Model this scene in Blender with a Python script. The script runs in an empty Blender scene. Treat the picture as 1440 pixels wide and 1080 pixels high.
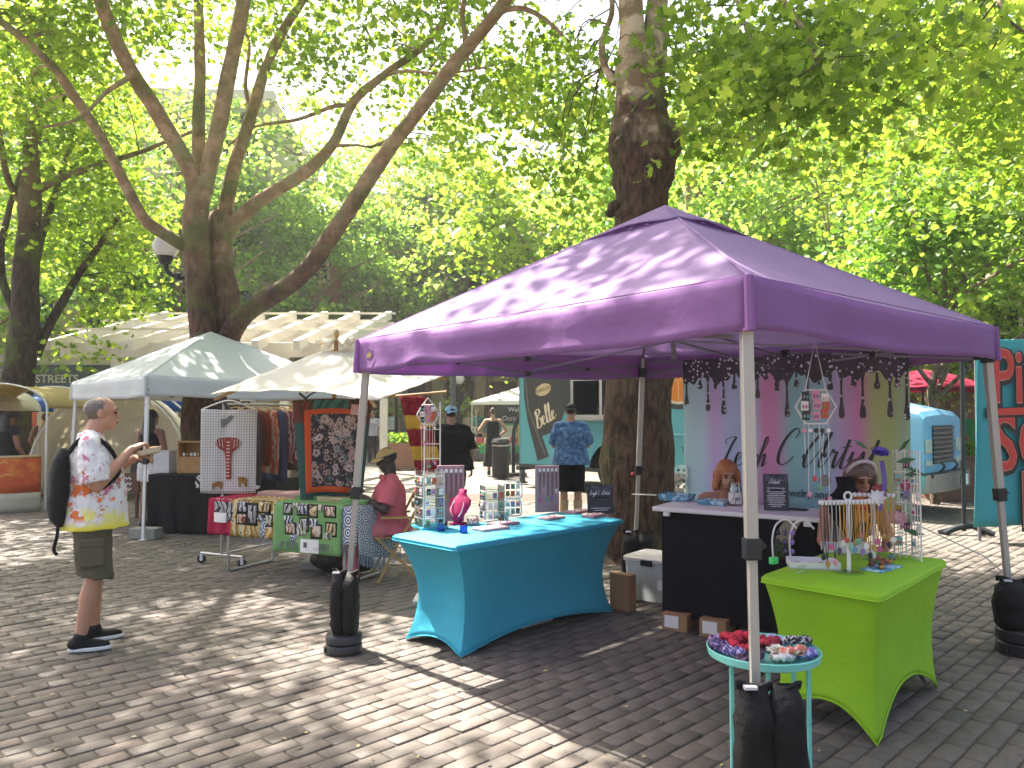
import bpy, bmesh, math, random
import numpy as np
from mathutils import Vector, Matrix, Euler, noise
random.seed(7); RNG = np.random.default_rng(11)
S = bpy.context.scene
PI = math.pi; R = math.radians
# ------------------------------------------------------------------ camera, sky, sun, exposure
EYE = 1.65; F = 1100.0; PITCH = math.atan(40 / F)
cd = bpy.data.cameras.new('camera'); cam = bpy.data.objects.new('camera', cd); S.collection.objects.link(cam)
cam.location = (0, 0, EYE); cam.rotation_euler = (PI / 2 + PITCH, 0, 0)
cd.sensor_width = 36; cd.lens = 36 * F / 1440; cd.clip_start = 0.05; cd.clip_end = 900
S.camera = cam
SUN_EL = R(57); SUN_AZ = math.atan2(-.68, .73)
wd = bpy.data.worlds.new('World'); S.world = wd; wd.use_nodes = True
_nt = wd.node_tree; _bg = _nt.nodes['Background']; _sk = _nt.nodes.new('ShaderNodeTexSky')
_sk.sky_type = 'NISHITA'; _sk.sun_disc = False; _sk.sun_elevation = SUN_EL; _sk.sun_rotation = SUN_AZ
_sk.dust_density = 6.0; _sk.air_density = .75; _sk.ozone_density = .3
_nt.links.new(_sk.outputs[0], _bg.inputs[0]); _bg.inputs[1].default_value = 0.095
sd = bpy.data.lights.new('sun', 'SUN'); sd.energy = 5.0; sd.angle = R(0.53); sd.color = (1.0, .935, .86)
so = bpy.data.objects.new('sun', sd); S.collection.objects.link(so); so.location = (-20, 22, 45)
_d = Vector((math.sin(SUN_AZ) * math.cos(SUN_EL), math.cos(SUN_AZ) * math.cos(SUN_EL), math.sin(SUN_EL)))
so.rotation_euler = _d.to_track_quat('Z', 'Y').to_euler()
S.view_settings.view_transform = 'Standard'; S.view_settings.look = 'None'
S.view_settings.exposure = 2.4; S.view_settings.gamma = 1.0; S.view_settings.use_curve_mapping = False
S.cycles.use_denoising = True
S.cycles.max_bounces = 8; S.cycles.diffuse_bounces = 4; S.cycles.transparent_max_bounces = 16
S.cycles.caustics_reflective = False; S.cycles.caustics_refractive = False
S.cycles.sample_clamp_indirect = 8.0

# ------------------------------------------------------------------ layout helpers
def W(u, v, d):
    """point at distance d in front of the lens whose picture position is u, v"""
    c, s = math.cos(PITCH), math.sin(PITCH)
    y = F * c - (540 - v) * s; z = F * s + (540 - v) * c
    k = d / y
    return Vector(((u - 720) * k, d, EYE + z * k))
def G(u, v, z0=0.0):
    """point of the level z0 seen at u, v"""
    c, s = math.cos(PITCH), math.sin(PITCH)
    y = F * c - (540 - v) * s; z = F * s + (540 - v) * c
    k = (z0 - EYE) / z
    return Vector(((u - 720) * k, y * k, z0))
def V(*a): return Vector(a)

# ------------------------------------------------------------------ materials
def C(h):
    h = h.lstrip('#'); o = []
    for i in (0, 2, 4):
        c = int(h[i:i + 2], 16) / 255
        o.append(c / 12.92 if c <= .04045 else ((c + .055) / 1.055) ** 2.4)
    return (*o, 1)
class NT:
    """little node-tree writer"""
    def __init__(s, name):
        s.m = bpy.data.materials.new(name); s.m.use_nodes = True; s.t = s.m.node_tree
        s.b = s.t.nodes['Principled BSDF']; s.out = s.t.nodes['Material Output']
    def n(s, typ, ins=None, **kw):
        nd = s.t.nodes.new('ShaderNode' + typ)
        for k, v in kw.items(): setattr(nd, k, v)
        for k, v in (ins or {}).items(): s.set(nd, k, v)
        return nd
    def set(s, nd, k, v):
        i = nd.inputs[k]
        if isinstance(v, bpy.types.NodeSocket): s.t.links.new(v, i)
        elif isinstance(v, bpy.types.Node): s.t.links.new(v.outputs[0], i)
        else: i.default_value = v
    def co(s, kind='Object', scale=None, rot=None, loc=None):
        c = s.n('TexCoord').outputs[kind]
        if scale is None and rot is None and loc is None: return c
        mp = s.n('Mapping', {'Vector': c})
        if scale is not None: mp.inputs['Scale'].default_value = scale if hasattr(scale, '__len__') else (scale,) * 3
        if rot is not None: mp.inputs['Rotation'].default_value = rot
        if loc is not None: mp.inputs['Location'].default_value = loc
        return mp.outputs[0]
    def mix(s, f, a, b, blend='MIX'):
        nd = s.n('Mix', data_type='RGBA', blend_type=blend)
        s.set(nd, 0, f); s.set(nd, 6, a); s.set(nd, 7, b); return nd.outputs[2]
    def math(s, op, a, b=0.0, c=None):
        nd = s.n('Math', {0: a, 1: b}, operation=op)
        if c is not None: s.set(nd, 2, c)
        return nd.outputs[0]
    def ramp(s, f, stops, interp='LINEAR'):
        nd = s.n('ValToRGB', {0: f}); cr = nd.color_ramp; cr.interpolation = interp
        while len(cr.elements) > 1: cr.elements.remove(cr.elements[-1])
        cr.elements[0].position = stops[0][0]; cr.elements[0].color = stops[0][1]
        for p, c in stops[1:]:
            e = cr.elements.new(p); e.color = c
        return nd.outputs[0]
    def noise(s, vec, scale, detail=4, rough=.55, out='Fac'):
        return s.n('TexNoise', {'Vector': vec, 'Scale': scale, 'Detail': detail, 'Roughness': rough}).outputs[out]
    def bump(s, h, strength=.3, dist=.01):
        s.set(s.b, 'Normal', s.n('Bump', {'Height': h, 'Strength': strength, 'Distance': dist}).outputs[0])
    def bs(s, **kw):
        for k, v in kw.items(): s.set(s.b, k.replace('_', ' '), v)
        return s
def gray(v): return (v, v, v, 1)
def mul(c, k): return (c[0] * k, c[1] * k, c[2] * k, 1)
_mc = {}
def mat(name, col, rough=.6, metal=0.0, var=.12, scale=6.0, bump=0.0, bscale=60.0, **kw):
    if name in _mc: return _mc[name]
    if isinstance(col, str): col = C(col)
    t = NT(name); co = t.co()
    f = t.noise(co, scale, 5)
    t.bs(Base_Color=t.mix(f, mul(col, 1 - var * 1.6), mul(col, 1 + var * 1.6)), Roughness=rough, Metallic=metal)
    if bump: t.bump(t.noise(co, bscale, 4), bump, .004)
    for k, v in kw.items(): t.set(t.b, k.replace('_', ' '), v)
    _mc[name] = t.m; return t.m
def fabric(name, col, trans=0.0, var=.07, weave=900.0, rough=.85, bump=.15, wr=5.0):
    """cloth: fine weave, soft wrinkles, optionally lets light through"""
    if name in _mc: return _mc[name]
    if isinstance(col, str): col = C(col)
    t = NT(name); co = t.co()
    f = t.noise(co, 4, 4)
    cc = t.mix(f, mul(col, 1 - var * 1.5), mul(col, 1 + var * 1.5))
    t.bs(Base_Color=cc, Roughness=rough, Specular_IOR_Level=.25)
    t.bump(t.math('ADD', t.noise(co, wr, 3), t.math('MULTIPLY', t.noise(co, weave, 1), .06)), bump, .05)
    if trans:
        tr = t.n('BsdfTranslucent', {'Color': cc})
        mx = t.n('MixShader', {0: trans, 1: t.b.outputs[0], 2: tr.outputs[0]})
        t.t.links.new(mx.outputs[0], t.out.inputs[0])
    _mc[name] = t.m; return t.m

# ------------------------------------------------------------------ mesh builder
def frame_from(d):
    d = Vector(d).normalized()
    a = Vector((0, 0, 1)) if abs(d.z) < .95 else Vector((1, 0, 0))
    x = a.cross(d).normalized(); y = d.cross(x)
    return x, y
class MB:
    def __init__(s): s.v = []; s.f = []; s.mi = []; s.T = None
    def add(s, vs, fs, m=0):
        o = len(s.v)
        if s.T is not None: vs = [s.T @ Vector(p) for p in vs]
        s.v.extend([tuple(p) for p in vs]); s.f.extend([tuple(i + o for i in f) for f in fs]); s.mi.extend([m] * len(fs))
        return s
    def box(s, c, size, rz=0, m=0, rot=None):
        a, b, h = size[0] / 2, size[1] / 2, size[2] / 2
        M = rot if rot is not None else Matrix.Rotation(rz, 3, 'Z'); c = Vector(c)
        vs = [c + M @ Vector((x * a, y * b, z * h)) for z in (-1, 1) for x, y in ((-1, -1), (1, -1), (1, 1), (-1, 1))]
        return s.add(vs, [(3, 2, 1, 0), (4, 5, 6, 7), (0, 1, 5, 4), (1, 2, 6, 5), (2, 3, 7, 6), (3, 0, 4, 7)], m)
    def bar(s, p0, p1, w, h=None, m=0):
        p0, p1 = Vector(p0), Vector(p1); h = h or w; d = (p1 - p0); x, y = frame_from(d)
        vs = [p + x * (a * w / 2) + y * (b * h / 2) for p in (p0, p1) for a, b in ((-1, -1), (1, -1), (1, 1), (-1, 1))]
        return s.add(vs, [(3, 2, 1, 0), (4, 5, 6, 7), (0, 1, 5, 4), (1, 2, 6, 5), (2, 3, 7, 6), (3, 0, 4, 7)], m)
    def tube(s, pts, r, n=8, m=0, cap=True, closed=False):
        pts = [Vector(p) for p in pts]; k = len(pts)
        rs = r if hasattr(r, '__len__') else [r] * k
        vs = []; x = None
        for i, p in enumerate(pts):
            if closed: d = pts[(i + 1) % k] - pts[i - 1]
            else: d = pts[min(i + 1, k - 1)] - pts[max(i - 1, 0)]
            if d.length < 1e-9: d = Vector((0, 0, 1))
            d.normalize()
            if x is None: x, y = frame_from(d)
            else:
                x = (x - d * x.dot(d))
                if x.length < 1e-6: x, y = frame_from(d)
                x.normalize(); y = d.cross(x)
            for j in range(n):
                a = 2 * PI * j / n
                vs.append(p + (x * math.cos(a) + y * math.sin(a)) * rs[i])
        fs = []
        for i in range(k if closed else k - 1):
            i2 = (i + 1) % k
            for j in range(n):
                j2 = (j + 1) % n
                fs.append((i * n + j, i * n + j2, i2 * n + j2, i2 * n + j))
        if cap and not closed:
            fs.append(tuple(reversed(range(n)))); fs.append(tuple((k - 1) * n + j for j in range(n)))
        return s.add(vs, fs, m)
    def cyl(s, p0, p1, r, r1=None, n=14, m=0): return s.tube([p0, p1], [r, r if r1 is None else r1], n, m)
    def lathe(s, prof, c=(0, 0, 0), n=24, m=0, cap=True):
        c = Vector(c); vs = [c + Vector((r * math.cos(2 * PI * j / n), r * math.sin(2 * PI * j / n), z)) for r, z in prof for j in range(n)]
        fs = [(i * n + j, i * n + (j + 1) % n, (i + 1) * n + (j + 1) % n, (i + 1) * n + j) for i in range(len(prof) - 1) for j in range(n)]
        if cap: fs += [tuple(reversed(range(n))), tuple((len(prof) - 1) * n + j for j in range(n))]
        return s.add(vs, fs, m)
    def loft(s, rings, m=0, cap=True, closed=False):
        n = len(rings[0]); vs = [p for r in rings for p in r]
        fs = [(i * n + j, i * n + (j + 1) % n, (i + 1) * n + (j + 1) % n, (i + 1) * n + j) for i in range(len(rings) - 1) for j in range(n)]
        if cap: fs += [tuple(reversed(range(n))), tuple((len(rings) - 1) * n + j for j in range(n))]
        return s.add(vs, fs, m)
    def ell(s, c, r, n=12, m=0, rot=None):
        c = Vector(c); r = r if hasattr(r, '__len__') else (r, r, r); k = max(4, n // 2); vs = []
        M = rot if rot is not None else Matrix.Identity(3)
        for i in range(1, k):
            a = PI * i / k
            for j in range(n):
                b = 2 * PI * j / n
                vs.append(c + M @ Vector((r[0] * math.sin(a) * math.cos(b), r[1] * math.sin(a) * math.sin(b), r[2] * math.cos(a))))
        vs += [c + M @ Vector((0, 0, r[2])), c - M @ Vector((0, 0, r[2]))]
        t, bt = len(vs) - 2, len(vs) - 1
        fs = [(i * n + (j + 1) % n, i * n + j, (i + 1) * n + j, (i + 1) * n + (j + 1) % n) for i in range(k - 2) for j in range(n)]
        fs += [(t, j, (j + 1) % n) for j in range(n)] + [(bt, (k - 2) * n + (j + 1) % n, (k - 2) * n + j) for j in range(n)]
        return s.add(vs, fs, m)
    def cap2(s, p0, r0, p1, r1, n=10, m=0):
        """tapered capsule"""
        p0, p1 = Vector(p0), Vector(p1); d = p1 - p0; L = max(d.length, 1e-5); d = d / L
        pts = [p0 - d * r0 * .98, p0 - d * r0 * .7, p0, p1, p1 + d * r1 * .7, p1 + d * r1 * .98]
        return s.tube(pts, [r0 * .2, r0 * .71, r0, r1, r1 * .71, r1 * .2], n, m)
    def grid(s, fn, nu, nv, m=0):
        vs = [fn(i / nu, j / nv) for j in range(nv + 1) for i in range(nu + 1)]
        fs = [(j * (nu + 1) + i, j * (nu + 1) + i + 1, (j + 1) * (nu + 1) + i + 1, (j + 1) * (nu + 1) + i) for j in range(nv) for i in range(nu)]
        return s.add(vs, fs, m)
    def prism(s, pts, thick, fr=None, m=0):
        """flat outline pts (x, y) given depth along the third axis; fr maps local (x, y, z) to space"""
        fr = fr or (lambda x, y, z: Vector((x, y, z))); k = len(pts)
        vs = [fr(x, y, 0) for x, y in pts] + [fr(x, y, thick) for x, y in pts]
        fs = [tuple(reversed(range(k))), tuple(range(k, 2 * k))] + [(i, (i + 1) % k, k + (i + 1) % k, k + i) for i in range(k)]
        return s.add(vs, fs, m)
    def ribbon(s, pts, w, fr, thick=.003, m=0):
        """stroke of varying width along 2D pts"""
        k = len(pts); L = []; Rr = []
        for i, (x, y) in enumerate(pts):
            a = pts[max(i - 1, 0)]; b = pts[min(i + 1, k - 1)]
            dx, dy = b[0] - a[0], b[1] - a[1]; l = math.hypot(dx, dy) or 1
            ww = (w[i] if hasattr(w, '__len__') else w) / 2
            L.append((x - dy / l * ww, y + dx / l * ww)); Rr.append((x + dy / l * ww, y - dx / l * ww))
        vs = [fr(x, y, thick) for x, y in L] + [fr(x, y, thick) for x, y in Rr] + [fr(x, y, 0) for x, y in L] + [fr(x, y, 0) for x, y in Rr]
        fs = []
        for i in range(k - 1):
            fs += [(k + i, k + i + 1, i + 1, i), (i, i + 1, 2 * k + i + 1, 2 * k + i), (3 * k + i, 3 * k + i + 1, k + i + 1, k + i)]
        return s.add(vs, fs, m)
    def mesh(s, name, mats, smooth=True, ang=40):
        me = bpy.data.meshes.new(name); me.from_pydata(s.v, [], s.f)
        for m in (mats if isinstance(mats, (list, tuple)) else [mats]): me.materials.append(m)
        if len(set(s.mi)) > 1 or (s.mi and s.mi[0]): me.polygons.foreach_set('material_index', s.mi)
        bm = bmesh.new(); bm.from_mesh(me); bmesh.ops.recalc_face_normals(bm, faces=bm.faces); bm.to_mesh(me); bm.free()
        if smooth:
            me.polygons.foreach_set('use_smooth', [True] * len(me.polygons)); me.set_sharp_from_angle(angle=R(ang))
        me.update(); return me
    def build(s, name, mats, parent=None, smooth=True, ang=40, bevel=0, solid=0, sub=0, kind=None, label=None):
        o = link(name, s.mesh(name, mats, smooth, ang), parent)
        if solid:
            md = o.modifiers.new('solid', 'SOLIDIFY'); md.thickness = solid; md.offset = 0
        if bevel:
            md = o.modifiers.new('bevel', 'BEVEL'); md.width = bevel; md.segments = 2; md.limit_method = 'ANGLE'
        if sub:
            md = o.modifiers.new('sub', 'SUBSURF'); md.levels = sub; md.render_levels = sub
        if kind: o['kind'] = kind
        if label: o['label'] = label
        return o
    def soft(s, name, m, parent, vox=.01, smooth=4, disp=0.0, dsize=.12):
        """overlapping volumes fused into one continuous skin"""
        me = bpy.data.meshes.new(name); me.from_pydata(s.v, [], s.f)
        bm = bmesh.new(); bm.from_mesh(me); bmesh.ops.recalc_face_normals(bm, faces=bm.faces); bm.to_mesh(me); bm.free()
        o = link(name, me, None)
        a = o.modifiers.new('r', 'REMESH'); a.mode = 'VOXEL'; a.voxel_size = vox
        b = o.modifiers.new('s', 'SMOOTH'); b.factor = .5; b.iterations = smooth
        if disp:
            tx = bpy.data.textures.get('folds%g' % dsize) or bpy.data.textures.new('folds%g' % dsize, 'CLOUDS')
            tx.noise_scale = dsize; tx.noise_depth = 2
            d = o.modifiers.new('d', 'DISPLACE'); d.texture = tx; d.strength = disp; d.mid_level = .5
        dg = bpy.context.evaluated_depsgraph_get(); dg.update()
        nm = bpy.data.meshes.new_from_object(o.evaluated_get(dg))
        o.modifiers.clear(); o.data = nm; nm.name = name; bpy.data.meshes.remove(me)
        nm.materials.clear(); nm.materials.append(m)
        nm.polygons.foreach_set('use_smooth', [True] * len(nm.polygons))
        if parent is not None: o.parent = parent
        return o
def link(name, me, parent=None):
    o = bpy.data.objects.new(name, me); S.collection.objects.link(o)
    if parent is not None: o.parent = parent
    return o
def tag(o, label, cat, group=None):
    o['label'] = label; o['category'] = cat
    if group: o['group'] = group
    return o
def thing(name, label, cat, loc=(0, 0, 0), rz=0.0, group=None):
    o = bpy.data.objects.new(name, None); S.collection.objects.link(o); o.empty_display_size = .1
    o.location = loc; o.rotation_euler = (0, 0, rz); return tag(o, label, cat, group)
def structure(o): o['kind'] = 'structure'; return o
def dup(o, loc=None, rz=None, label=None, parent=None):
    c = o.copy(); S.collection.objects.link(c); c.parent = parent
    if loc is not None: c.location = loc
    if rz is not None: c.rotation_euler = (0, 0, rz)
    if label: c['label'] = label
    for ch in list(o.children): dup(ch, parent=c)
    return c
def text(name, s, size, m, parent, fr_loc, rot, ext=.002, align='CENTER', bold=0.0, label=None):
    cu = bpy.data.curves.new(name, 'FONT'); cu.body = s; cu.size = size; cu.extrude = ext; cu.align_x = align; cu.align_y = 'CENTER'
    cu.offset = bold; cu.resolution_u = 3
    o = bpy.data.objects.new(name, cu); S.collection.objects.link(o)
    dg = bpy.context.evaluated_depsgraph_get(); dg.update()
    me = bpy.data.meshes.new_from_object(o.evaluated_get(dg)); bpy.data.objects.remove(o)
    me.materials.clear(); me.materials.append(m)
    q = link(name, me, parent); q.location = fr_loc; q.rotation_euler = rot
    if label: q['label'] = label
    return q
# cursive strokes: each letter a list of polylines in a box one x-height tall, and its advance
CUR = {
 'L': ([[(.25, 1.5), (.1, 1.75), (.35, 1.95), (.75, 2.0), (.6, 1.5), (.45, .8), (.3, .2), (.05, 0), (-.1, .15), (.2, .2), (.6, .0), (.95, .15)]], 1.0),
 'e': ([[(0, .4), (.35, .6), (.42, .9), (.2, .95), (.08, .5), (.2, .05), (.5, .15), (.65, .4)]], .58),
 'i': ([[(0, .4), (.2, .95), (.15, .3), (.25, 0), (.45, .3)], [(.3, 1.3), (.34, 1.38)]], .4),
 'g': ([[(.5, .8), (.3, .98), (.08, .6), (.15, .1), (.35, .2), (.55, .9), (.45, -.3), (.2, -.9), (-.05, -.7), (.2, -.2), (.7, .4)]], .65),
 'h': ([[(0, .4), (.4, 1.5), (.45, 2.0), (.3, 1.95), (.15, .9), (.08, 0), (.2, .6), (.42, .95), (.45, .5), (.45, .05), (.7, .35)]], .68),
 'C': ([[(.85, 1.45), (1.0, 1.8), (.8, 2.0), (.4, 1.6), (.15, .9), (.15, .25), (.4, 0), (.75, .2), (.95, .5)]], 1.15),
 'A': ([[(.95, 1.75), (.7, 1.9), (.35, 1.4), (.08, .7), (.1, .1), (.3, .05), (.7, .8), (1.15, 2.0), (1.0, 1.2), (.9, .4), (1.0, .0), (1.2, .3)]], 1.22),
 'r': ([[(0, .3), (.15, .8), (.2, 1.05), (.3, .85), (.45, .92), (.4, .4), (.45, .0), (.65, .3)]], .6),
 't': ([[(0, .3), (.25, 1.0), (.38, 1.6), (.25, .7), (.22, .1), (.4, .0), (.6, .3)], [(.05, 1.15), (.6, 1.25)]], .5),
 's': ([[(0, .2), (.3, .95), (.35, .6), (.42, .2), (.2, 0), (.1, .12), (.4, .05), (.6, .3)]], .55),
 'T': ([[(.45, 1.9), (.4, 1.0), (.3, .3), (.1, 0), (-.05, .15)], [(-.2, 1.55), (0, 1.9), (.5, 1.85), (1.0, 2.0)]], .75),
 'p': ([[(0, .4), (.2, .95), (.1, 0), (0, -.9)], [(.12, .3), (.3, .9), (.5, .8), (.45, .2), (.2, .05)], [(.45, .2), (.7, .35)]], .65),
 'B': ([[(.3, 1.85), (.25, 1.0), (.1, 0)], [(0, 1.6), (.3, 1.95), (.75, 1.9), (.8, 1.5), (.3, 1.05), (.75, .9), (.8, .3), (.45, -.05), (.05, .1)]], .95),
 'l': ([[(0, .3), (.35, 1.2), (.45, 1.85), (.32, 1.95), (.2, 1.2), (.18, .2), (.35, 0), (.55, .3)]], .46),
 'j': ([[(.3, .95), (.2, 0), (.05, -.7), (-.2, -.6), (.4, .3)]], .45), ' ': ([], .5)}
def smooth_line(pts, k=5):
    out = []; n = len(pts)
    for i in range(n - 1):
        p0, p1, p2, p3 = pts[max(i - 1, 0)], pts[i], pts[i + 1], pts[min(i + 2, n - 1)]
        for j in range(k):
            t = j / k
            out.append(tuple(.5 * (2 * p1[c] + (p2[c] - p0[c]) * t + (2 * p0[c] - 5 * p1[c] + 4 * p2[c] - p3[c]) * t * t + (3 * p1[c] - p0[c] - 3 * p2[c] + p3[c]) * t ** 3) for c in range(len(p1))))
    out.append(tuple(pts[-1])); return out
def cursive(mb, word, x0, y0, xh, fr, w=.12, slant=.25, thick=.002, m=0):
    x = x0
    for ch in word:
        st, adv = CUR[ch]
        for line in st:
            pts = smooth_line(line, 5)
            P = [(x + (a + b * slant) * xh, y0 + b * xh) for a, b in pts]
            ws = []
            for i in range(len(P)):
                a = P[max(i - 1, 0)]; b = P[min(i + 1, len(P) - 1)]
                l = math.hypot(b[0] - a[0], b[1] - a[1]) or 1
                dn = max(0, (a[1] - b[1]) / l)
                ws.append(w * xh * (.35 + .9 * dn ** 2))
            mb.ribbon(P, ws, fr, thick, m)
        x += adv * xh
    return x
# ------------------------------------------------------------------ ground
def paver_mat(name, tex):
    t = NT(name); co = t.co()
    if tex:
        v2 = t.co(rot=(0, 0, R(-45)))
        br = t.n('TexBrick', {'Vector': v2, 'Color1': C('#756c60'), 'Color2': C('#625a50'), 'Mortar': C('#4a4238'), 'Scale': 1.0,
                 'Mortar Size': .006, 'Brick Width': .217, 'Row Height': .112, 'Bias': 0.0})
        base = br.outputs[0]
    else:
        a = t.n('Attribute', attribute_name='v').outputs['Fac']
        base = t.ramp(a, [(0, C('#464038')), (.25, C('#5a5047')), (.5, C('#675c51')), (.75, C('#61584e')), (1, C('#756358'))])
    n1 = t.noise(co, .7, 4); n2 = t.noise(co, 14, 5); n3 = t.noise(co, 130, 3)
    base = t.mix(t.ramp(t.noise(co, .33, 5, .65), [(.42, gray(0)), (.62, gray(.5))]), base, C('#3a352d'))
    c = t.mix(t.math('MULTIPLY', n1, .55), base, C('#666057'))
    c = t.mix(t.ramp(n2, [(.35, gray(0)), (.7, gray(.45))]), c, C('#4f4a44'))
    c = t.mix(t.ramp(n3, [(.55, gray(0)), (.75, gray(.25))]), c, C('#b3a79b'))
    sp = t.n('TexVoronoi', {'Vector': co, 'Scale': 2.2, 'Randomness': 1.0}).outputs['Distance']
    c = t.mix(t.ramp(sp, [(.0, gray(.6)), (.05, gray(.5)), (.07, gray(0))]), c, C('#3d3934'))
    t.bs(Base_Color=c, Roughness=t.ramp(n2, [(.3, gray(.62)), (.7, gray(.9))]))
    t.bump(t.math('ADD', n3, t.math('MULTIPLY', n2, .8)), .35, .006)
    return t.m
M_PAVE = paver_mat('paver', False); M_PAVEFAR = paver_mat('paving_far', True)
M_SAND = mat('joint_sand', '#4a4338', .95, var=.25, scale=9)
ground = MB().grid(lambda a, b: V(-220 + 440 * a, -60 + 420 * b, -.03), 8, 8).build('ground', M_PAVEFAR); structure(ground)
bed = MB().grid(lambda a, b: V(-13 + 26 * a, -1 + 17 * b, -.0075), 4, 4).build('paving', M_SAND); structure(bed)
BL, BW = .217, .112
def brick_unit(seed):
    rr = random.Random(seed); l, w, h = .1025, .0495, .03; ch = .0045
    j = lambda s: rr.uniform(-s, s)
    top = [(x * (l - ch) + j(.0015), y * (w - ch) + j(.0015), j(.0012)) for x, y in ((-1, -1), (1, -1), (1, 1), (-1, 1))]
    mid = [(x * l + j(.001), y * w + j(.001), -ch) for x, y in ((-1, -1), (1, -1), (1, 1), (-1, 1))]
    bot = [(p[0], p[1], -h) for p in mid]
    fs = [(0, 1, 2, 3)]
    for a in (4, 8):
        for i in range(4): fs.append((a + i, a + (i + 1) % 4, a - 4 + (i + 1) % 4, a - 4 + i))
    return np.array(top + mid + bot), fs
def np_mesh(name, verts, faces_flat, nloop, m, attr=None, smooth=False):
    """mesh from arrays; faces_flat: (nf, nloop)"""
    me = bpy.data.meshes.new(name); nv = len(verts); nf = len(faces_flat)
    me.vertices.add(nv); me.vertices.foreach_set('co', np.asarray(verts, np.float32).ravel())
    me.loops.add(nf * nloop); me.loops.foreach_set('vertex_index', np.asarray(faces_flat, np.int32).ravel())
    me.polygons.add(nf); me.polygons.foreach_set('loop_start', np.arange(nf, dtype=np.int32) * nloop)
    if attr is not None:
        a = me.attributes.new('v', 'FLOAT', 'POINT'); a.data.foreach_set('value', np.asarray(attr, np.float32))
    me.materials.append(m); me.update(calc_edges=True); me.validate()
    if smooth: me.polygons.foreach_set('use_smooth', [True] * nf)
    return me
def lay_bricks():
    e1 = np.array([1, 1]) / math.sqrt(2); e2 = np.array([1, -1]) / math.sqrt(2)
    spots = []
    for r in range(-150, 130):
        for k in range(-60, 90):
            s_ = (k + .5 * (r % 2)) * BL; p = e1 * s_ + e2 * (r * BW)
            x, y = p
            if 2.7 < y < 14.6 and abs(x) < y * .70 + .75: spots.append((y + abs(x) * .1, x, y))
    spots.sort()
    units = [brick_unit(s) for s in range(12)]
    rz = math.pi / 4; c, s = math.cos(rz), math.sin(rz)
    shared = []
    for i, (vs, fs) in enumerate(units):
        me = np_mesh('brick', vs, fs, 4, M_PAVE, np.full(len(vs), (i + .5) / 12))
        shared.append(me)
    rng = np.random.default_rng(3); i = 0; n_single = 0
    V_, A_ = [], []; far = []
    for key, x, y in spots:
        k = int(rng.integers(12)); dz = rng.normal(0, .0024); tx, ty = rng.normal(0, .012, 2)
        show = y > 3.05 and abs(x) < y * .655 + .08
        if show and n_single < 300:
            o = link('brick', shared[k], bed); o.location = (x, y, dz); o.rotation_euler = (tx, ty * .5, rz + rng.normal(0, .008)); n_single += 1
        else:
            vs = units[k][0]; a = rz + rng.normal(0, .008); ca, sa = math.cos(a), math.sin(a)
            z = vs[:, 2] + dz + vs[:, 0] * ty * .5 + vs[:, 1] * tx
            V_.append(np.stack([x + vs[:, 0] * ca - vs[:, 1] * sa, y + vs[:, 0] * sa + vs[:, 1] * ca, z], 1)); A_.append(np.full(len(vs), rng.random()))
    n = len(V_); fs = np.array(units[0][1]); allf = (fs[None] + (np.arange(n) * len(units[0][0]))[:, None, None]).reshape(-1, 4)
    o = link('brick_field', np_mesh('brick_field', np.concatenate(V_), allf, 4, M_PAVE, np.concatenate(A_)), bed); o['kind'] = 'stuff'
lay_bricks()

# ------------------------------------------------------------------ trees
def bark_mat(name, dark, pale, zlo, zhi, moss=.3):
    t = NT(name); co = t.co(); st = t.co(scale=(1, 1, .28))
    rid = t.noise(st, 16, 7, .62); fine = t.noise(st, 60, 4, .6); blot = t.noise(co, 2.6, 4)
    plates = t.n('TexVoronoi', {'Vector': t.co(scale=(1, 1, .4)), 'Scale': 9.0}, feature='DISTANCE_TO_EDGE').outputs['Distance']
    cd_ = t.mix(t.ramp(rid, [(.40, gray(0)), (.60, gray(1))]), mul(C(dark), .35), mul(C(dark), 1.5))
    cd_ = t.mix(t.ramp(fine, [(.3, gray(.35)), (.6, gray(0))]), cd_, mul(C(dark), .3))
    cp = t.mix(t.ramp(t.noise(co, 5, 5), [(.4, gray(0)), (.55, gray(1))]), C(pale), mul(C('#8d7355'), .95))
    cp = t.mix(t.ramp(t.noise(co, 3.3, 4), [(.5, gray(0)), (.6, gray(.8))]), cp, C('#8a8660'))
    z = t.n('SeparateXYZ', {0: t.co()}).outputs[2]
    f = t.n('MapRange', {0: t.math('ADD', z, t.math('MULTIPLY', t.math('SUBTRACT', blot, .5), 3.0)), 1: zlo, 2: zhi}).outputs[0]
    c = t.mix(f, cd_, cp)
    c = t.mix(t.ramp(t.noise(co, 1.7, 5), [(.52, gray(0)), (.62, gray(moss))]), c, C('#4d5a22'))
    h = t.math('ADD', t.math('MULTIPLY', rid, 1.2), t.math('MULTIPLY', t.math('MINIMUM', plates, .12), 1.6))
    hh = t.math('MULTIPLY', h, t.math('SUBTRACT', 1.15, f))
    t.bs(Base_Color=c, Roughness=.9); t.bump(hh, 1.0, .06)
    return t.m
def leaf_mat(name, c0, c1, c2, tr=.5):
    t = NT(name); a = t.n('Attribute', attribute_name='v').outputs['Fac']
    col = t.ramp(a, [(0, C(c0)), (.5, C(c1)), (1, C(c2))])
    t.bs(Base_Color=col, Roughness=.5, Specular_IOR_Level=.35)
    tc = t.mix(1.0, col, (1.75, 1.6, .8, 1), 'MULTIPLY')
    trn = t.n('BsdfTranslucent', {'Color': tc})
    mx = t.n('MixShader', {0: tr, 1: t.b.outputs[0], 2: trn.outputs[0]})
    t.t.links.new(mx.outputs[0], t.out.inputs[0]); return t.m
M_LEAF = leaf_mat('plane_leaf', '#4f6d24', '#73923a', '#a2b656', .61)
M_LEAF2 = leaf_mat('far_leaf', '#55783c', '#789c4e', '#a4be6e', .63)
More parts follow.
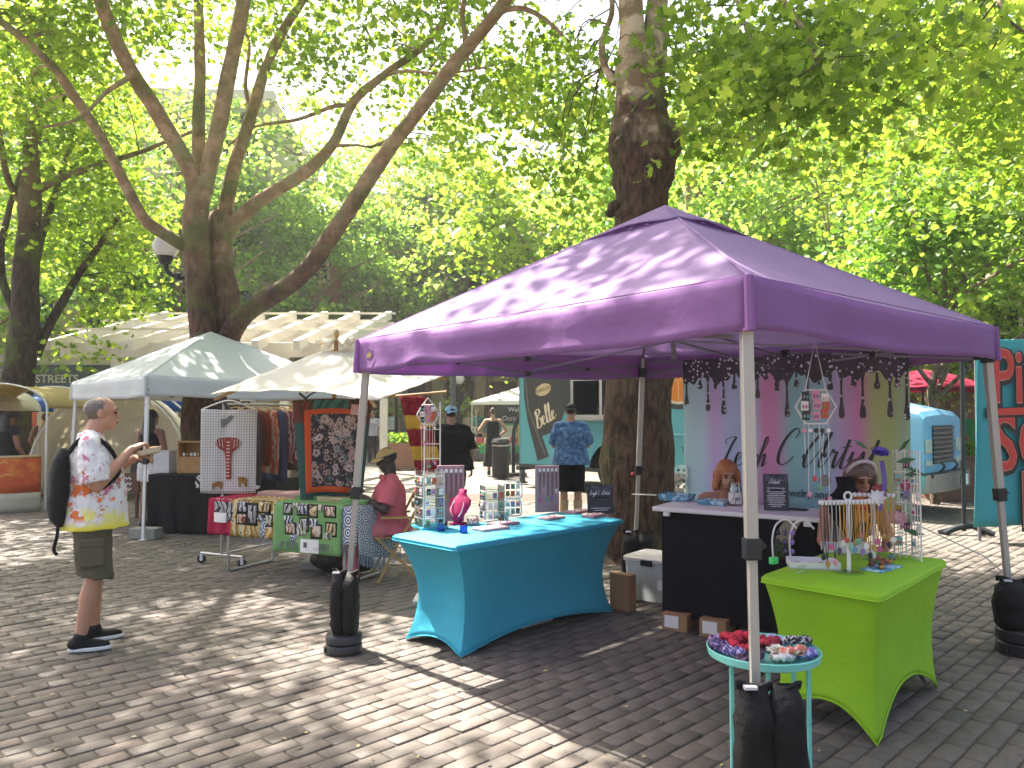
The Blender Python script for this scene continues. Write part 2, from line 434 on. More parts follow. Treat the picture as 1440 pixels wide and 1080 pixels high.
M_LEAF3 = leaf_mat('bright_leaf', '#4c6e28', '#648634', '#86a04c', .5)
_o = [(0, 0), (.26, -.04), (.52, .24), (.28, .38), (.44, .74), (.17, .64), (0, 1), (-.17, .64), (-.44, .74), (-.28, .38), (-.52, .24), (-.26, -.04)]
LEAF12 = (np.array([(x, y - .45, (-.06 if abs(x) < .3 else .05)) for x, y in _o] + [(0, 0, -.05)]), np.array([(12, i, (i + 1) % 12) for i in range(12)]))
LEAF4 = (np.array([(0, -.5, 0), (.46, -.12, .06), (.3, .3, .03), (0, .52, 0), (-.3, .3, .03), (-.46, -.12, .06)]), np.array([(0, 1, 2), (0, 2, 3), (0, 3, 4), (0, 4, 5)]))
def leaves(name, P, size, tpl, m, parent, rng, tilt=.75, cl=None):
    tv, tf = tpl; n = len(P)
    yaw = rng.uniform(0, 2 * PI, n); nrm = rng.normal(0, tilt, (n, 3)); nrm[:, 2] = np.abs(nrm[:, 2]) * .3 + .55
    nrm /= np.linalg.norm(nrm, axis=1)[:, None]
    ref = np.stack([np.cos(yaw), np.sin(yaw), np.zeros(n)], 1)
    x = np.cross(ref, nrm); x /= np.linalg.norm(x, axis=1)[:, None] + 1e-9; y = np.cross(nrm, x)
    sz = size * rng.uniform(.65, 1.25, n)
    pts = P[:, None, :] + sz[:, None, None] * (tv[None, :, 0, None] * x[:, None] + tv[None, :, 1, None] * y[:, None] + tv[None, :, 2, None] * nrm[:, None])
    faces = (tf[None] + (np.arange(n) * len(tv))[:, None, None]).reshape(-1, 3)
    a = np.clip(rng.normal(.5, .2, n) + (0 if cl is None else cl), 0, 1)
    me = np_mesh(name, pts.reshape(-1, 3), faces, 3, m, np.repeat(a, len(tv)), smooth=False)
    o = link(name, me, parent); o['kind'] = 'stuff'; return o
def sprays(centers, per, rad, rng):
    """leaf positions in flattened clumps, with a tone shift per clump"""
    C_ = np.asarray(centers); n = len(C_)
    r = rad * rng.uniform(.6, 1.3, n)
    off = rng.normal(0, .45, (n, per, 3)); off[:, :, 2] *= .5
    P = C_[:, None] + off * r[:, None, None]; P[:, :, 2] -= (off[:, :, 0] ** 2 + off[:, :, 1] ** 2) * r[:, None] * .35
    return P.reshape(-1, 3), np.repeat(rng.normal(0, .16, n), per)
def fill(ells, n, rng, thr=-.1, sc=.45, keep=None):
    """clump centres in a union of ellipsoids, more of them near the skin, with holes"""
    out = []; vol = np.array([e[1][0] * e[1][1] * e[1][2] for e in ells]); vol = vol / vol.sum(); g = 0
    while len(out) < n and g < n * 60:
        g += 1
        c, r = ells[int(rng.choice(len(ells), p=vol))]
        d = rng.normal(0, 1, 3); d /= np.linalg.norm(d); k = rng.uniform(.25, 1) ** .5
        p = np.array(c) + d * k * np.array(r)
        if noise.noise(Vector(p) * sc) < thr: continue
        if not lets_shade(p, rng): continue
        out.append(p)
    return np.array(out)
def px_of(p):
    c, s = math.cos(PITCH), math.sin(PITCH); y, z = p[1], p[2] - EYE
    f = y * c + z * s; return (720 + F * p[0] / f, 540 - F * (z * c - y * s) / f) if f > .5 else (-1e6, 1e6)
# where the paving and the canopy lie in the sun, the crowns have gaps
SUNNY = [(705, 1005, 225, 110), (560, 918, 85, 36), (444, 931, 85, 26), (466, 970, 50, 20), (320, 858, 105, 26), (250, 887, 55, 14), (311, 918, 40, 14), (230, 1010, 60, 20), (285, 1068, 60, 16), (135, 972, 34, 9), (25, 873, 55, 28), (546, 1005, 60, 34), (50, 785, 60, 9), (60, 825, 55, 8), (430, 800, 40, 12), (1330, 860, 70, 12), (1350, 790, 90, 14), (150, 768, 70, 8), (420, 1040, 60, 16), (100, 1050, 50, 14)]
SUNNY_ROOF = [(655, 395, 150, 60), (860, 345, 80, 34), (800, 400, 70, 22), (590, 450, 60, 22), (760, 350, 60, 24), (330, 510, 70, 14), (450, 505, 50, 22)]
def lets_shade(p, rng):
    k = math.cos(SUN_EL) / math.sin(SUN_EL); sx, sy = math.sin(SUN_AZ) * k, math.cos(SUN_AZ) * k
    g = (p[0] - sx * p[2], p[1] - sy * p[2], 0)
    if 11.5 < g[1] < 32 and -5.5 < g[0] < 1.2: return rng.random() < .06
    u, v = px_of(g)
    if g[1] > 2:
        for cx, cy, rx, ry in SUNNY:
            if ((u - cx) / (rx + 9)) ** 2 + ((v - cy) / (ry + 4)) ** 2 < 1: return rng.random() < .02
    q = (p[0] - sx * (p[2] - 2.5), p[1] - sy * (p[2] - 2.5), 2.5)
    if q[1] > 2:
        u, v = px_of(q)
        for cx, cy, rx, ry in SUNNY_ROOF:
            if ((u - cx) / (rx + 10)) ** 2 + ((v - cy) / (ry + 6)) ** 2 < 1: return rng.random() < .05
    return True
def limb(mb, pts, r0, r1, n=10, wob=.02, k=5):
    P = smooth_line([tuple(p) for p in pts], k); m = len(P); rs = []
    Q = []
    for i, p in enumerate(P):
        t = i / (m - 1); r = r0 + (r1 - r0) * t ** .8
        nz = noise.noise_vector(Vector(p) * 1.3)
        Q.append(Vector(p) + nz * wob); rs.append(r * (1 + .10 * noise.noise(Vector(p) * 2.1)))
    mb.tube(Q, rs, n); return Q
def twigs(mb, anchors, centers, rng, most, r=.022, maxd=3.2):
    A = np.array([tuple(a) for a in anchors]); cs = list(centers); rng.shuffle(cs)
    for c in cs[:most]:
        d = np.linalg.norm(A - c, axis=1) + np.maximum(0, A[:, 2] - c[2]) * .8
        j = int(np.argmin(d)); a = A[j]
        if d[j] > maxd: continue
        mid = (a + c) / 2 + rng.normal(0, .12, 3) + np.array([0, 0, .12 * d[j]])
        P = smooth_line([tuple(a), tuple(mid), tuple(c)], 4); L = len(P)
        mb.tube(P, [r * (.5 + .5 * min(d[j] / 2, 1)) * (1 - .75 * i / (L - 1)) for i in range(L)], 5, cap=False)
def px_limb(pts, d0, d1):
    n = len(pts); return [W(u, v, d0 + (d1 - d0) * i / (n - 1)) for i, (u, v) in enumerate(pts)]

# the big plane tree with spreading limbs behind the tents
def tree_spreading():
    rng = np.random.default_rng(21); D = 13.0; base = G(300, 722)
    tr = thing('plane_tree', 'large plane tree behind the grey tent, its mossy trunk fanning into long bare limbs', 'tree', base, 0, 'plane trees in the square')
    mb = MB(); mb.T = Matrix.Translation(-base); A = []
    def add(p, d0, d1, r0, r1, n=10): 
        q = limb(mb, px_limb(p, d0, d1), r0, r1, n); A.extend(q[len(q) // 3:]); return q
    limb(mb, [base + V(0, .1, -.1)] + px_limb([(296, 600), (302, 520), (306, 470)], D, D), .52, .38, 20, .05)
    limb(mb, px_limb([(300, 545), (288, 455), (276, 380), (275, 320), (284, 250)], D, D - .1), .27, .19, 16, .04)
    limb(mb, px_limb([(312, 525), (316, 440), (309, 370), (309, 318), (316, 300)], D + .2, D + .3), .28, .18, 16, .05)
    add([(280, 300), (268, 240), (228, 170), (188, 105), (158, 45), (138, -10), (100, -120), (60, -230)], D, D - 1.8, .155, .085)
    add([(280, 270), (279, 180), (281, 90), (279, 0), (272, -110), (280, -220)], D + .2, D + .6, .12, .07)
    add([(286, 270), (310, 165), (328, 70), (342, 0), (366, -120), (380, -240)], D - .1, D - .8, .15, .08)
    add([(314, 318), (330, 235), (354, 160), (372, 100), (400, 40), (430, -10), (480, -110)], D + .3, D + 1.6, .13, .07)
    add([(318, 325), (365, 282), (428, 243), (468, 202), (498, 142), (538, 106), (600, 60), (650, -10)], D + .3, D + .9, .135, .05)
    add([(322, 476), (345, 442), (418, 392), (462, 338), (518, 252), (570, 178), (640, 90), (700, 15), (745, -60), (800, -160)], D, D - 3.4, .18, .065, 12)
    add([(272, 352), (236, 332), (206, 312), (182, 270), (140, 190), (100, 130), (72, 92), (20, 45), (-40, 0)], D - .1, D - 1.2, .115, .05)
    add([(498, 150), (470, 150), (420, 168), (360, 178), (320, 205)], D + .8, D + 1.0, .05, .02, 6)
    add([(535, 107), (570, 100), (620, 104), (680, 96)], D + .9, D - .5, .04, .015, 6)
    add([(465, 205), (500, 205), (520, 208)], D + .6, D + .4, .04, .015, 6)
    add([(700, 15), (735, 12), (770, 30), (800, 60)], D - 2.8, D - 3, .05, .02, 6)
    add([(188, 105), (150, 130), (110, 168), (60, 180)], D - .9, D - 1.6, .05, .02, 6)
    add([(354, 160), (345, 120), (350, 60), (330, 20)], D + .9, D + 1.0, .045, .02, 6)
    add([(640, 90), (655, 60), (650, 10), (670, -60)], D - 2.3, D - 2.2, .05, .03, 6)
    ells = [((-5.0, 12.0, 11.2), (6.2, 4.8, 2.9)), ((-1.0, 10.6, 9.6), (3.2, 3.0, 2.0)), ((-8, 11.5, 9.2), (2.8, 3, 2.0)), ((-3.5, 9.6, 11.0), (4.5, 3.2, 2.4))]
    c = fill(ells, 860, rng, -.10, .3)
    low = [W(u + rng.normal(0, 22), v + rng.normal(0, 22), d + rng.normal(0, .4)) for u, v, d, k in
           ((640, 140, 14.5, 7), (560, 120, 15.5, 8), (680, 80, 14, 6), (600, 60, 15, 7), (470, 90, 14, 8), (420, 60, 14.4, 8), (540, 30, 15, 7), (350, 40, 15, 6), (700, 150, 14, 7), (740, 100, 13.5, 6),
            (120, 60, 14, 8), (60, 60, 13.6, 9), (90, 20, 14, 8), (200, 30, 14.6, 7), (640, 200, 14, 6), (250, 20, 15, 6), (20, 120, 13.5, 6)) for _ in range(k)]
    c = np.concatenate([c, np.array([tuple(p) for p in low])]) - np.array(base)
    A = [a - base for a in A]
    mb.T = None; twigs(mb, A, c, rng, 230)
    mb.build('trunk', bark_mat('bark_spreading', '#54382a', '#ac8f70', 3.4, 5.4, .6), tr)
    P, cl = sprays(c, 44, .95, rng); leaves('crown', P, .125, LEAF12, M_LEAF, tr, rng, cl=cl)
tree_spreading()

# the thick trunk that rises through the middle of the picture
def tree_burl():
    rng = np.random.default_rng(5); D = 8.9; base = G(899, 784); D = base.y
    tr = thing('plane_tree', 'thick plane tree trunk with a swollen burl rising behind the purple canopy', 'tree', base, 0, 'plane trees in the square')
    mb = MB()
    axis = [((899, 812), .62), ((898, 775), .53), ((897, 740), .485), ((897, 690), .455), ((897, 600), .425), ((897, 520), .405), ((897, 430), .38), ((900, 340), .34), ((905, 285), .31), ((906, 250), .35), ((905, 215), .41), ((905, 185), .405), ((902, 155), .335), ((901, 125), .29), ((899, 100), .27), ((897, 60), .26)]
    pts = [(*(W(u, v, D) - base), r) for (u, v), r in axis]; pts = [(a_, b_, c_, r_ * .92) for a_, b_, c_, r_ in pts]; pts[0] = (0, 0, -.05, .66)
    sm = smooth_line(pts, 9); n = 64; rings = []
    for x, y, z, r in sm:
        ring = []
        for j in range(n):
            a = 2 * PI * j / n; d = V(math.cos(a), math.sin(a), 0)
            q = d * r; s3 = Vector((q.x * 1.0, q.y * 1.0, z * .3))
            k = noise.noise(s3 * 9) * .022 + noise.noise(s3 * 22) * .014 + noise.noise(V(q.x, q.y, z) * 2.2) * .05 + abs(noise.noise(V(q.x, q.y, z * .35) * 34)) * .014
            if 3.9 < z < 5.3: k += max(0, noise.noise(V(q.x, q.y, z) * 4.5)) * .14
            if z < .5: k += (.5 - z) * .16 * math.cos(a * 5 + 1)
            ring.append(V(x, y, z) + d * (r + k))
        rings.append(ring)
    mb.loft(rings)
    for (u, v, rr) in ((866, 292, .10), (858, 300, .06), (915, 655, .06), (866, 195, .09), (940, 205, .10)):
        p = W(u, v, D - .30 if u > 900 else D - .1) - base; mb.ell(p, (rr, rr * .8, rr * .9), 12)
    A = []
    top = W(897, 120, D) - base
    def add(p, d0, d1, r0, r1, n=12):
        q = [x - base for x in px_limb(p, d0, d1)]; q = limb(mb, q, r0, r1, n, .02); A.extend(q[len(q) // 4:])
    add([(890, 140), (889, 60), (886, 0), (880, -90), (860, -200), (840, -330)], D - .12, D + .4, .165, .11, 18)
    add([(918, 135), (921, 60), (924, 0), (934, -90), (960, -210), (985, -330)], D + .07, D + .1, .145, .10, 18)
    add([(884, -60), (800, -100), (740, -60), (690, -20)], D, D - 1.5, .09, .03)
    add([(866, 118), (850, 95), (846, 60), (860, 20), (858, -20)], D, D + .5, .05, .03, 8)
    add([(930, -60), (1010, -60), (1080, -20), (1130, 40), (1150, 90)], D, D - 2.6, .075, .006)
    add([(940, -100), (1100, -180), (1250, -140), (1360, -60), (1420, 30)], D, D - 3.0, .08, .006)
    add([(960, -210), (1150, -330), (1330, -330)], D, D - 1.5, .09, .03)
    add([(1010, -60), (1040, 10), (1060, 60), (1110, 90)], D - .9, D - 1.6, .03, .005, 6)
    add([(860, -200), (700, -300), (560, -330)], D, D - 2, .09, .03)
    ells = [((2.6, 8.2, 9.8), (4.6, 4.2, 2.4)), ((6.0, 7.6, 8.6), (2.8, 3, 2.0)), ((0.0, 8.4, 10.2), (3.0, 2.6, 1.8))]
    c = list(fill(ells, 210, rng, .05, .5))
    for u, v, d, k in ((1060, 60, 7.6, 11), (1120, 110, 7.4, 11), (1090, 170, 7.8, 6), (1010, 40, 8.2, 7), (1180, 40, 7.2, 7), (1400, 50, 6.6, 10), (1370, 140, 8.6, 8), (1420, 190, 8.8, 7), (1300, 90, 9.2, 6),
                       (1330, 20, 8.0, 10), (1150, 150, 8.5, 7), (800, 80, 10.6, 9), (770, 130, 11.2, 8), (820, 150, 11, 9), (800, 210, 10.2, 8), (980, 90, 9.6, 12), (1000, 170, 10, 10), (1430, 120, 8, 8), (1250, 30, 7, 10)):
        for _ in range(k): c.append(tuple(W(u + rng.normal(0, 34), v + rng.normal(0, 30), d + rng.normal(0, .45))))
    c = np.array([tuple(p) for p in c]) - np.array(base)
    tw = MB(); twigs(tw, A, c, rng, 150, .014)
    mb.build('trunk', bark_mat('bark_burl', '#57412f', '#c9b092', 4.6, 5.5, .3), tr)
    tw.build('twig', mat('twig_bark', '#5a4a38', .9), tr)
    P, cl = sprays(c, 52, .8, rng); leaves('crown', P, .105, LEAF12, M_LEAF, tr, rng, cl=cl)
tree_burl()

def tree_left():
    rng = np.random.default_rng(31); base = G(22, 690); D = base.y
    tr = thing('plane_tree', 'dark trunked plane tree at the far left rising behind the blue market tents', 'tree', base, 0, 'plane trees in the square')
    mb = MB(); A = []
    def add(p, d0, d1, r0, r1, n=10):
        q = [x - base for x in px_limb(p, d0, d1)]; q = limb(mb, q, r0, r1, n, .04); A.extend(q[len(q) // 2:])
    add([(20, 700), (18, 600), (26, 520), (34, 430), (40, 330), (42, 250)], D, D, .42, .20, 18)
    add([(42, 270), (48, 170), (56, 90), (68, 10), (76, -90), (70, -200)], D, D, .19, .11)
    add([(46, 270), (100, 246), (160, 226), (222, 204), (280, 180)], D, D - .6, .10, .03)
    add([(50, 500), (78, 440), (108, 388), (148, 332), (168, 306)], D + .2, D + .8, .12, .05)
    add([(44, 400), (58, 330), (80, 270), (100, 190)], D + .4, D + 1.2, .13, .05)
    add([(30, 470), (2, 380), (8, 310), (30, 240)], D, D + .5, .10, .05)
    add([(40, 300), (12, 255), (0, 190), (-20, 120)], D, D - .5, .09, .04)
    add([(52, 140), (30, 110), (0, 60), (-40, 20)], D, D - .6, .08, .03)
    add([(60, 90), (90, 60), (100, 20), (120, -40)], D, D + .3, .07, .03)
    add([(66, 45), (75, 120), (80, 150), (110, 100), (112, 60)], D, D, .05, .02, 6)
    c = list(fill([((-11.5, 16, 11.5), (6, 5, 3.4)), ((-10.5, 18, 7.0), (3.5, 2.5, 2.2))], 340, rng, -.08, .4))
    for u, v, d, k in ((60, 60, D, 14), (20, 150, D, 12), (90, 130, D, 10), (130, 200, D + .5, 12), (60, 210, D + .6, 10), (160, 270, D + 1, 14), (100, 320, D + 1.5, 14), (150, 400, D + 1.5, 8), (120, 455, D + 1, 4), (10, 320, D + 1, 8), (200, 330, D + 1.5, 12), (170, 130, D, 10)):
        for _ in range(k): c.append(tuple(W(u + rng.normal(0, 26), v + rng.normal(0, 24), d + rng.normal(0, .6))))
    c = np.array([tuple(p) for p in c]) - np.array(base)
    twigs(mb, A, c, rng, 160)
    mb.build('trunk', bark_mat('bark_left', '#3a2c22', '#857056', 5.0, 8, .8), tr)
    P, cl = sprays(c, 40, 1.0, rng); leaves('crown', P, .13, LEAF12, M_LEAF, tr, rng, cl=cl)
tree_left()

M_BGBARK = bark_mat('bark_far', '#6b5847', '#a08c74', 3, 7, .4)
def bg_tree(label, x, y, h, rad, zc, seed, m=M_LEAF2, n=170, per=40, size=.26, tr_r=.22, lean=0.0, squash=1.0):
    rng = np.random.default_rng(seed); base = V(x, y, -.03)
    tr = thing('plane_tree', label, 'tree', base, 0, 'plane trees in the square')
    mb = MB(); A = []
    q = limb(mb, [V(0, 0, -.1), V(lean * .3, .1, zc * .45), V(lean * .7, 0, zc * .8), V(lean, 0, h * .85)], tr_r, tr_r * .35, 10, .1); A += q[len(q) // 2:]
    for k in range(7):
        a = rng.uniform(0, 2 * PI); z0 = rng.uniform(.35, .8) * zc; L = rad * rng.uniform(.6, .9)
        q = limb(mb, [V(lean * .5, 0, z0), V(lean * .5 + math.cos(a) * L * .4, math.sin(a) * L * .4, z0 + L * .45), V(lean + math.cos(a) * L, math.sin(a) * L, z0 + L * .8)], tr_r * .45, .04, 7, .08); A += q
    ells = [((lean, 0, zc), (rad, rad * .8, (h - zc) * squash))] + [((lean + rng.uniform(-.6, .6) * rad, rng.uniform(-.5, .3) * rad, zc + rng.uniform(-.5, .5) * (h - zc)), (rad * .55, rad * .5, rad * .45)) for _ in range(4)]
    c = fill(ells, n, rng, .0, .27); twigs(mb, A, c, rng, 60, .03, 4)
    mb.build('trunk', M_BGBARK, tr)
    P, cl = sprays(c, per, 1.15, rng); leaves('crown', P, size, LEAF4, m, tr, rng, cl=cl)
BG = [
 ('tall plane tree behind the white pergola, its crown above the beams', -12.5, 29, 15, 5.2, 9.0, 1),
 ('broad plane tree behind the left building corner beyond the dark trunk', -17, 24, 14, 5.5, 8.0, 2),
 ('plane tree beyond the plaza between the pergola and the purple canopy', -2.5, 43, 17, 6.0, 10.0, 3),
 ('plane tree with a thick straight trunk on the sunlit plaza behind the black shirted person', -4.15, 38.5, 17, 4.8, 10.5, 4),
 ('slim young plane tree trunk in front of the pale facade', -1.2, 39, 15, 4.2, 10.0, 5),
 ('plane tree behind the rear of the food truck', 2.0, 31, 16, 5.5, 9.5, 6),
 ('leafy plane tree behind the middle of the food truck', 5.5, 24, 13, 4.8, 7.6, 7),
 ('tall plane tree behind the food truck windscreen', 9.0, 27, 16, 5.5, 8.5, 8),
 ('plane tree behind the crimson umbrella with low branches', 10.8, 19.5, 12, 4.2, 7.2, 9),
 ('plane tree behind the turquoise painted banner', 13.5, 17, 13, 4.6, 7.5, 10),
 ('distant plane tree behind the arched market tents', -13.5, 33, 16, 6.0, 9.0, 11),
 ('distant plane tree far behind the clothes rack', -10.0, 42, 18, 6.5, 11, 12),
 ('distant plane tree at the back of the plaza beyond the white tent', 1.5, 46, 20, 7, 12, 13),
 ('tall distant plane tree behind the striped scarf', -6.0, 45, 20, 7, 12, 14),
 ('distant plane tree in front of the dark brick building', 14, 28, 18, 6, 10, 15),
 ('plane tree between the pergola and the pale stone building', -9.2, 33.5, 16, 4.8, 9.5, 17),
 ('distant plane tree beyond the left tents at the street corner', -23, 30, 16, 6, 9, 16),
]
for b in BG: bg_tree(*b, m=(M_LEAF2 if b[6] % 3 else M_LEAF), n=150 if b[2] < 30 else 115, size=.175 if b[2] < 30 else .24, per=76)
bg_tree('sunlit yellow green young tree hanging low behind the right canopy corner', 7.6, 14.2, 6.4, 1.9, 4.6, 44, M_LEAF3, n=100, per=70, size=.115, tr_r=.09, lean=.4)
bg_tree('small bright green tree beside the crimson umbrella', 11.2, 18.2, 5.6, 1.3, 3.6, 45, M_LEAF3, n=60, per=50, size=.11, tr_r=.06)

# ------------------------------------------------------------------ buildings
M_STONE = mat('pale_stone', '#c9b9a2', .85, var=.1, scale=1.5, bump=.2, bscale=30)
M_CREAM = mat('cream_stone', '#d8cab4', .85, var=.08, scale=1.2)
M_PINKBR = mat('pink_render', '#a8705c', .85, var=.12, scale=2)
def brick_wall_mat(name, c1, c2, mo):
    t = NT(name); v = t.co(); sx = t.n('SeparateXYZ', {0: v}); vv = t.n('CombineXYZ', {0: t.math('ADD', sx.outputs[0], sx.outputs[1]), 1: sx.outputs[2]})
    b = t.n('TexBrick', {'Vector': vv, 'Color1': C(c1), 'Color2': C(c2), 'Mortar': C(mo), 'Scale': 1.0, 'Mortar Size': .012, 'Brick Width': .23, 'Row Height': .08})
    t.bs(Base_Color=t.mix(t.math('MULTIPLY', t.noise(v, 1.2), .5), b.outputs[0], mul(C(c1), .7)), Roughness=.9); return t.m
M_BRICK = brick_wall_mat('dark_brick', '#6b4336', '#593a30', '#4a4039')
M_GLASS = mat('window_glass', '#1a2022', .08, var=.3, scale=.6)
M_DKFRAME = mat('dark_frame', '#2e3236', .5)
M_SIGNBLUE = mat('slate_signboard', '#555a63', .6)
M_LETTER = mat('sign_letter', '#cfc6ae', .6)
def building(name, label, x, y, rz, w, h, dep, m, floors, bays, z0, ww, wh, trim=M_CREAM, fh=None):
    b = thing(name, label, 'building', (x, y, -.03), rz)
    MB().box((w / 2, dep / 2, h / 2), (w, dep, h)).build('wall', m, b)
    fh = fh or (h - z0) / floors
    fr = MB(); 
    ww2 = ww / 2
    for f, s in (((0, -.06, -wh / 2 - .09), (ww + .3, .22, .14)), ((0, -.05, wh / 2 + .1), (ww + .2, .18, .16)), ((-ww2 - .04, -.035, 0), (.08, .1, wh)), ((ww2 + .04, -.035, 0), (.08, .1, wh)), ((0, -.03, 0), (ww, .06, .06))): fr.box(f, s)
    pm = MB().box((0, -.012, 0), (ww, .02, wh))
    fme = fr.mesh('window', trim); pme = pm.mesh('pane', M_GLASS)
    for f in range(floors):
        for k in range(bays):
            o = link('window', fme, b); o.location = ((k + .5) * w / bays, 0, z0 + f * fh + fh / 2)
            link('pane', pme, o)
    MB().box((w / 2, -.12, h - .25), (w + .3, .5, .5)).box((w / 2, -.08, z0 - .15), (w, .24, .3)).build('cornice', trim, b)
    return b
bl = building('stone_building', 'pale stone building behind the far left tree with a slate signboard over its shops', -34, 31, R(3), 24, 15, 10, M_STONE, 3, 9, 3.9, 1.3, 1.9)
MB().box((12, -.2, 3.1), (23.5, .3, 1.0)).build('signboard', M_SIGNBLUE, bl, bevel=.03)
p = bl.matrix_basis.inverted()
lp = W(69, 533, 31.6); 
text('lettering', 'E STREETS', .46, M_LETTER, bl, (lp.x + 34 + .22, -.36, 3.02), (PI / 2, 0, 0), .01, bold=.008)
for i in range(8):
    MB().box((1.8 + i * 2.9, -.06, 1.25), (2.3, .1, 2.5)).build('shop_window', M_GLASS, bl)
    MB().box((.35 + i * 2.9, -.1, 1.3), (.3, .2, 2.6)).build('pilaster', M_CREAM, bl)
bm_ = building('plaza_building', 'sunlit pale stone building with columns across the plaza behind the black shirted person', -9.5, 44, R(-2), 18, 14, 9, M_CREAM, 3, 7, 4.6, 1.4, 2.0)
for i in range(8): MB().box((.6 + i * 2.4, -.25, 2.2), (.7, .5, 4.4)).build('column', M_CREAM, bm_, bevel=.04)
for i in range(7): MB().box((1.8 + i * 2.4, -.05, 1.7), (1.5, .08, 3.4)).build('doorway', mat('doorway_brown', '#4a3229', .6), bm_)
bp = building('pink_building', 'pink brick building at the back of the plaza behind the orange tapestry', -15.5, 40, R(0), 6.5, 11, 8, M_PINKBR, 2, 3, 4.2, 1.2, 1.7)
MB().box((3.2, -.2, 3.5), (6.0, .3, .5)).build('shop_fascia', mat('fascia_pink', '#b98876', .7), bp)
for i in range(3): MB().box((1.1 + i * 2.1, -.05, 1.5), (1.5, .08, 3.0)).build('shop_window', M_GLASS, bp)
br_ = building('brick_building', 'dark brick building glimpsed through the leaves behind the turquoise banner', 7.5, 33, R(-12), 26, 17, 10, M_BRICK, 4, 9, 4.0, 1.4, 2.1, trim=mat('stone_trim', '#8d8478', .8))
for i in range(8): MB().box((2 + i * 3.1, -.06, 1.4), (2.2, .1, 2.6)).build('shop_window', M_GLASS, br_)
bb = building('brick_house', 'brown brick wall building beyond the crimson umbrella on the right', 12.5, 23, R(-20), 12, 8, 6, brick_wall_mat('brown_brick', '#7d5540', '#6a4736', '#6d6156'), 2, 4, 2.6, 1.2, 1.5)

# ------------------------------------------------------------------ white pergola
M_WHITEW = mat('white_painted_wood', '#dcd3c6', .6, var=.05, scale=3)
M_ENDG = mat('beam_end', '#4b4a46', .8)
pg = thing('pergola', 'large white timber pergola with sloping rafters behind the grey and cream tents', 'pergola', (0, 0, -.03))
for (x0, x1, y, z) in ((-10.4, -3.1, 18, 3.12), (-10.0, -3.2, 20, 3.62), (-9.7, -3.3, 22, 4.05)):
    MB().bar((x0, y, z), (x1, y, z), .12, .34).build('beam', M_WHITEW, pg, bevel=.01)
    for xe in (x0, x1): MB().box((xe + (-.004 if xe == x0 else .004), y, z), (.012, .13, .35)).build('beam_end', M_ENDG, pg)
for i in range(8):
    x = -10.3 + i * .92
    MB().bar((x, 17.3, 3.17), (x + .3, 22.6, 4.5), .15, .22).build('rafter', M_WHITEW, pg)
    MB().bar((x + .3, 22.6, 4.5), (x + .302, 22.62, 4.506), .156, .226).build('rafter_end', M_ENDG, pg)
for i in range(3):
    y = 18.4 + i * 1.5; z = 3.37 + (y - 17.3) * .251
    MB().bar((-10.5, y, z), (-3.2, y, z), .05, .05).build('batten', M_WHITEW, pg)
for x in (-9.1, -6.4, -3.6):
    for y, z in ((18, 3.0), (22, 3.95)):
        MB().box((x, y, z / 2), (.2, .2, z)).build('post', M_WHITEW, pg)
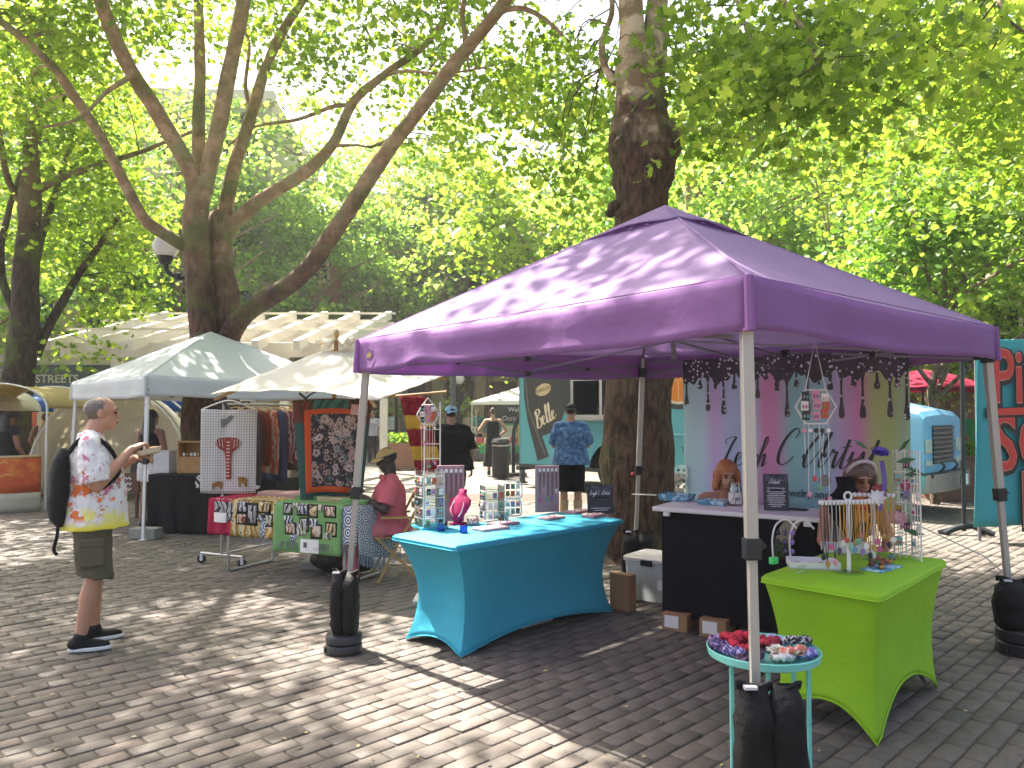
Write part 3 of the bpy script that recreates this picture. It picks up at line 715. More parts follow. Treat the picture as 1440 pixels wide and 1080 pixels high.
# ------------------------------------------------------------------ pop-up canopies
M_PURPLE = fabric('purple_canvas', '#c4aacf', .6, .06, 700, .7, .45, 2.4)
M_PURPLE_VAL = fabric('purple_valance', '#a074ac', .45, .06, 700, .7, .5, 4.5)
M_ALU = mat('canopy_leg', '#aaa498', .45, .15, var=.05)
M_GREYTUBE = mat('grey_tube', '#77757a', .5, .3, var=.05)
M_BLACKP = mat('black_plastic', '#17171a', .5, var=.15)
M_BLACKFAB = fabric('black_nylon', '#0c0a0b', 0, .2, 300, .6, .5, 9)
M_WHITEPL = mat('white_plastic', '#d9d6d0', .5, var=.04)
M_STRAP = fabric('black_strap', '#0f0f11', 0, .1, 500, .8)
def canopy(name, label, cor, peak, feet, mroof, mval, vh=.235, group=None, vent=True, bracket=2.0, collar=1.08, leg_w=.05, legs_on=(0, 1, 2, 3), sag=.07, wave=.02, crumple=None, leg_m=None):
    leg_m = leg_m or M_ALU; c0 = sum(cor, Vector()) / 4; org = V(c0.x, c0.y, 0)
    t = thing(name, label, 'canopy', org, 0, group); L = lambda p: Vector(p) - org
    roof = MB(); tv = .83 if vent else 1.0
    for i in range(4):
        a, b = cor[i], cor[(i + 1) % 4]
        def fn(u, v, a=a, b=b):
            v = v * tv; p = a.lerp(b, u).lerp(peak, v)
            s_ = math.sin(PI * u) ; p.z -= sag * s_ * (1 - v) * math.sin(PI * min(v * 1.1 + .08, 1)) + .02 * s_ * (1 - v)
            p.z += (.012 * noise.noise(V(p.x * 1.6, p.y * 1.6, 3)) + .006 * noise.noise(V(u * 14, v * 2.5, i))) * (1 - v) * min(1, v * 8)
            return L(p)
        roof.grid(fn, 36, 20)
    me = roof.build('roof', mroof, t, ang=25, solid=.004)
    if vent:
        cap = MB()
        for i in range(4):
            a, b = cor[i], cor[(i + 1) % 4]
            def fc(u, v, a=a, b=b):
                v = .745 + v * .255; p = a.lerp(b, u).lerp(peak, v); k = (v - .745) / .255
                p.z += .012 + .03 * (1 - k) * math.sin(PI * u) ** 2; return L(p)
            cap.grid(fc, 8, 5)
        cap.build('vent_cap', mroof, t, ang=25, solid=.004)
        for i in range(4):
            a, b = cor[i], cor[(i + 1) % 4]
            vb = MB()
            for u in (.32, .5, .68):
                p0 = a.lerp(b, u).lerp(peak, .74); p1 = a.lerp(b, .5 + (u - .5) * .6).lerp(peak, .86); p0.z += .012; p1.z += .014
                vb.bar(L(p0), L(p1), .02, .006)
            vb.build('vent_strap', mval, t)
    for i in range(4):
        a, b = cor[i], cor[(i + 1) % 4]; d = (b - a).normalized(); nn = V(d.y, -d.x, 0)
        if nn.dot((a + b) / 2 - c0) < 0: nn = -nn
        def fv(u, v, a=a, b=b, nn=nn, i=i):
            p = a.lerp(b, u); e = math.sin(PI * u)
            p.z += -.02 * e + .003 - v * vh * (1 + .04 * math.sin(u * 9 + i)); off = .012 + v * (.018 + wave * (math.sin(u * 23 + i * 2) * .5 + noise.noise(V(u * 6, i, v)) * .8)) * min(1, e * 4)
            off += .008 * math.sin(v * PI * 2) * e
            if crumple and i == crumple[0]:
                k = math.exp(-((u - crumple[1]) / .06) ** 2); off += .05 * k * v; p.z += .05 * k * v
            return L(p + nn * off)
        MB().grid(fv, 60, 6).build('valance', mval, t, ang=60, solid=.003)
    for i in range(4):   # stitched hip seam and hem
        a = cor[i]; q = MB(); q.tube([L(a.lerp(peak, k / 14 * .8)) + V(0, 0, .004) for k in range(15)], .006, 6); q.build('hip_seam', mroof, t); q = MB(); ou = (a - c0); ou.z = 0; ou.normalize(); q.tube([L(a + ou * .012), L(a + ou * .02 - V(0, 0, vh * .5)), L(a + ou * .028 - V(0, 0, vh * 1.0))], .022, 8); q.build('corner_seam', mval, t)
        b = cor[(i + 1) % 4]; q = MB(); q.tube([L(a.lerp(b, k / 20)) + V(0, 0, .004 - .0 * k) + (V(0, 0, -.0)) for k in range(21)], .003, 6); q.build('eave_seam', mval, t)
    tops = []
    for i, (c, f) in enumerate(zip(cor, feet)):
        inn = (c0 - c); inn.z = 0; inn.normalize()
        top = V(c.x, c.y, c.z - .03) + inn * .06; tops.append(top); f = Vector(f)
        if i not in legs_on: continue
        at = lambda z: f.lerp(top, (z - f.z) / (top.z - f.z))
        rot = math.atan2(inn.y, inn.x)
        lg = MB()
        lg.bar(L(at(collar)), L(at(bracket + .02)), leg_w); o = lg.build('leg', leg_m, t, bevel=.004)
        lo = MB(); lo.bar(L(f), L(at(collar)), leg_w * .72); lo.box(L(f + V(0, 0, .006)), (.09, .09, .008)); lo.build('lower_leg', leg_m, o)
        MB().bar(L(at(collar - .05)), L(at(collar + .04)), leg_w * 1.35).bar(L(at(collar) + V(.03, 0, 0)), L(at(collar) + V(.055, 0, .012)), .03).build('collar', M_BLACKP, o, bevel=.005)
        MB().bar(L(at(bracket)), L(at(bracket + .09)), leg_w * 1.4).box(L(at(bracket + .04) + inn * .05), (.09, .03, .04), rot).build('bracket', M_BLACKP, o, bevel=.005)
        MB().bar(L(at(bracket + .085)), L(top), leg_w * .6).build('corner_post', leg_m, o)
    for i in range(4):
        a, b = tops[i].copy(), tops[(i + 1) % 4].copy(); zt, zb = min(a.z, b.z) - .03, min(a.z, b.z) - .16
        tr = MB(); jt = MB()
        P = lambda u, z: L(V(a.x + (b.x - a.x) * u, a.y + (b.y - a.y) * u, z + (a.z - cor[0].z) * 0))
        for u0, u1 in ((.02, .5), (.5, .98)):
            tr.bar(P(u0, zt), P(u1, zb), .012, .018); tr.bar(P(u0, zb), P(u1, zt), .012, .018)
            jt.box(P((u0 + u1) / 2, (zt + zb) / 2), (.04, .04, .03))
        for z in (zt, zb): jt.box(P(.5, z), (.06, .05, .045))
        tr.build('truss', M_GREYTUBE, t); jt.build('truss_joint', M_BLACKP, t)
    hp = MB()
    for tp in tops: hp.bar(L(tp), L(peak - V(0, 0, .05)), .016)
    mids = [(tops[i] + tops[(i + 1) % 4]) / 2 for i in range(4)]; hub = V(c0.x, c0.y, bracket + .18)
    for m_ in mids: hp.bar(L(V(m_.x, m_.y, bracket + .12)), L(hub + V(0, 0, .1)), .014); hp.bar(L(V(m_.x, m_.y, bracket + .0)), L(hub - V(0, 0, .02)), .014)
    hp.bar(L(hub - V(0, 0, .15)), L(peak - V(0, 0, .03)), .03)
    hp.build('roof_frame', M_GREYTUBE, t)
    return t, tops, L
P0 = W(1052, 388, 3.3); PL = W(506, 478, 5.6); PR = W(1397, 460, 5.5); PB = PL + PR - P0; PB.z = 2.22
FEET = [V(1.02, 3.3, 0), G(484, 903), V(3.52, 5.55, 0), G(892, 812)]
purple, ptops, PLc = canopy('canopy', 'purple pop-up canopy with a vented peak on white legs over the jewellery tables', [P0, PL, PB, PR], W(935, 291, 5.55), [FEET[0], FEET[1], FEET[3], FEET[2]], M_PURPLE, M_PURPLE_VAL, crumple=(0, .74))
# round woven badge near the left end of the valance
bd = PL.lerp(P0, .06); dd = (P0 - PL).normalized(); nn = V(-dd.y, dd.x, 0); nn = nn if nn.y < 0 else -nn
bg = MB(); fr = lambda x, y, z: PLc(V(bd.x, bd.y, bd.z - .12) + dd * x + V(0, 0, y) + nn * (z + .034))
bg.prism([(.045 * math.cos(a), .045 * math.sin(a)) for a in [2 * PI * k / 20 for k in range(20)]], .004, fr)
bo = bg.build('badge', mat('badge_purple', '#7a5486', .7), purple)
b2 = MB(); b2.prism([(x * .03, y * .03) for x, y in ((-1, -.3), (-.55, -.75), (.55, -.75), (1, -.3), (.6, .3), (.45, -.1), (0, .55), (-.45, -.1), (-.6, .3))], .003, lambda x, y, z: fr(x, y, z + .004)); b2.build('crown_mark', mat('badge_gold', '#b79a4b', .5), bo)
# red clamp on the rear leg
def pole_knob(): 
    p = W(890, 667, FEET[3].y - .04); MB().ell(PLc(p), (.022, .022, .022)).build('pin_button', mat('red_button', '#b03038', .4), purple)
pole_knob()
# weights
def puffy_bag(name, label, loc, rz, w, h, d, straps=True, group='weights on the purple canopy legs', lobes=2, tip=.0):
    t = thing(name, label, 'weight bag', loc, rz, group)
    for k in range(lobes):
        x0 = (k - (lobes - 1) / 2) * w / lobes * .84; rings = []; n = 22
        for i in range(13):
            v = i / 12; z = h * v; prof = (.86 + .2 * math.sin(PI * min(v * 1.05, 1))) * (1 if v < .86 else 1 - (v - .86) * 2.2)
            prof *= (1 if v > .05 else .9)
            ring = []
            for j in range(n):
                a = 2 * PI * j / n; ca, sa = math.cos(a), math.sin(a)
                rx = w / lobes / 2 * prof * (1.04); ry = d / 2 * prof * (1 if v < .86 else max(.12, 1 - (v - .86) * 6.2))
                q = V(x0 + rx * abs(ca) ** .8 * (1 if ca > 0 else -1), ry * abs(sa) ** .8 * (1 if sa > 0 else -1), z)
                q += V(ca, sa, 0) * (noise.noise(V(q.x * 9, q.y * 9, q.z * 14 + k)) * .012 + math.sin(q.z * 60 + noise.noise(q * 5) * 5) * .0025)
                ring.append(q)
            rings.append(ring)
        MB().loft(rings).build('bag_lobe', M_BLACKFAB, t, ang=60)
    tp = MB(); ww = w * .5
    tp.grid(lambda u, v: V((u - .5) * w * (.86 + tip * .4 * v), .012 * math.sin(u * 14), h * .965 + v * .03 - .02 * math.sin(PI * u) + .022 * noise.noise(V(u * 4, v, h))), 24, 3)
    tp.build('top_flap', M_BLACKFAB, t, solid=.012)
    for z in (h * .38, h * .72): MB().bar((-w * .12, -d * .42, z), (w * .12, -d * .42, z), .012, .035).build('strap', M_STRAP, t)
    MB().box((-.28 * w, -.02, h * .985), (.05, .03, .012)).build('tag', mat('tag_silver', '#c9c9cf', .3, .3), t)
    return t
puffy_bag('weight_bag', 'large puffy black weight bag strapped to the front canopy leg under the round tray table', (1.035, 3.19, 0), R(2), .30, .56, .15, tip=.12)
puffy_bag('weight_bag', 'black weight bag with silver flaps on the leg left of the blue table', (-1.155, 5.46, .13), R(-6), .20, .42, .16, tip=.2)
puffy_bag('weight_bag', 'wide black weight bag on the right canopy leg in front of the turquoise banner', (3.52, 5.42, .17), R(-12), .40, .33, .2, tip=.06)
puffy_bag('weight_bag', 'black weight bag at the rear canopy leg behind the white storage bin', (FEET[3].x + .02, FEET[3].y - .1, 0), R(0), .34, .48, .2)
def weight_plate(label, loc, r, h, n=2):
    t = thing('weight_plate', label, 'weight', loc, R(20), 'weights on the purple canopy legs')
    for k in range(n):
        z = k * h / n; hh = h / n
        o = MB().lathe([(r * .9, z + .002), (r, z + .012), (r, z + hh - .012), (r * .95, z + hh - .002)], n=32).build('ring', mat('weight_grey', '#2b2a2c', .35, .2, var=.1), t)
        if k == 0: MB().box((-r + .0, 0, z + hh * .45), (.02, .05, hh * .6)).build('slot', M_BLACKP, o)
    return t
weight_plate('round dark weight plate under the bag left of the blue table', (-1.16, 5.46, 0), .125, .13)
weight_plate('round black weight plate under the wide bag on the right canopy leg', (3.52, 5.44, 0), .17, .17)
# ------------------------------------------------------------------ tables in stretch covers
def stretch_table(name, label, near, e1, l1, e2, l2, H, m, group, arch=.2, pinch=.17):
    """near: corner towards us; e1, l1: along; e2, l2: across"""
    e1 = Vector((*e1, 0)).normalized(); e2 = Vector((*e2, 0)).normalized(); near = Vector(near)
    cen = near + e1 * l1 / 2 + e2 * l2 / 2; t = thing(name, label, 'table', cen, 0, group)
    nu = 30; per = []
    for sd_, (L1, steps) in enumerate(((l1, 26), (l2, 14), (l1, 26), (l2, 14))):
        for k in range(steps): per.append((sd_, k / steps))
    rr = .035
    def pt(sd_, u, ins, rnd=True):
        a, b = l1 / 2 - ins, l2 / 2 - ins * .62
        c = ((-a, -b), (a, -b), (a, b), (-a, b)); p, q = c[sd_], c[(sd_ + 1) % 4]
        x, y = p[0] + (q[0] - p[0]) * u, p[1] + (q[1] - p[1]) * u
        ca = min(a - abs(x), b - abs(y)); 
        k = min(u, 1 - u) * math.hypot(q[0] - p[0], q[1] - p[1])
        if k < rr:   # round the corner
            cx, cy = (p if u < .5 else q); s = (rr - k) / rr * .3 * rr
            x -= math.copysign(s, cx); y -= math.copysign(s, cy)
        return x, y
    rings = []; nv = 18
    for i in range(nv + 1):
        v = i / nv; ring = []
        for sd_, u in per:
            e = math.sin(PI * u); mid = e ** 1.2
            zb = arch * (1 - (abs(2 * u - 1)) ** 2.2) * (1 if sd_ % 2 == 0 else .8) + (0.004 if e < .02 else .0)
            z = H - .03 - (H - .03 - zb) * v; t_ = (H - z) / H
            ins = pinch * math.sin(PI * min(1, t_ * .93)) ** .9 * (.95 + .25 * mid) + .045 * t_
            x, y = pt(sd_, u, ins)
            ring.append(e1 * x + e2 * y + V(0, 0, z))
        rings.append(ring)
    top = []
    for ins, z in ((-.004, H - .03), (-.004, H - .012), (.012, H - .001)): top.append([e1 * x + e2 * y + V(0, 0, z) for x, y in (pt(s_, u, ins) for s_, u in per)])
    c2 = MB(); c2.loft(list(reversed(rings)) + top, cap=False)
    n = len(per); o_ = len(c2.v) - n
    c2.f.append(tuple(range(o_, o_ + n))); c2.mi.append(0)
    c2.build('stretch_cover', m, t, ang=50, solid=.003)
    q = MB(); q.tube([p * 1.0 for p in rings[-1]], .006, 6, closed=True); q.build('hem', m, t)
    q = MB(); q.tube([V(p.x * 1.001, p.y * 1.001, p.z - .004) for p in top[0]], .0045, 6, closed=True); q.build('seam', m, t)
    lg = MB()
    for sx in (-1, 1):
        for sy in (-1, 1):
            q = MB(); q.tube([e1 * (sx * (l1 / 2 - .3)) + e2 * (sy * (l2 / 2 - .2)) + V(0, 0, H - .05), e1 * (sx * (l1 / 2 - .27)) + e2 * (sy * (l2 / 2 - .18)) + V(0, 0, .25), e1 * (sx * (l1 / 2 - .125)) + e2 * (sy * (l2 / 2 - .10)) + V(0, 0, .02)], .012, 8); q.build('leg', M_GREYTUBE, t)
    MB().box((0, 0, H - .022), (l1 - .12, l2 - .12, .02), math.atan2(e1.y, e1.x)).build('table_top', M_WHITEPL, t)
    return t
M_BLUEC = fabric('blue_spandex', '#37a0b6', 0, .08, 1200, .65, .35, 5); M_LIMEC = fabric('lime_spandex', '#88b822', 0, .08, 1200, .65, .35, 5)
stretch_table('display_table', 'long table in a bright blue stretch cover with jewellery stands', (-.366, 5.23, 0), (.70, .715), 1.87, (-.715, .70), .72, .76, M_BLUEC, 'tables under the purple canopy', arch=.085, pinch=.14)
stretch_table('display_table', 'short table in a lime green stretch cover beside the round tray table', (1.79, 3.84, 0), (.67, .74), 1.26, (-.685, .73), .64, .76, M_LIMEC, 'tables under the purple canopy', arch=.19, pinch=.075)
# counter
A = V(1.15, 6.08, 0); B = V(2.12, 5.46, 0); ce = (B - A).normalized(); cn = V(-ce.y, ce.x, 0); cl_ = (B - A).length; crz = math.atan2(ce.y, ce.x)
ct = thing('counter', 'black draped checkout counter with a white folding top behind the lime table', 'counter', A + cn * .25 + ce * cl_ / 2, crz)
cl2 = MB()
def drape(u, v):
    per = 2 * (cl_ + .46); s = u * per; w2, d2 = cl_ / 2, .23
    segs = ((-w2, -d2, 1, 0, cl_), (w2, -d2, 0, 1, .46), (w2, d2, -1, 0, cl_), (-w2, d2, 0, -1, .46))
    for x, y, dx, dy, L in segs:
        if s <= L + 1e-6: break
        s -= L
    k = v * .012 * math.sin(u * 60) + .006 * noise.noise(V(u * 20, v * 3, 1))
    return V(x + dx * s + dy * k * 1, y + dy * s - dx * k, .885 - v * .80)
cl2.grid(drape, 110, 10); cl2.build('black_drape', fabric('counter_cloth', '#0b0a0f', 0, .15, 600, .8, .5, 4), ct, ang=70)
MB().box((0, 0, .905), (cl_ + .12, .56, .035)).build('counter_top', M_WHITEPL, ct, bevel=.008)
for sx in (-1, 1):
    MB().box((sx * (cl_ / 2 - .06), -.28, .872), (.05, .03, .03)).build('clip', M_WHITEPL, ct, bevel=.004)
    for sy in (-1, 1): MB().cyl((sx * (cl_ / 2 - .04), sy * .2, 0), (sx * (cl_ / 2 - .04), sy * .2, .89), .014).build('leg', M_GREYTUBE, ct)
M_CARD = mat('cardboard', '#9a7450', .85, var=.1, scale=4); M_PAPER = mat('paper', '#e4e0d8', .8, var=.03)
for u, v, w, lab in ((948, 888, .2, 'left brown cardboard box with a white label under the black counter'), (1002, 897, .2, 'right brown cardboard box with a white label under the black counter')):
    p = G(u, v); b = thing('cardboard_box', lab, 'box', p + cn * .12, crz, 'boxes under the counter')
    MB().box((0, 0, .065), (w, .24, .13)).build('carton', M_CARD, b, bevel=.004)
    MB().box((-.02, -.122, .07), (.11, .004, .09)).build('label', M_PAPER, b)
# storage bins
M_BIN = NT('clear_bin'); M_BIN.bs(Base_Color=(.86, .88, .9, 1), Roughness=.35, Transmission_Weight=.35, IOR=1.3); M_BIN = M_BIN.m
def bin_(label, loc, rz, w, d, h, lid='white'):
    t = thing('storage_bin', label, 'bin', loc, rz, 'plastic storage bins')
    bx = MB(); a = .92
    rings = []
    for s_, z in ((a, .004), (a, .01), (1, h)): rings.append([V(x * w / 2 * s_, y * d / 2 * s_, z) for x, y in ((-1, -.9), (-.9, -1), (.9, -1), (1, -.9), (1, .9), (.9, 1), (-.9, 1), (-1, .9))])
    bx.loft(rings); bx.build('tub', M_BIN, t, bevel=.006)
    rl = [[V(x * (w / 2 + e), y * (d / 2 + e), z) for x, y in ((-1, -.9), (-.9, -1), (.9, -1), (1, -.9), (1, .9), (.9, 1), (-.9, 1), (-1, .9))] for e, z in ((.012, h - .02), (.014, h + .012), (-.01, h + .03), (-.05, h + .022))]
    l = MB().loft(rl).build('lid', M_WHITEPL, t, bevel=.004)
    for s_ in (-1, 1): MB().box((s_ * .0, s_ * (d / 2 + .018), h - .02), (.11, .02, .05)).build('latch', M_BLACKP, t, bevel=.004)
    MB().box((w * .3, -d / 2 - .001, h * .45), (.08, .003, .09)).build('label', M_PAPER, t)
    return t
bin_('white lidded clear storage bin with black latches between the blue table and the counter', (1.30, 7.02, 0), R(-38), .46, .4, .36)
bin_('clear storage bin pushed under the near end of the blue table', (-.26, 5.86, 0), R(45), .42, .3, .17)
bin_('clear storage bin under the middle of the blue table', (.11, 6.24, 0), R(45), .4, .3, .19)
cb = thing('cardboard_box', 'tall brown cardboard box standing at the far foot of the blue table', 'box', (.93, 6.62, 0), R(45), 'boxes under the counter')
MB().box((0, 0, .15), (.1, .2, .3)).build('carton', M_CARD, cb, bevel=.004)
# round side table
M_MINT = mat('mint_enamel', '#7fd0c0', .35, var=.04)
st = thing('tray_table', 'round mint green metal tray table heaped with scrunchies beside the front leg', 'side table', (1.19, 3.75, 0), R(8))
rT = .255
MB().lathe([(.0, .497), (rT - .012, .497), (rT, .503), (rT + .006, .535), (rT + .002, .538), (rT - .004, .512), (rT - .02, .505), (0, .505)], n=56, cap=False).build('tray', M_MINT, st, ang=35)
for a in (200, 250, 330, 20): 
    x, y = .2 * math.cos(R(a)), .2 * math.sin(R(a)); MB().box((x, y, .248), (.016, .016, .496)).build('leg', M_MINT, st)
fb = MB()
for a in (200, 20): fb.box((.2 * math.cos(R(a)), .2 * math.sin(R(a)), .49), (.05, .02, .012))
fb.bar((.2 * math.cos(R(200)), .2 * math.sin(R(200)), .488), (.2 * math.cos(R(250)), .2 * math.sin(R(250)), .488), .012); fb.bar((.2 * math.cos(R(330)), .2 * math.sin(R(330)), .07), (.2 * math.cos(R(20)), .2 * math.sin(R(20)), .07), .01)
fb.bar((.2 * math.cos(R(330)), .2 * math.sin(R(330)), .488), (.2 * math.cos(R(20)), .2 * math.sin(R(20)), .488), .012)
fb.build('brace', M_MINT, st)
def scrunchie(mb, c, r, th, seed, tilt):
    rr = random.Random(seed); ph = rr.uniform(0, 6)
    Rm = Euler((rr.uniform(-tilt, tilt), rr.uniform(-tilt, tilt), rr.uniform(0, 6))).to_matrix(); n = 26
    vs = []; m_ = 8
    for i in range(n):
        a = 2 * PI * i / n; k = 1 + .35 * math.sin(a * 9 + ph) * .5 + rr.uniform(-.12, .12)
        for j in range(m_):
            b = 2 * PI * j / m_; q = V((r + th * k * math.cos(b)) * math.cos(a), (r + th * k * math.cos(b)) * math.sin(a), th * k * .8 * math.sin(b) + th * .25 * math.sin(a * 7 + ph))
            vs.append(Vector(c) + Rm @ q)
    mb.add(vs, [(i * m_ + j, ((i + 1) % n) * m_ + j, ((i + 1) % n) * m_ + (j + 1) % m_, i * m_ + (j + 1) % m_) for i in range(n) for j in range(m_)])
def fab_print(name, base, c2, sc=60):
    t = NT(name); f = t.ramp(t.noise(t.co(), sc, 3), [(.5, gray(0)), (.58, gray(1))]); t.bs(Base_Color=t.mix(f, C(base), C(c2)), Roughness=.8); return t.m
SC = [('#3a2850', '#8a7aa6', 'dark purple patterned'), ('#b01c34', '#8a1228', 'crimson'), ('#c02038', '#901828', 'bright red'), ('#4b3a72', '#b6acd0', 'violet speckled'), ('#7d1c2c', '#a83040', 'wine red'), ('#14131a', '#3a3640', 'black'),
      ('#8f98c4', '#d9d4e6', 'pale lilac'), ('#1c1a20', '#c8c4c8', 'black and white'), ('#c86e58', '#e6d0c0', 'coral print'), ('#d9d2c8', '#b0a0a8', 'cream print'), ('#6a5aa0', '#c6c0e0', 'blue violet'), ('#2c2030', '#70506a', 'plum'), ('#b9353f', '#7a1420', 'cherry red'), ('#5a3a66', '#a090b4', 'mauve')]
POS = [(-.19, .04, 0), (-.11, .11, 1), (-.08, .05, 1), (-.15, -.04, 0), (.06, .10, 0), (-.02, .16, 0), (.12, .14, 0), (.19, .07, 1), (.10, -.10, 1), (.05, -.12, 0), (.17, -.05, 0), (-.10, -.12, 0), (.03, .06, 1), (-.17, .12, 0)]
WHERE = ['at the left rim', 'left of the leg', 'nearest the leg on its left', 'at the near left rim', 'behind the white flower', 'at the back rim', 'at the back right', 'at the far right rim', 'in front on the right', 'beside the white flower in front', 'at the near right rim', 'at the front left rim', 'just right of the leg', 'at the back left rim']
for i, ((b, c2, nm), (x, y, hi), wh) in enumerate(zip(SC, POS, WHERE)):
    p = Vector((1.19, 3.75, .53 + hi * .022)) + V(x, y, 0); q = MB(); scrunchie(q, (0, 0, 0), .036 + .006 * (i % 3), .021, i, .35)
    o = q.build('scrunchie', fab_print('scrunchie_cloth_%d' % i, b, c2), ang=80); o.location = p
    tag(o, '%s fabric scrunchie %s of the mint tray' % (nm, wh), 'scrunchie', 'scrunchies on the mint tray')
def flower(name, label, loc, r, cols, n=26, seed=0, cat='flower', parent=None, face=None):
    rr = random.Random(seed); t = thing(name, label, cat, loc) if parent is None else link(name, None, parent)
    if parent is not None: t.location = loc
    if face is not None: t.rotation_euler = face
    for layer, (rad, col, cnt, up) in enumerate(cols):
        q = MB()
        for k in range(cnt):
            a = 2 * PI * k / cnt + layer * .4 + rr.uniform(-.1, .1); L = r * rad * rr.uniform(.85, 1.1); w = L * .36; d = V(math.cos(a), math.sin(a), 0); s_ = V(-d.y, d.x, 0)
            q.add([V(0, 0, layer * r * .08), d * L * .45 + s_ * w + V(0, 0, up * L * .4 + layer * r * .1), d * L + V(0, 0, up * L * .55 + layer * r * .08), d * L * .45 - s_ * w + V(0, 0, up * L * .4 + layer * r * .1), d * L * .5 + V(0, 0, up * L * .28 + layer * r * .1)], [(0, 4, 1), (1, 4, 2), (2, 4, 3), (3, 4, 0)])
        q.build('petals', mat('petal_' + col, col, .6), t)
    return t
flower('cloth_flower', 'white cloth flower clip lying among the scrunchies right of the leg', (1.225, 3.66, .545), .06, ((1, '#e6e2d2', 11, .3), (.75, '#e6e2d2', 9, .7), (.45, '#d9d4bc', 7, 1.1)), seed=2)
flower('cloth_flower', 'coral cloth flower clip in front on the mint tray', (1.30, 3.63, .54), .05, ((1, '#d8ccbe', 10, .3), (.7, '#c8785e', 8, .7), (.4, '#c85f48', 6, 1.1)), seed=3)
lf = MB()
for k in range(7):
    a = .9 * k; d = V(math.cos(a), math.sin(a), 0); s_ = V(-d.y, d.x, 0); lf.add([V(0, 0, 0), d * .04 + s_ * .014, d * .075 + V(0, 0, .01), d * .04 - s_ * .014], [(0, 1, 2, 3)])
o = lf.build('leaf_sprig', mat('sprig_green', '#2f5a2c', .6)); o.location = (1.23, 3.64, .535); tag(o, 'dark green fabric leaf sprig under the white cloth flower', 'leaf clip')
# ------------------------------------------------------------------ people
def skin_mat(name, col):
    if name in _mc: return _mc[name]
    t = NT(name); co = t.co(); f = t.noise(co, 14, 4)
    t.bs(Base_Color=t.mix(f, mul(C(col), .82), mul(C(col), 1.15)), Roughness=.5, Subsurface_Weight=.08, Subsurface_Radius=(.02, .008, .004)); t.bump(t.noise(co, 120, 3), .12, .002)
    _mc[name] = t.m; return t.m
def hair_mat(name, col, var=.5):
    if name in _mc: return _mc[name]
    t = NT(name); co = t.co(scale=(1, 1, .22)); f = t.noise(co, 90, 4)
    t.bs(Base_Color=t.mix(f, mul(C(col), 1 - var), mul(C(col), 1 + var)), Roughness=.5); t.bump(f, .7, .006); _mc[name] = t.m; return t.m
J0 = dict(pel=(0, 0, .95), neck=(0, -.01, 1.46), hipL=(-.09, 0, .91), hipR=(.09, 0, .91), kneeL=(-.10, .01, .50), kneeR=(.10, .01, .50), ankL=(-.10, -.02, .085), ankR=(.10, -.02, .085),
          shL=(-.185, 0, 1.40), shR=(.185, 0, 1.40), elbL=(-.24, -.03, 1.12), elbR=(.24, -.03, 1.12), wrL=(-.25, .06, .88), wrR=(.25, .06, .88), head=(0, .025, 1.615))
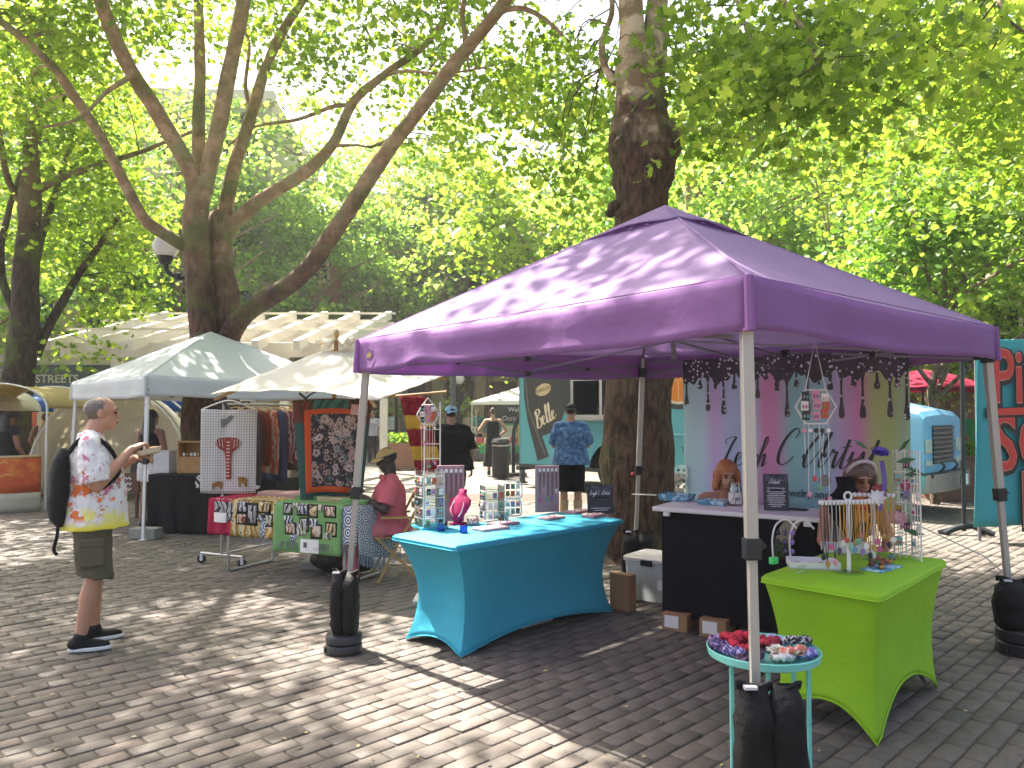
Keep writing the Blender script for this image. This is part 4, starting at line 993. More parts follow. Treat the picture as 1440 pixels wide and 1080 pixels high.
class Person:
    """facing +y, right hand at +x; joints in metres for a 1.75 m figure"""
    def __init__(s, label, loc, rz, H=1.75, pose=None, skin='#a87858', head_rot=(0, 0, 0), toe=None, vox=.010, handcurl=.6, handdir=None, wide=1.0, group='people at the market', belly=0.0, thumb_up=False, fing=True):
        s.k = H / 1.75; s.J = {k: Vector(v) for k, v in J0.items()}
        for k, v in (pose or {}).items(): s.J[k] = Vector(v)
        s.o = thing('person', label, 'person', loc, rz, group); s.o.scale = (s.k,) * 3
        s.HR = Euler((R(head_rot[0]), R(head_rot[1]), R(head_rot[2])), 'XYZ').to_matrix(); s.vox = vox; s.wide = wide; s.belly = belly
        s.skin = skin_mat('skin_' + skin, skin); s.toe = {'L': V(0, 1, 0), 'R': V(0, 1, 0)}
        for k, v in (toe or {}).items(): s.toe[k] = Vector(v).normalized()
        s.curl = handcurl; s.hd = {k: Vector(v).normalized() for k, v in (handdir or {}).items()}; s.fing = fing
        s.body()
    def H(s, x, y, z): return s.J['head'] + s.HR @ V(x, y, z)
    def rings(s, spec, n=22):
        """spec: (t along pelvis-neck, half width, half depth, forward shift)"""
        J = s.J; out = []; ax = (J['neck'] - J['pel'])
        for t, rx, ry, fy in spec:
            c = J['pel'] + ax * t; hips = (J['hipR'] - J['hipL']).normalized(); sh = (J['shR'] - J['shL']).normalized()
            a = hips.lerp(sh, min(max(t, 0), 1)); a = (a - ax.normalized() * a.dot(ax.normalized()))
            a.normalize(); f = ax.normalized().cross(a)
            if f.y < -.2 and abs(a.x) > .3 and a.x > 0: f = -f
            out.append([c + a * (rx * math.cos(q) * s.wide) + f * (ry * math.sin(q) + fy) for q in [2 * PI * i / n for i in range(n)]])
        return out
    def body(s):
        J = s.J; b = MB(); B_ = s.belly
        b.loft(s.rings([(-.12, .12, .09, 0), (0, .165, .115, -.005), (.2, .155, .11 + B_ * .5, .01 + B_ * .6), (.4, .15, .11 + B_ * .4, .01 + B_ * .5), (.62, .165, .12, .01), (.8, .165, .105, .005), (.92, .12, .075, 0), (1.0, .065, .06, .0)]))
        b.cap2(J['neck'] - V(0, 0, .03), .066, J['head'] + s.HR @ V(0, -.02, -.06), .060)
        for q in 'LR':
            b.cap2(J['sh' + q], .055 * s.wide ** .5, J['elb' + q], .042); b.cap2(J['sh' + q], .06, J['neck'] - V(0, 0, .04), .055)
            e, w = J['elb' + q], J['wr' + q]; b.cap2(e, .041, e.lerp(w, .35), .042); b.cap2(e.lerp(w, .35), .042, w, .027)
            h, k, a = J['hip' + q], J['knee' + q], J['ank' + q]
            b.cap2(h, .092 * s.wide ** .5, k, .056); b.cap2(k, .055, k.lerp(a, .33) + V(0, -.008, 0), .058); b.cap2(k.lerp(a, .33) + V(0, -.008, 0), .058, a, .037)
            b.cap2(a + V(0, 0, -.035), .036, a + s.toe[q] * .13 + V(0, 0, -.05), .028)
            s.hand(b, q)
        Hh = s.H; M = s.HR
        b.ell(Hh(0, -.012, .025), (.074, .094, .088), 16, rot=M); b.ell(Hh(0, .03, -.045), (.056, .058, .068), 14, rot=M); b.ell(Hh(0, .055, -.088), (.034, .03, .026), 10, rot=M)
        b.ell(Hh(0, .072, .028), (.05, .02, .02), 10, rot=M)
        b.cap2(Hh(0, .086, .018), .010, Hh(0, .100, -.020), .0150, 8)
        b.cap2(Hh(-.02, .086, -.058), .009, Hh(.02, .086, -.058), .009, 8)
        for x in (-1, 1): b.ell(Hh(x * .075, -.012, -.005), (.012, .022, .034), 8, rot=M)
        b.soft('body', s.skin, s.o, s.vox, 4 if s.vox < .009 else 3)
        for x in (-1, 1):
            e = MB().ell(Hh(x * .03, .083, .008), (.014, .009, .0085), 10, rot=M).build('eye', mat('eye_dark', '#241c18', .3), s.o)
            MB().cap2(Hh(x * .016, .092, .034), .0055, Hh(x * .047, .083, .032), .004, 6).build('eyebrow', mat('brow', '#3a2a20', .8), s.o)
        MB().ell(Hh(0, .0945, -.058), (.023, .007, .008), 10, rot=M).build('mouth', mat('lip', '#8a4a42', .5), s.o)
    def hand(s, b, q):
        J = s.J; w = J['wr' + q]; d = s.hd.get(q) or (w - J['elb' + q]).normalized(); sd_ = 1 if q == 'R' else -1
        side = V(0, 0, 1).cross(d)
        if side.length < .3: side = V(0, 1, 0)        # hanging arm: thumb to the front
        side.normalize(); pn = d.cross(side).normalized()
        if abs(d.z) > .7: side = V(0, 1, 0); side = (side - d * side.dot(d)).normalized(); pn = V(-sd_, 0, 0)
        else: side = side * (1 if q == 'R' else -1); pn = V(0, 0, -1); pn = (pn - d * pn.dot(d)).normalized(); side = side
        pm = w + d * .05
        for u in (-.026, -.009, .009, .026): b.cap2(w + d * .015 + side * u * .6, .016, w + d * .088 + side * u, .0125, 8)
        for i, u in enumerate((.028, .010, -.009, -.027)):
            L = (.072, .082, .076, .06)[i]; c = s.curl * (1 + .12 * i); p0 = w + d * .088 + side * u * 1.05
            d1 = (d * math.cos(c * .7) + pn * math.sin(c * .7)); p1 = p0 + d1 * L * .45; d2 = (d * math.cos(c * 1.6) + pn * math.sin(c * 1.6)); p2 = p1 + d2 * L * .35; d3 = (d * math.cos(c * 2.2) + pn * math.sin(c * 2.2)); p3 = p2 + d3 * L * .24
            b.cap2(p0, .0105, p1, .0095, 8); b.cap2(p1, .0095, p2, .0088, 8); b.cap2(p2, .0088, p3, .0075, 8)
        t0 = w + d * .025 + side * .026; t1 = t0 + (d * .6 + side * .7 + pn * .3).normalized() * .042; t2 = t1 + (d * .85 + side * .2 + pn * .4).normalized() * .032
        b.cap2(t0, .014, t1, .012, 8); b.cap2(t1, .0115, t2, .009, 8)
    def shirt(s, m, name='shirt', hem=-.14, sleeve=.85, loose=.028, flare=.03, disp=.02, open_neck=1.01, rs=.075, vox=None, sleeveless=False):
        b = MB(); l = loose; B_ = s.belly
        b.loft(s.rings([(hem, .168 + l + flare, .125 + l + flare + B_ * .4, .0 + B_ * .4), (.0, .168 + l + flare * .5, .12 + l + flare * .5 + B_ * .5, B_ * .5), (.25, .16 + l, .115 + l + B_ * .5, .012 + B_ * .6), (.45, .158 + l, .115 + l + B_ * .4, .012 + B_ * .5), (.65, .168 + l * .8, .122 + l * .7, .01), (.8, .17 + l * .4, .11 + l * .5, .005), (.9, .135, .09, 0), (open_neck, .085, .078, .0)]))
        if not sleeveless:
            for q in 'LR':
                sh, e = s.J['sh' + q], s.J['elb' + q]; w = s.J['wr' + q]
                b.cap2(sh + V(0, 0, .006), .067, s.J['neck'] - V(0, 0, .03), .066)
                if sleeve <= 1: b.tube([sh - (e - sh) * .12, sh, sh.lerp(e, sleeve * .5), sh.lerp(e, sleeve)], [.05, .068, rs, rs * 1.02], 14)
                else: b.tube([sh - (e - sh) * .12, sh, sh.lerp(e, .5), e, e.lerp(w, (sleeve - 1))], [.05, .068, .064, .058, .05], 14)
        return b.soft(name, m, s.o, vox or s.vox * .9, 3, disp, .11)
    def legs(s, m, name='shorts', to=.78, r0=.108, r1=.095, disp=.02, long=False, top=.08):
        b = MB(); b.loft(s.rings([(-.13, .15, .115, 0), (-.06, .175, .125, 0), (0, .18, .127, 0), (top, .172, .122, .004)]))
        for q in 'LR':
            h, k, a = s.J['hip' + q], s.J['knee' + q], s.J['ank' + q]
            if not long: b.tube([h + V(0, 0, .03), h.lerp(k, .3), h.lerp(k, min(to, 1)) if to <= 1 else k] + ([k.lerp(a, to - 1)] if to > 1 else []), [r0 * .95, r0] + [r1] * (2 if to > 1 else 1), 16)
            else: b.tube([h + V(0, 0, .03), h.lerp(k, .4), k, k.lerp(a, .5), a + V(0, 0, -.03)], [r0 * .95, r0, .078, .07, .066], 16)
        return b.soft(name, m, s.o, s.vox, 3, disp, .1)
    def skirt(s, m, name='skirt', t0=.12, z1=.15, r0=.17, r1=.26, y1=.22, disp=.03):
        b = MB(); top = s.rings([(t0, r0, .125, 0)])[0]; c = s.J['pel']; n = len(top); rg = []
        for i in range(9):
            v = i / 8; ring = []
            for j, p in enumerate(top):
                a = 2 * PI * j / n; q = V(c.x + r1 * s.wide * math.cos(a), c.y + y1 * math.sin(a), z1)
                x = p.lerp(q, v); k = 1 + .05 * v * math.sin(a * 7); ring.append(V(c.x + (x.x - c.x) * k, c.y + (x.y - c.y) * k, x.z))
            rg.append(ring)
        b.loft(list(reversed(rg))); return b.soft(name, m, s.o, s.vox, 2, disp, .15)
    def shoes(s, m, sole=None, h=.0):
        for q in 'LR':
            a = s.J['ank' + q]; d = s.toe[q]; sd_ = V(d.y, -d.x, 0); b = MB()
            bz = a.z - .085
            b.cap2(a - d * .035 + V(0, 0, -.035), .045, a + d * .10 + V(0, 0, -.052), .038, 12); b.cap2(a + d * .1 + V(0, 0, -.052), .038, a + d * .155 + V(0, 0, -.058), .03, 12); b.cap2(a + V(0, 0, .01), .047, a + V(0, 0, -.03), .05, 12)
            o = b.soft('shoe', m, s.o, .009, 3)
            sl = MB(); out = []
            for i in range(20):
                t = 2 * PI * i / 20; x = .06 + .135 * math.cos(t); w = .049 * math.sin(t) * (1.06 if x > .05 else .88); out.append(a + d * x + sd_ * w)
            for z0, z1 in (((bz + .002), (bz + .026)),):
                sl.loft([[V(p.x, p.y, z0) for p in out], [V(p.x, p.y, z1) for p in out]])
            sl.build('sole', sole or m, o, bevel=.005)
            ms = [m2 for m2 in (sole,) if m2]
    def hair(s, m, kind='short'):
        b = MB(); H = s.H; M = s.HR
        if kind == 'short':
            b.ell(H(0, -.022, .035), (.081, .098, .090), 18, rot=M)
        elif kind == 'balding':
            b.ell(H(0, -.032, .022), (.081, .093, .084), 18, rot=M); b.ell(H(0, -.012, .05), (.069, .072, .062), 14, rot=M)
        elif kind == 'long':
            b.ell(H(0, -.025, .035), (.088, .102, .095), 18, rot=M)
            b.loft([[H(.09 * math.cos(a) * w, -.075 + .055 * math.sin(a) * w, z) for a in [2 * PI * i / 14 for i in range(14)]] for w, z in ((.9, .03), (1.15, -.1), (1.3, -.25), (1.25, -.42), (.8, -.52))])
        elif kind == 'bun':
            b.ell(H(0, -.028, .035), (.083, .100, .092), 18, rot=M); b.ell(H(0, -.10, .09), (.045, .045, .045), 12, rot=M)
        elif kind == 'wavy':
            b.ell(H(0, -.022, .04), (.092, .102, .092), 18, rot=M)
            for x in (-1, 1):
                b.cap2(H(x * .078, .015, .03), .030, H(x * .092, .03, -.09), .026); b.cap2(H(x * .07, -.05, 0), .04, H(x * .085, -.03, -.13), .03)
        o = b.soft('hair', m, s.o, .008, 2, .014, .035); return o
    def cap(s, m, brim=None, back=False):
        b = MB(); H = s.H; n = 20; rg = []
        for i in range(7):
            a = (i / 6) * PI / 2; r = math.cos(a); rg.append([H(.088 * max(r, .03) * math.cos(t), -.012 + .106 * max(r, .03) * math.sin(t), .048 + .075 * math.sin(a)) for t in [2 * PI * j / n for j in range(n)]])
        b.loft(rg); o = b.build('cap', m, s.o, ang=80)
        f = -1 if back else 1; q = MB()
        q.grid(lambda u, v: H((u - .5) * .15 * (1 - .25 * v ** 2), -.012 + f * (.088 + .085 * v - .05 * (2 * u - 1) ** 2), .052 - .02 * v - .022 * (2 * u - 1) ** 2), 10, 5)
        q.build('brim', brim or m, o, solid=.005)
        if back: MB().ell(H(0, -.113 if not back else -.113, .06), (.03, .012, .02), 10).build('strap_gap', mat('gap_dark', '#1a1512', .9), o)
        return o
def print_fab(name, base, spots, sc=8, rough=.85):
    """white cloth with splashes: (colour, scale, threshold, z low, z high)"""
    t = NT(name); co = t.co(); z = t.n('SeparateXYZ', {0: co}).outputs[2]; c = C(base)
    for i, (col, s_, th, z0, z1) in enumerate(spots):
        f = t.ramp(t.noise(t.co(loc=(i * 3.7, i * 1.3, i * 2.2)), s_, 5, .6), [(th, gray(0)), (th + .035, gray(1))])
        band = t.n('MapRange', {0: z, 1: z0, 2: z0 + .04}).outputs[0]; band2 = t.n('MapRange', {0: z, 1: z1, 2: z1 - .05}).outputs[0]
        c = t.mix(t.math('MULTIPLY', f, t.math('MULTIPLY', band, band2)), c, C(col))
    t.bs(Base_Color=c, Roughness=rough, Sheen_Weight=.1); t.bump(t.noise(co, 9, 3), .5, .03); return t.m
def xy(u, v): p = G(u, v); return p
# man in the tie-dye shirt, facing right
p = G(133, 914)
man = Person('man in a white shirt splashed with orange and yellow eating from a paper tray', V(p.x - .085, p.y + .08, 0), R(-62), 1.80,
    dict(hipL=(-.09, 0, .91), kneeL=(-.115, .03, .50), ankL=(-.125, .03, .09), kneeR=(.10, .03, .50), ankR=(.11, -.05, .09), shL=(-.185, -.02, 1.40), shR=(.195, -.02, 1.385), elbR=(.235, .03, 1.11), wrR=(.09, .24, 1.35), elbL=(-.23, .05, 1.12), wrL=(-.06, .27, 1.28), neck=(0, -.015, 1.455), head=(0, .06, 1.60), pel=(0, 0, .94)),
    '#b5856a', (-4, 0, -4), vox=.0075, belly=.055, handcurl=.75, handdir={'R': (-.45, .75, .35), 'L': (.45, .8, .15)}, toe={'R': (.12, 1, 0), 'L': (-.1, 1, 0)})
man.shirt(print_fab('tie_dye', '#dcd9d6', [('#c0708a', 14, .56, .95, 1.6), ('#8a5a52', 16, .60, .95, 1.3), ('#d9702a', 9, .54, .86, 1.16), ('#c24a2a', 11, .60, .88, 1.3), ('#e0d878', 5, .50, .80, .98), ('#ddd23c', 4, .42, .74, .88)]), hem=-.24, sleeve=.9, loose=.034, flare=.035, disp=.028, rs=.092)
kh = fabric('khaki_cargo', '#5a5645', 0, .12, 500, .9, .6, 8)
sh_ = man.legs(kh, 'cargo_shorts', to=1.02, r0=.118, r1=.112, disp=.03)
MB().box((.215, .01, .66), (.03, .15, .17)).box((.222, .01, .735), (.03, .155, .06)).build('cargo_pocket', kh, sh_, bevel=.012)
man.hair(hair_mat('hair_grey', '#6a6058'), 'balding')
man.shoes(fabric('black_sneaker', '#141416', 0, .2, 400, .7), mat('white_sole', '#d8d8d6', .5))
bpk = MB(); 
bpk.loft([[V(.145 * w * abs(math.cos(a)) ** .7 * (1 if math.cos(a) > 0 else -1), -.165 - .035 * d_ + .06 * d_ * math.sin(a), z) for a in [2 * PI * i / 18 for i in range(18)]] for w, d_, z in ((.7, .6, .86), (.98, 1.0, .92), (1.05, 1.15, 1.05), (1, 1.05, 1.22), (.85, .8, 1.34), (.5, .45, 1.40))])
pk = thing('backpack', 'dark grey backpack worn by the man in the splashed shirt', 'backpack', man.o.location, R(-62))
bpk.soft('pack', fabric('backpack_cloth', '#17181a', 0, .15, 300, .7), pk, .011, 3, .015)
sb = MB()
for x in (-.11, .11): sb.tube(smooth_line([(x, -.15, 1.36), (x * 1.1, -.07, 1.465), (x * 1.1, .05, 1.455), (x * 1.15, .14, 1.34), (x * 1.35, .165, 1.22), (x * 1.75, .06, 1.12)], 4), .016, 6)
sb.build('shoulder_strap', M_STRAP, pk)
MB().tube(smooth_line([(.12, -.2, .92), (.14, -.2, .82), (.13, -.22, .72), (.14, -.2, .68)], 4), .011, 6).build('loose_strap', M_STRAP, pk)
fd = thing('paper_tray', 'paper food tray with a flatbread held by the man in the splashed shirt', 'food tray', man.o.location, R(-62))
q = MB(); q.T = Matrix.Translation(V(.015, .375, 1.345)) @ Euler((R(14), R(-10), 0)).to_matrix().to_4x4()
q.loft([[V(.062 * s_ * x, .08 * s_ * y, z) for x, y in ((-1, -1), (1, -1), (1, 1), (-1, 1))] for s_, z in ((.8, 0), (1.0, .035), (1.02, .036), (.86, .006))]); q.build('tray', mat('tray_paper', '#c9b79c', .8), fd)
q = MB(); q.T = Matrix.Translation(V(.015, .375, 1.375)) @ Euler((R(14), R(-10), 0)).to_matrix().to_4x4()
q.ell((0, 0, 0), (.05, .075, .022), 14); q.build('flatbread', mat('bread', '#b08a5a', .8, var=.3, scale=30), fd)
# seated person in pink at the textile table
p = G(552, 812)
pk_ = Person('seated person in a coral shirt and tan cap looking at a phone', V(p.x, p.y, 0), R(108), 1.72,
    dict(pel=(0, 0, .52), neck=(0, .03, 1.03), hipL=(-.10, .02, .50), hipR=(.10, .02, .50), kneeL=(-.14, .43, .50), kneeR=(.14, .43, .50), ankL=(-.14, .42, .085), ankR=(.14, .42, .085), shL=(-.19, .03, .97), shR=(.19, .03, .97), elbL=(-.23, .12, .71), elbR=(.23, .12, .71), wrL=(-.07, .33, .84), wrR=(.09, .33, .84), head=(0, .07, 1.195)),
    '#33221b', (-18, 0, 0), vox=.0095, handdir={'L': (.3, .6, .5), 'R': (-.3, .6, .5)}, belly=.04)
pink = fabric('coral_shirt', '#c2606a', 0, .08, 600, .85, .5, 8)
pk_.shirt(pink, hem=-.1, sleeve=.8, loose=.05, flare=.03, disp=.03, rs=.09)
MB().box((-.05, .115, 1.02), (.08, .02, .05), R(25)).box((.05, .115, 1.02), (.08, .02, .05), R(-25)).build('collar', pink, pk_.o, bevel=.006)
pk_.legs(fabric('pink_trousers', '#c06a70', 0, .08), 'trousers', long=True); pk_.hair(hair_mat('hair_black', '#100d0c'), 'short'); pk_.cap(fabric('tan_cap', '#b39a66', 0, .08)); pk_.shoes(mat('dark_shoe', '#221d1b', .6))
ph = MB().box((0, 0, 0), (.075, .012, .15)).build('phone', M_BLACKP, None, bevel=.004); Mr = Matrix.Translation(pk_.o.location) @ Matrix.Rotation(R(108), 4, 'Z')
ph.location = Mr @ V(.01, .42, .93); ph.rotation_euler = (R(-35), 0, R(108)); tag(ph, 'dark phone held up by the seated person in coral', 'phone')
fc = thing('folding_chair', 'wooden folding chair under the person in coral', 'chair', p + V(0, 0, 0), R(108))
M_WOOD = mat('chair_wood', '#b08a4c', .5, var=.15, scale=14)
for x in (-1, 1):
    MB().bar((x * .22, .18, 0), (x * .22, -.26, .82), .03, .02).build('back_leg', M_WOOD, fc); MB().bar((x * .19, -.24, 0), (x * .19, .2, .44), .03, .02).build('front_leg', M_WOOD, fc)
    MB().bar((x * .24, -.22, .62), (x * .24, .16, .63), .04, .02).build('armrest', M_WOOD, fc)
for k in range(4): MB().box((0, -.13 + k * .095, .425), (.40, .08, .018)).build('seat_slat', M_WOOD, fc, bevel=.003)
for k in range(2): MB().box((0, -.235 - k * .02, .70 + k * .09), (.44, .015, .06)).build('back_slat', M_WOOD, fc, bevel=.003)
# backs of the people on the plaza side
bt = Person('broad person in a black shirt and pale blue cap seen from behind', G(634, 748), R(14), 1.76, dict(ankL=(-.13, -.12, .085), kneeL=(-.12, -.02, .5), shL=(-.2, 0, 1.40), shR=(.2, 0, 1.40), elbL=(-.26, .02, 1.12), wrL=(-.25, .16, .95), elbR=(.28, 0, 1.12), wrR=(.30, .07, .87)), '#9a7055', wide=1.36, belly=.08)
bt.shirt(fabric('black_tee', '#0a0a0c', 0, .2, 500, .9, .5, 8), hem=-.2, sleeve=.95, loose=.05, flare=.03, disp=.03, rs=.1); bt.legs(fabric('black_trouser', '#0d0d11', 0, .2), 'trousers', long=True, r0=.12); bt.hair(hair_mat('hair_black', '#100d0c'), 'short'); bt.cap(fabric('pale_blue_cap', '#7ba4c4', 0, .06), back=True); bt.shoes(mat('brown_shoe', '#6a5a48', .7), mat('tan_sole', '#b0a07c', .7))
bm2 = Person('man in a mottled blue shirt and dark cap standing at the food truck hatch', G(803, 737), R(-4), 1.80, dict(elbL=(-.25, .08, 1.13), wrL=(-.16, .28, 1.10), elbR=(.25, .08, 1.13), wrR=(.16, .28, 1.10)), '#a5785a', wide=1.15, belly=.07)
tb = NT('mottled_blue'); f = tb.ramp(tb.noise(tb.co(), 16, 6, .65), [(.35, C('#2c4866')), (.5, C('#46688c')), (.65, C('#6c8cae'))]); tb.bs(Base_Color=f, Roughness=.85); tb.bump(tb.noise(tb.co(), 8, 3), .5, .03)
bm2.shirt(tb.m, hem=-.18, sleeve=.92, loose=.045, flare=.03, disp=.025, rs=.095); bm2.legs(fabric('black_shorts', '#0e0e12', 0, .2), to=1.08, r0=.115, r1=.1); bm2.hair(hair_mat('hair_dark', '#2a211b'), 'short'); bm2.cap(fabric('dark_cap', '#1c1e24', 0, .1), back=True); bm2.shoes(mat('dark_shoe', '#221d1b', .6), mat('white_sole', '#d8d8d6', .5))
for q, s_ in (('L', 1), ('R', -1)):
    a, k = bm2.J['ank' + q], bm2.J['knee' + q]; MB().tube([a + V(0, 0, 0), a.lerp(k, .35), a.lerp(k, .62)], [.043, .062, .066], 12).build('sock', fabric('tan_sock', '#b39a76', 0, .06), bm2.o)
wb = Person('woman in a long black dress with hands on hips out on the sunlit plaza', G(693, 668), R(5), 1.78, dict(elbL=(-.36, -.03, 1.16), wrL=(-.17, .05, 1.02), elbR=(.36, -.03, 1.16), wrR=(.17, .05, 1.02)), '#a3765c', vox=.012)
wb.shirt(fabric('black_dress', '#0f0f12', 0, .2), 'bodice', hem=-.05, sleeveless=True, loose=.012, flare=.0, open_neck=.86, disp=.01); wb.skirt(mat('black_dress', '#111', .9), z1=.22, t0=.2); wb.hair(hair_mat('hair_ash', '#4a4038'), 'bun'); wb.shoes(mat('dark_shoe', '#221d1b', .6))
# the two stall keepers
bw = Person('blonde woman with head bent over the black counter', V(1.79, 6.62, 0), R(172), 1.68, dict(pel=(0, 0, .55), neck=(0, .10, 1.03), hipL=(-.10, .02, .53), hipR=(.10, .02, .53), kneeL=(-.14, .40, .55), kneeR=(.14, .40, .55), ankL=(-.14, .34, .12), ankR=(.14, .34, .12), shL=(-.18, .10, .97), shR=(.18, .10, .97), elbL=(-.26, .22, .80), elbR=(.26, .22, .80), wrL=(-.10, .38, .93), wrR=(.10, .38, .93), head=(0, .19, 1.185)), '#b08468', (-16, 0, 6), vox=.009)
bw.shirt(fabric('dark_top', '#2a2228', 0, .2), 'top', hem=-.1, sleeveless=True, loose=.015, flare=.01, open_neck=.84, disp=.015); bw.legs(fabric('dark_jeans', '#23242c', 0, .1), 'jeans', long=True); bw.hair(hair_mat('hair_blonde', '#a8693a', .4), 'wavy'); bw.shoes(mat('dark_shoe', '#221d1b', .6))
ss = Person('woman with a pale headband bending behind the lime table in a sleeveless top', V(2.36, 5.56, 0), R(186), 1.68, dict(pel=(0, -.14, .72), neck=(0, .10, 1.12), hipL=(-.10, -.12, .70), hipR=(.10, -.12, .70), kneeL=(-.12, .06, .40), kneeR=(.12, .06, .40), ankL=(-.12, -.06, .085), ankR=(.12, -.06, .085), shL=(-.19, .10, 1.05), shR=(.19, .10, 1.05), elbL=(-.25, .13, .80), elbR=(.25, .13, .80), wrL=(-.12, .30, .76), wrR=(.12, .30, .76), head=(0, .21, 1.255)), '#a8765c', (-24, 0, -8), vox=.009)
ss.shirt(fabric('pale_top', '#b8b2b0', 0, .06), 'top', hem=-.1, sleeveless=True, loose=.015, flare=.01, open_neck=.84, disp=.015); ss.legs(fabric('dark_jeans', '#23242c'), 'jeans', long=True); ss.hair(hair_mat('hair_streaky', '#5d4a3c', .6), 'wavy'); ss.shoes(mat('dark_shoe', '#221d1b', .6))
hb = MB(); hb.tube([ss.H(.094 * math.cos(a), -.005 + .02 * math.sin(a), .04 + .098 * math.sin(a)) for a in [PI * i / 14 for i in range(15)]], .014, 8); hb.build('headband', fabric('headband', '#c9b8b8', 0, .05), ss.o)
for nm, pp, lab in (('stool', V(1.79, 6.66, 0), 'stool under the blonde woman behind the counter'),):
    t = thing(nm, lab, 'stool', pp, 0, 'stools'); MB().cyl((0, 0, .44), (0, 0, .48), .17).build('seat', M_BLACKP, t)
    for k in range(4): MB().cyl((.1 * math.cos(k * PI / 2), .1 * math.sin(k * PI / 2), .45), (.17 * math.cos(k * PI / 2), .17 * math.sin(k * PI / 2), 0), .012).build('leg', M_GREYTUBE, t)
# left market people
wl = Person('woman with waist long black hair and white shorts at the black stall', G(210, 742), R(-20), 1.70, dict(elbR=(.26, .02, 1.10), wrR=(.20, .17, .93), elbL=(-.24, .0, 1.12), wrL=(-.2, .2, 1.0)), '#7d5440', vox=.011)
wl.shirt(fabric('black_top', '#131316', 0, .2), 'top', hem=.05, sleeveless=True, loose=.015, flare=.0, open_neck=.86, disp=.01); wl.legs(fabric('white_shorts', '#c9c4c0', 0, .05), to=.55, r0=.115, r1=.115); wl.hair(hair_mat('hair_black', '#100d0c'), 'long'); wl.shoes(mat('dark_shoe', '#221d1b', .6))
wg = Person('woman with long black hair and an ankle length grey skirt at the left edge', G(8, 716), R(-25), 1.68, dict(elbR=(.27, .02, 1.10), wrR=(.25, .15, .95)), '#8a6048', vox=.012, wide=1.1)
wg.shirt(fabric('black_top', '#131316'), 'top', hem=-.02, sleeve=.3, loose=.03); wg.skirt(fabric('grey_skirt', '#4c5058', 0, .08), z1=.2, r1=.3, y1=.26, t0=.1); wg.hair(hair_mat('hair_black', '#100d0c'), 'long'); wg.shoes(mat('dark_shoe', '#221d1b', .6))
wo = Person('woman in an olive tank top with a cross body strap behind the orange banner', G(62, 694), R(30), 1.66, dict(elbR=(.33, -.02, 1.16), wrR=(.17, .06, 1.0), elbL=(-.28, .0, 1.14), wrL=(-.2, .15, 1.0)), '#7d4f36', vox=.012, wide=1.12)
wo.shirt(fabric('olive_tank', '#4a4630', 0, .1), 'tank_top', hem=-.12, sleeveless=True, loose=.02, flare=.01, open_neck=.86, disp=.015); wo.legs(fabric('dark_jeans', '#23242c'), 'jeans', long=True); wo.hair(hair_mat('hair_black', '#100d0c'), 'bun'); wo.shoes(mat('dark_shoe', '#221d1b', .6))
MB().tube(smooth_line([(-.14, -.11, 1.42), (0, -.165, 1.25), (.16, -.14, 1.02)], 5), .014, 6).tube(smooth_line([(-.14, -.11, 1.42), (-.1, .06, 1.44), (.05, .16, 1.25), (.18, .1, 1.02)], 5), .014, 6).build('strap', M_STRAP, wo.o)
def extra(label, u, v, rz, H, top, bottom, hair, skin='#a5785a', kind='short', cap=None, shorts=False, wide=1.05, pose=None, skirt=False):
    p_ = Person(label, G(u, v), R(rz), H, pose or {}, skin, vox=.016, wide=wide, fing=False, group='people in the distance')
    p_.shirt(top, hem=-.14, sleeve=.7, loose=.03, vox=.016)
    p_.legs(bottom, 'shorts' if shorts else 'trousers', long=not shorts); p_.hair(hair, kind)
    if cap: p_.cap(cap)
    p_.shoes(mat('dark_shoe', '#221d1b', .6)); return p_
HB = hair_mat('hair_dark', '#2a211b'); WT = fabric('white_tee', '#c9c9cc', 0, .04); NAV = fabric('navy_shorts', '#22283a', 0, .1); JN = fabric('dark_jeans', '#23242c'); BLK = fabric('black_tee', '#101014')
extra('person in black beside the spreading tree holding a bottle behind the stall', 263, 678, 100, 1.72, BLK, JN, HB, pose=dict(wrR=(.14, .28, 1.1), elbR=(.24, .05, 1.12)))
extra('left one of two people in white shirts and navy shorts by the far planter', 541, 632, 170, 1.76, WT, NAV, HB, shorts=True)
extra('right one of two people in white shirts by the far planter', 551, 632, 180, 1.74, WT, fabric('grey_shorts', '#55565c', 0, .1), hair_mat('hair_ash', '#4a4038'), shorts=True)
extra('person in a straw hat and pale floral shirt at the music stage', 660, 640, 170, 1.74, fabric('floral', '#a8987c', 0, .25), JN, HB, cap=fabric('straw', '#b49a62', 0, .1))
g_ = extra('guitar player in a teal shirt at the music stage', 671, 642, 195, 1.78, fabric('teal_shirt', '#2c7a70', 0, .2), JN, hair_mat('hair_sand', '#8a6a48'), pose=dict(wrL=(-.28, .22, 1.2), elbL=(-.28, .05, 1.12), wrR=(.08, .22, 1.02), elbR=(.25, .02, 1.12)))
gt = thing('guitar', 'electric guitar held by the player in teal', 'guitar', g_.o.location, R(195)); MB().prism([(-.02, -.15), (.12, -.16), (.2, -.08), (.16, .02), (.2, .1), (.08, .14), (-.04, .1), (-.1, -.02)], .04, lambda x, y, z: V(x, .2 + z, 1.0 + y)).build('guitar_body', mat('guitar_white', '#c9c4b8', .3), gt, bevel=.01); MB().bar((-.02, .225, 1.02), (-.5, .225, 1.24), .05, .025).build('neck', mat('guitar_neck', '#6a4a30', .5), gt)
extra('person in a pink shirt and teal hat beside the bonnet of the food truck', 1330, 688, 100, 1.70, fabric('pink_tee', '#b06078', 0, .1), JN, HB, cap=fabric('teal_hat', '#2c6a62', 0, .1))
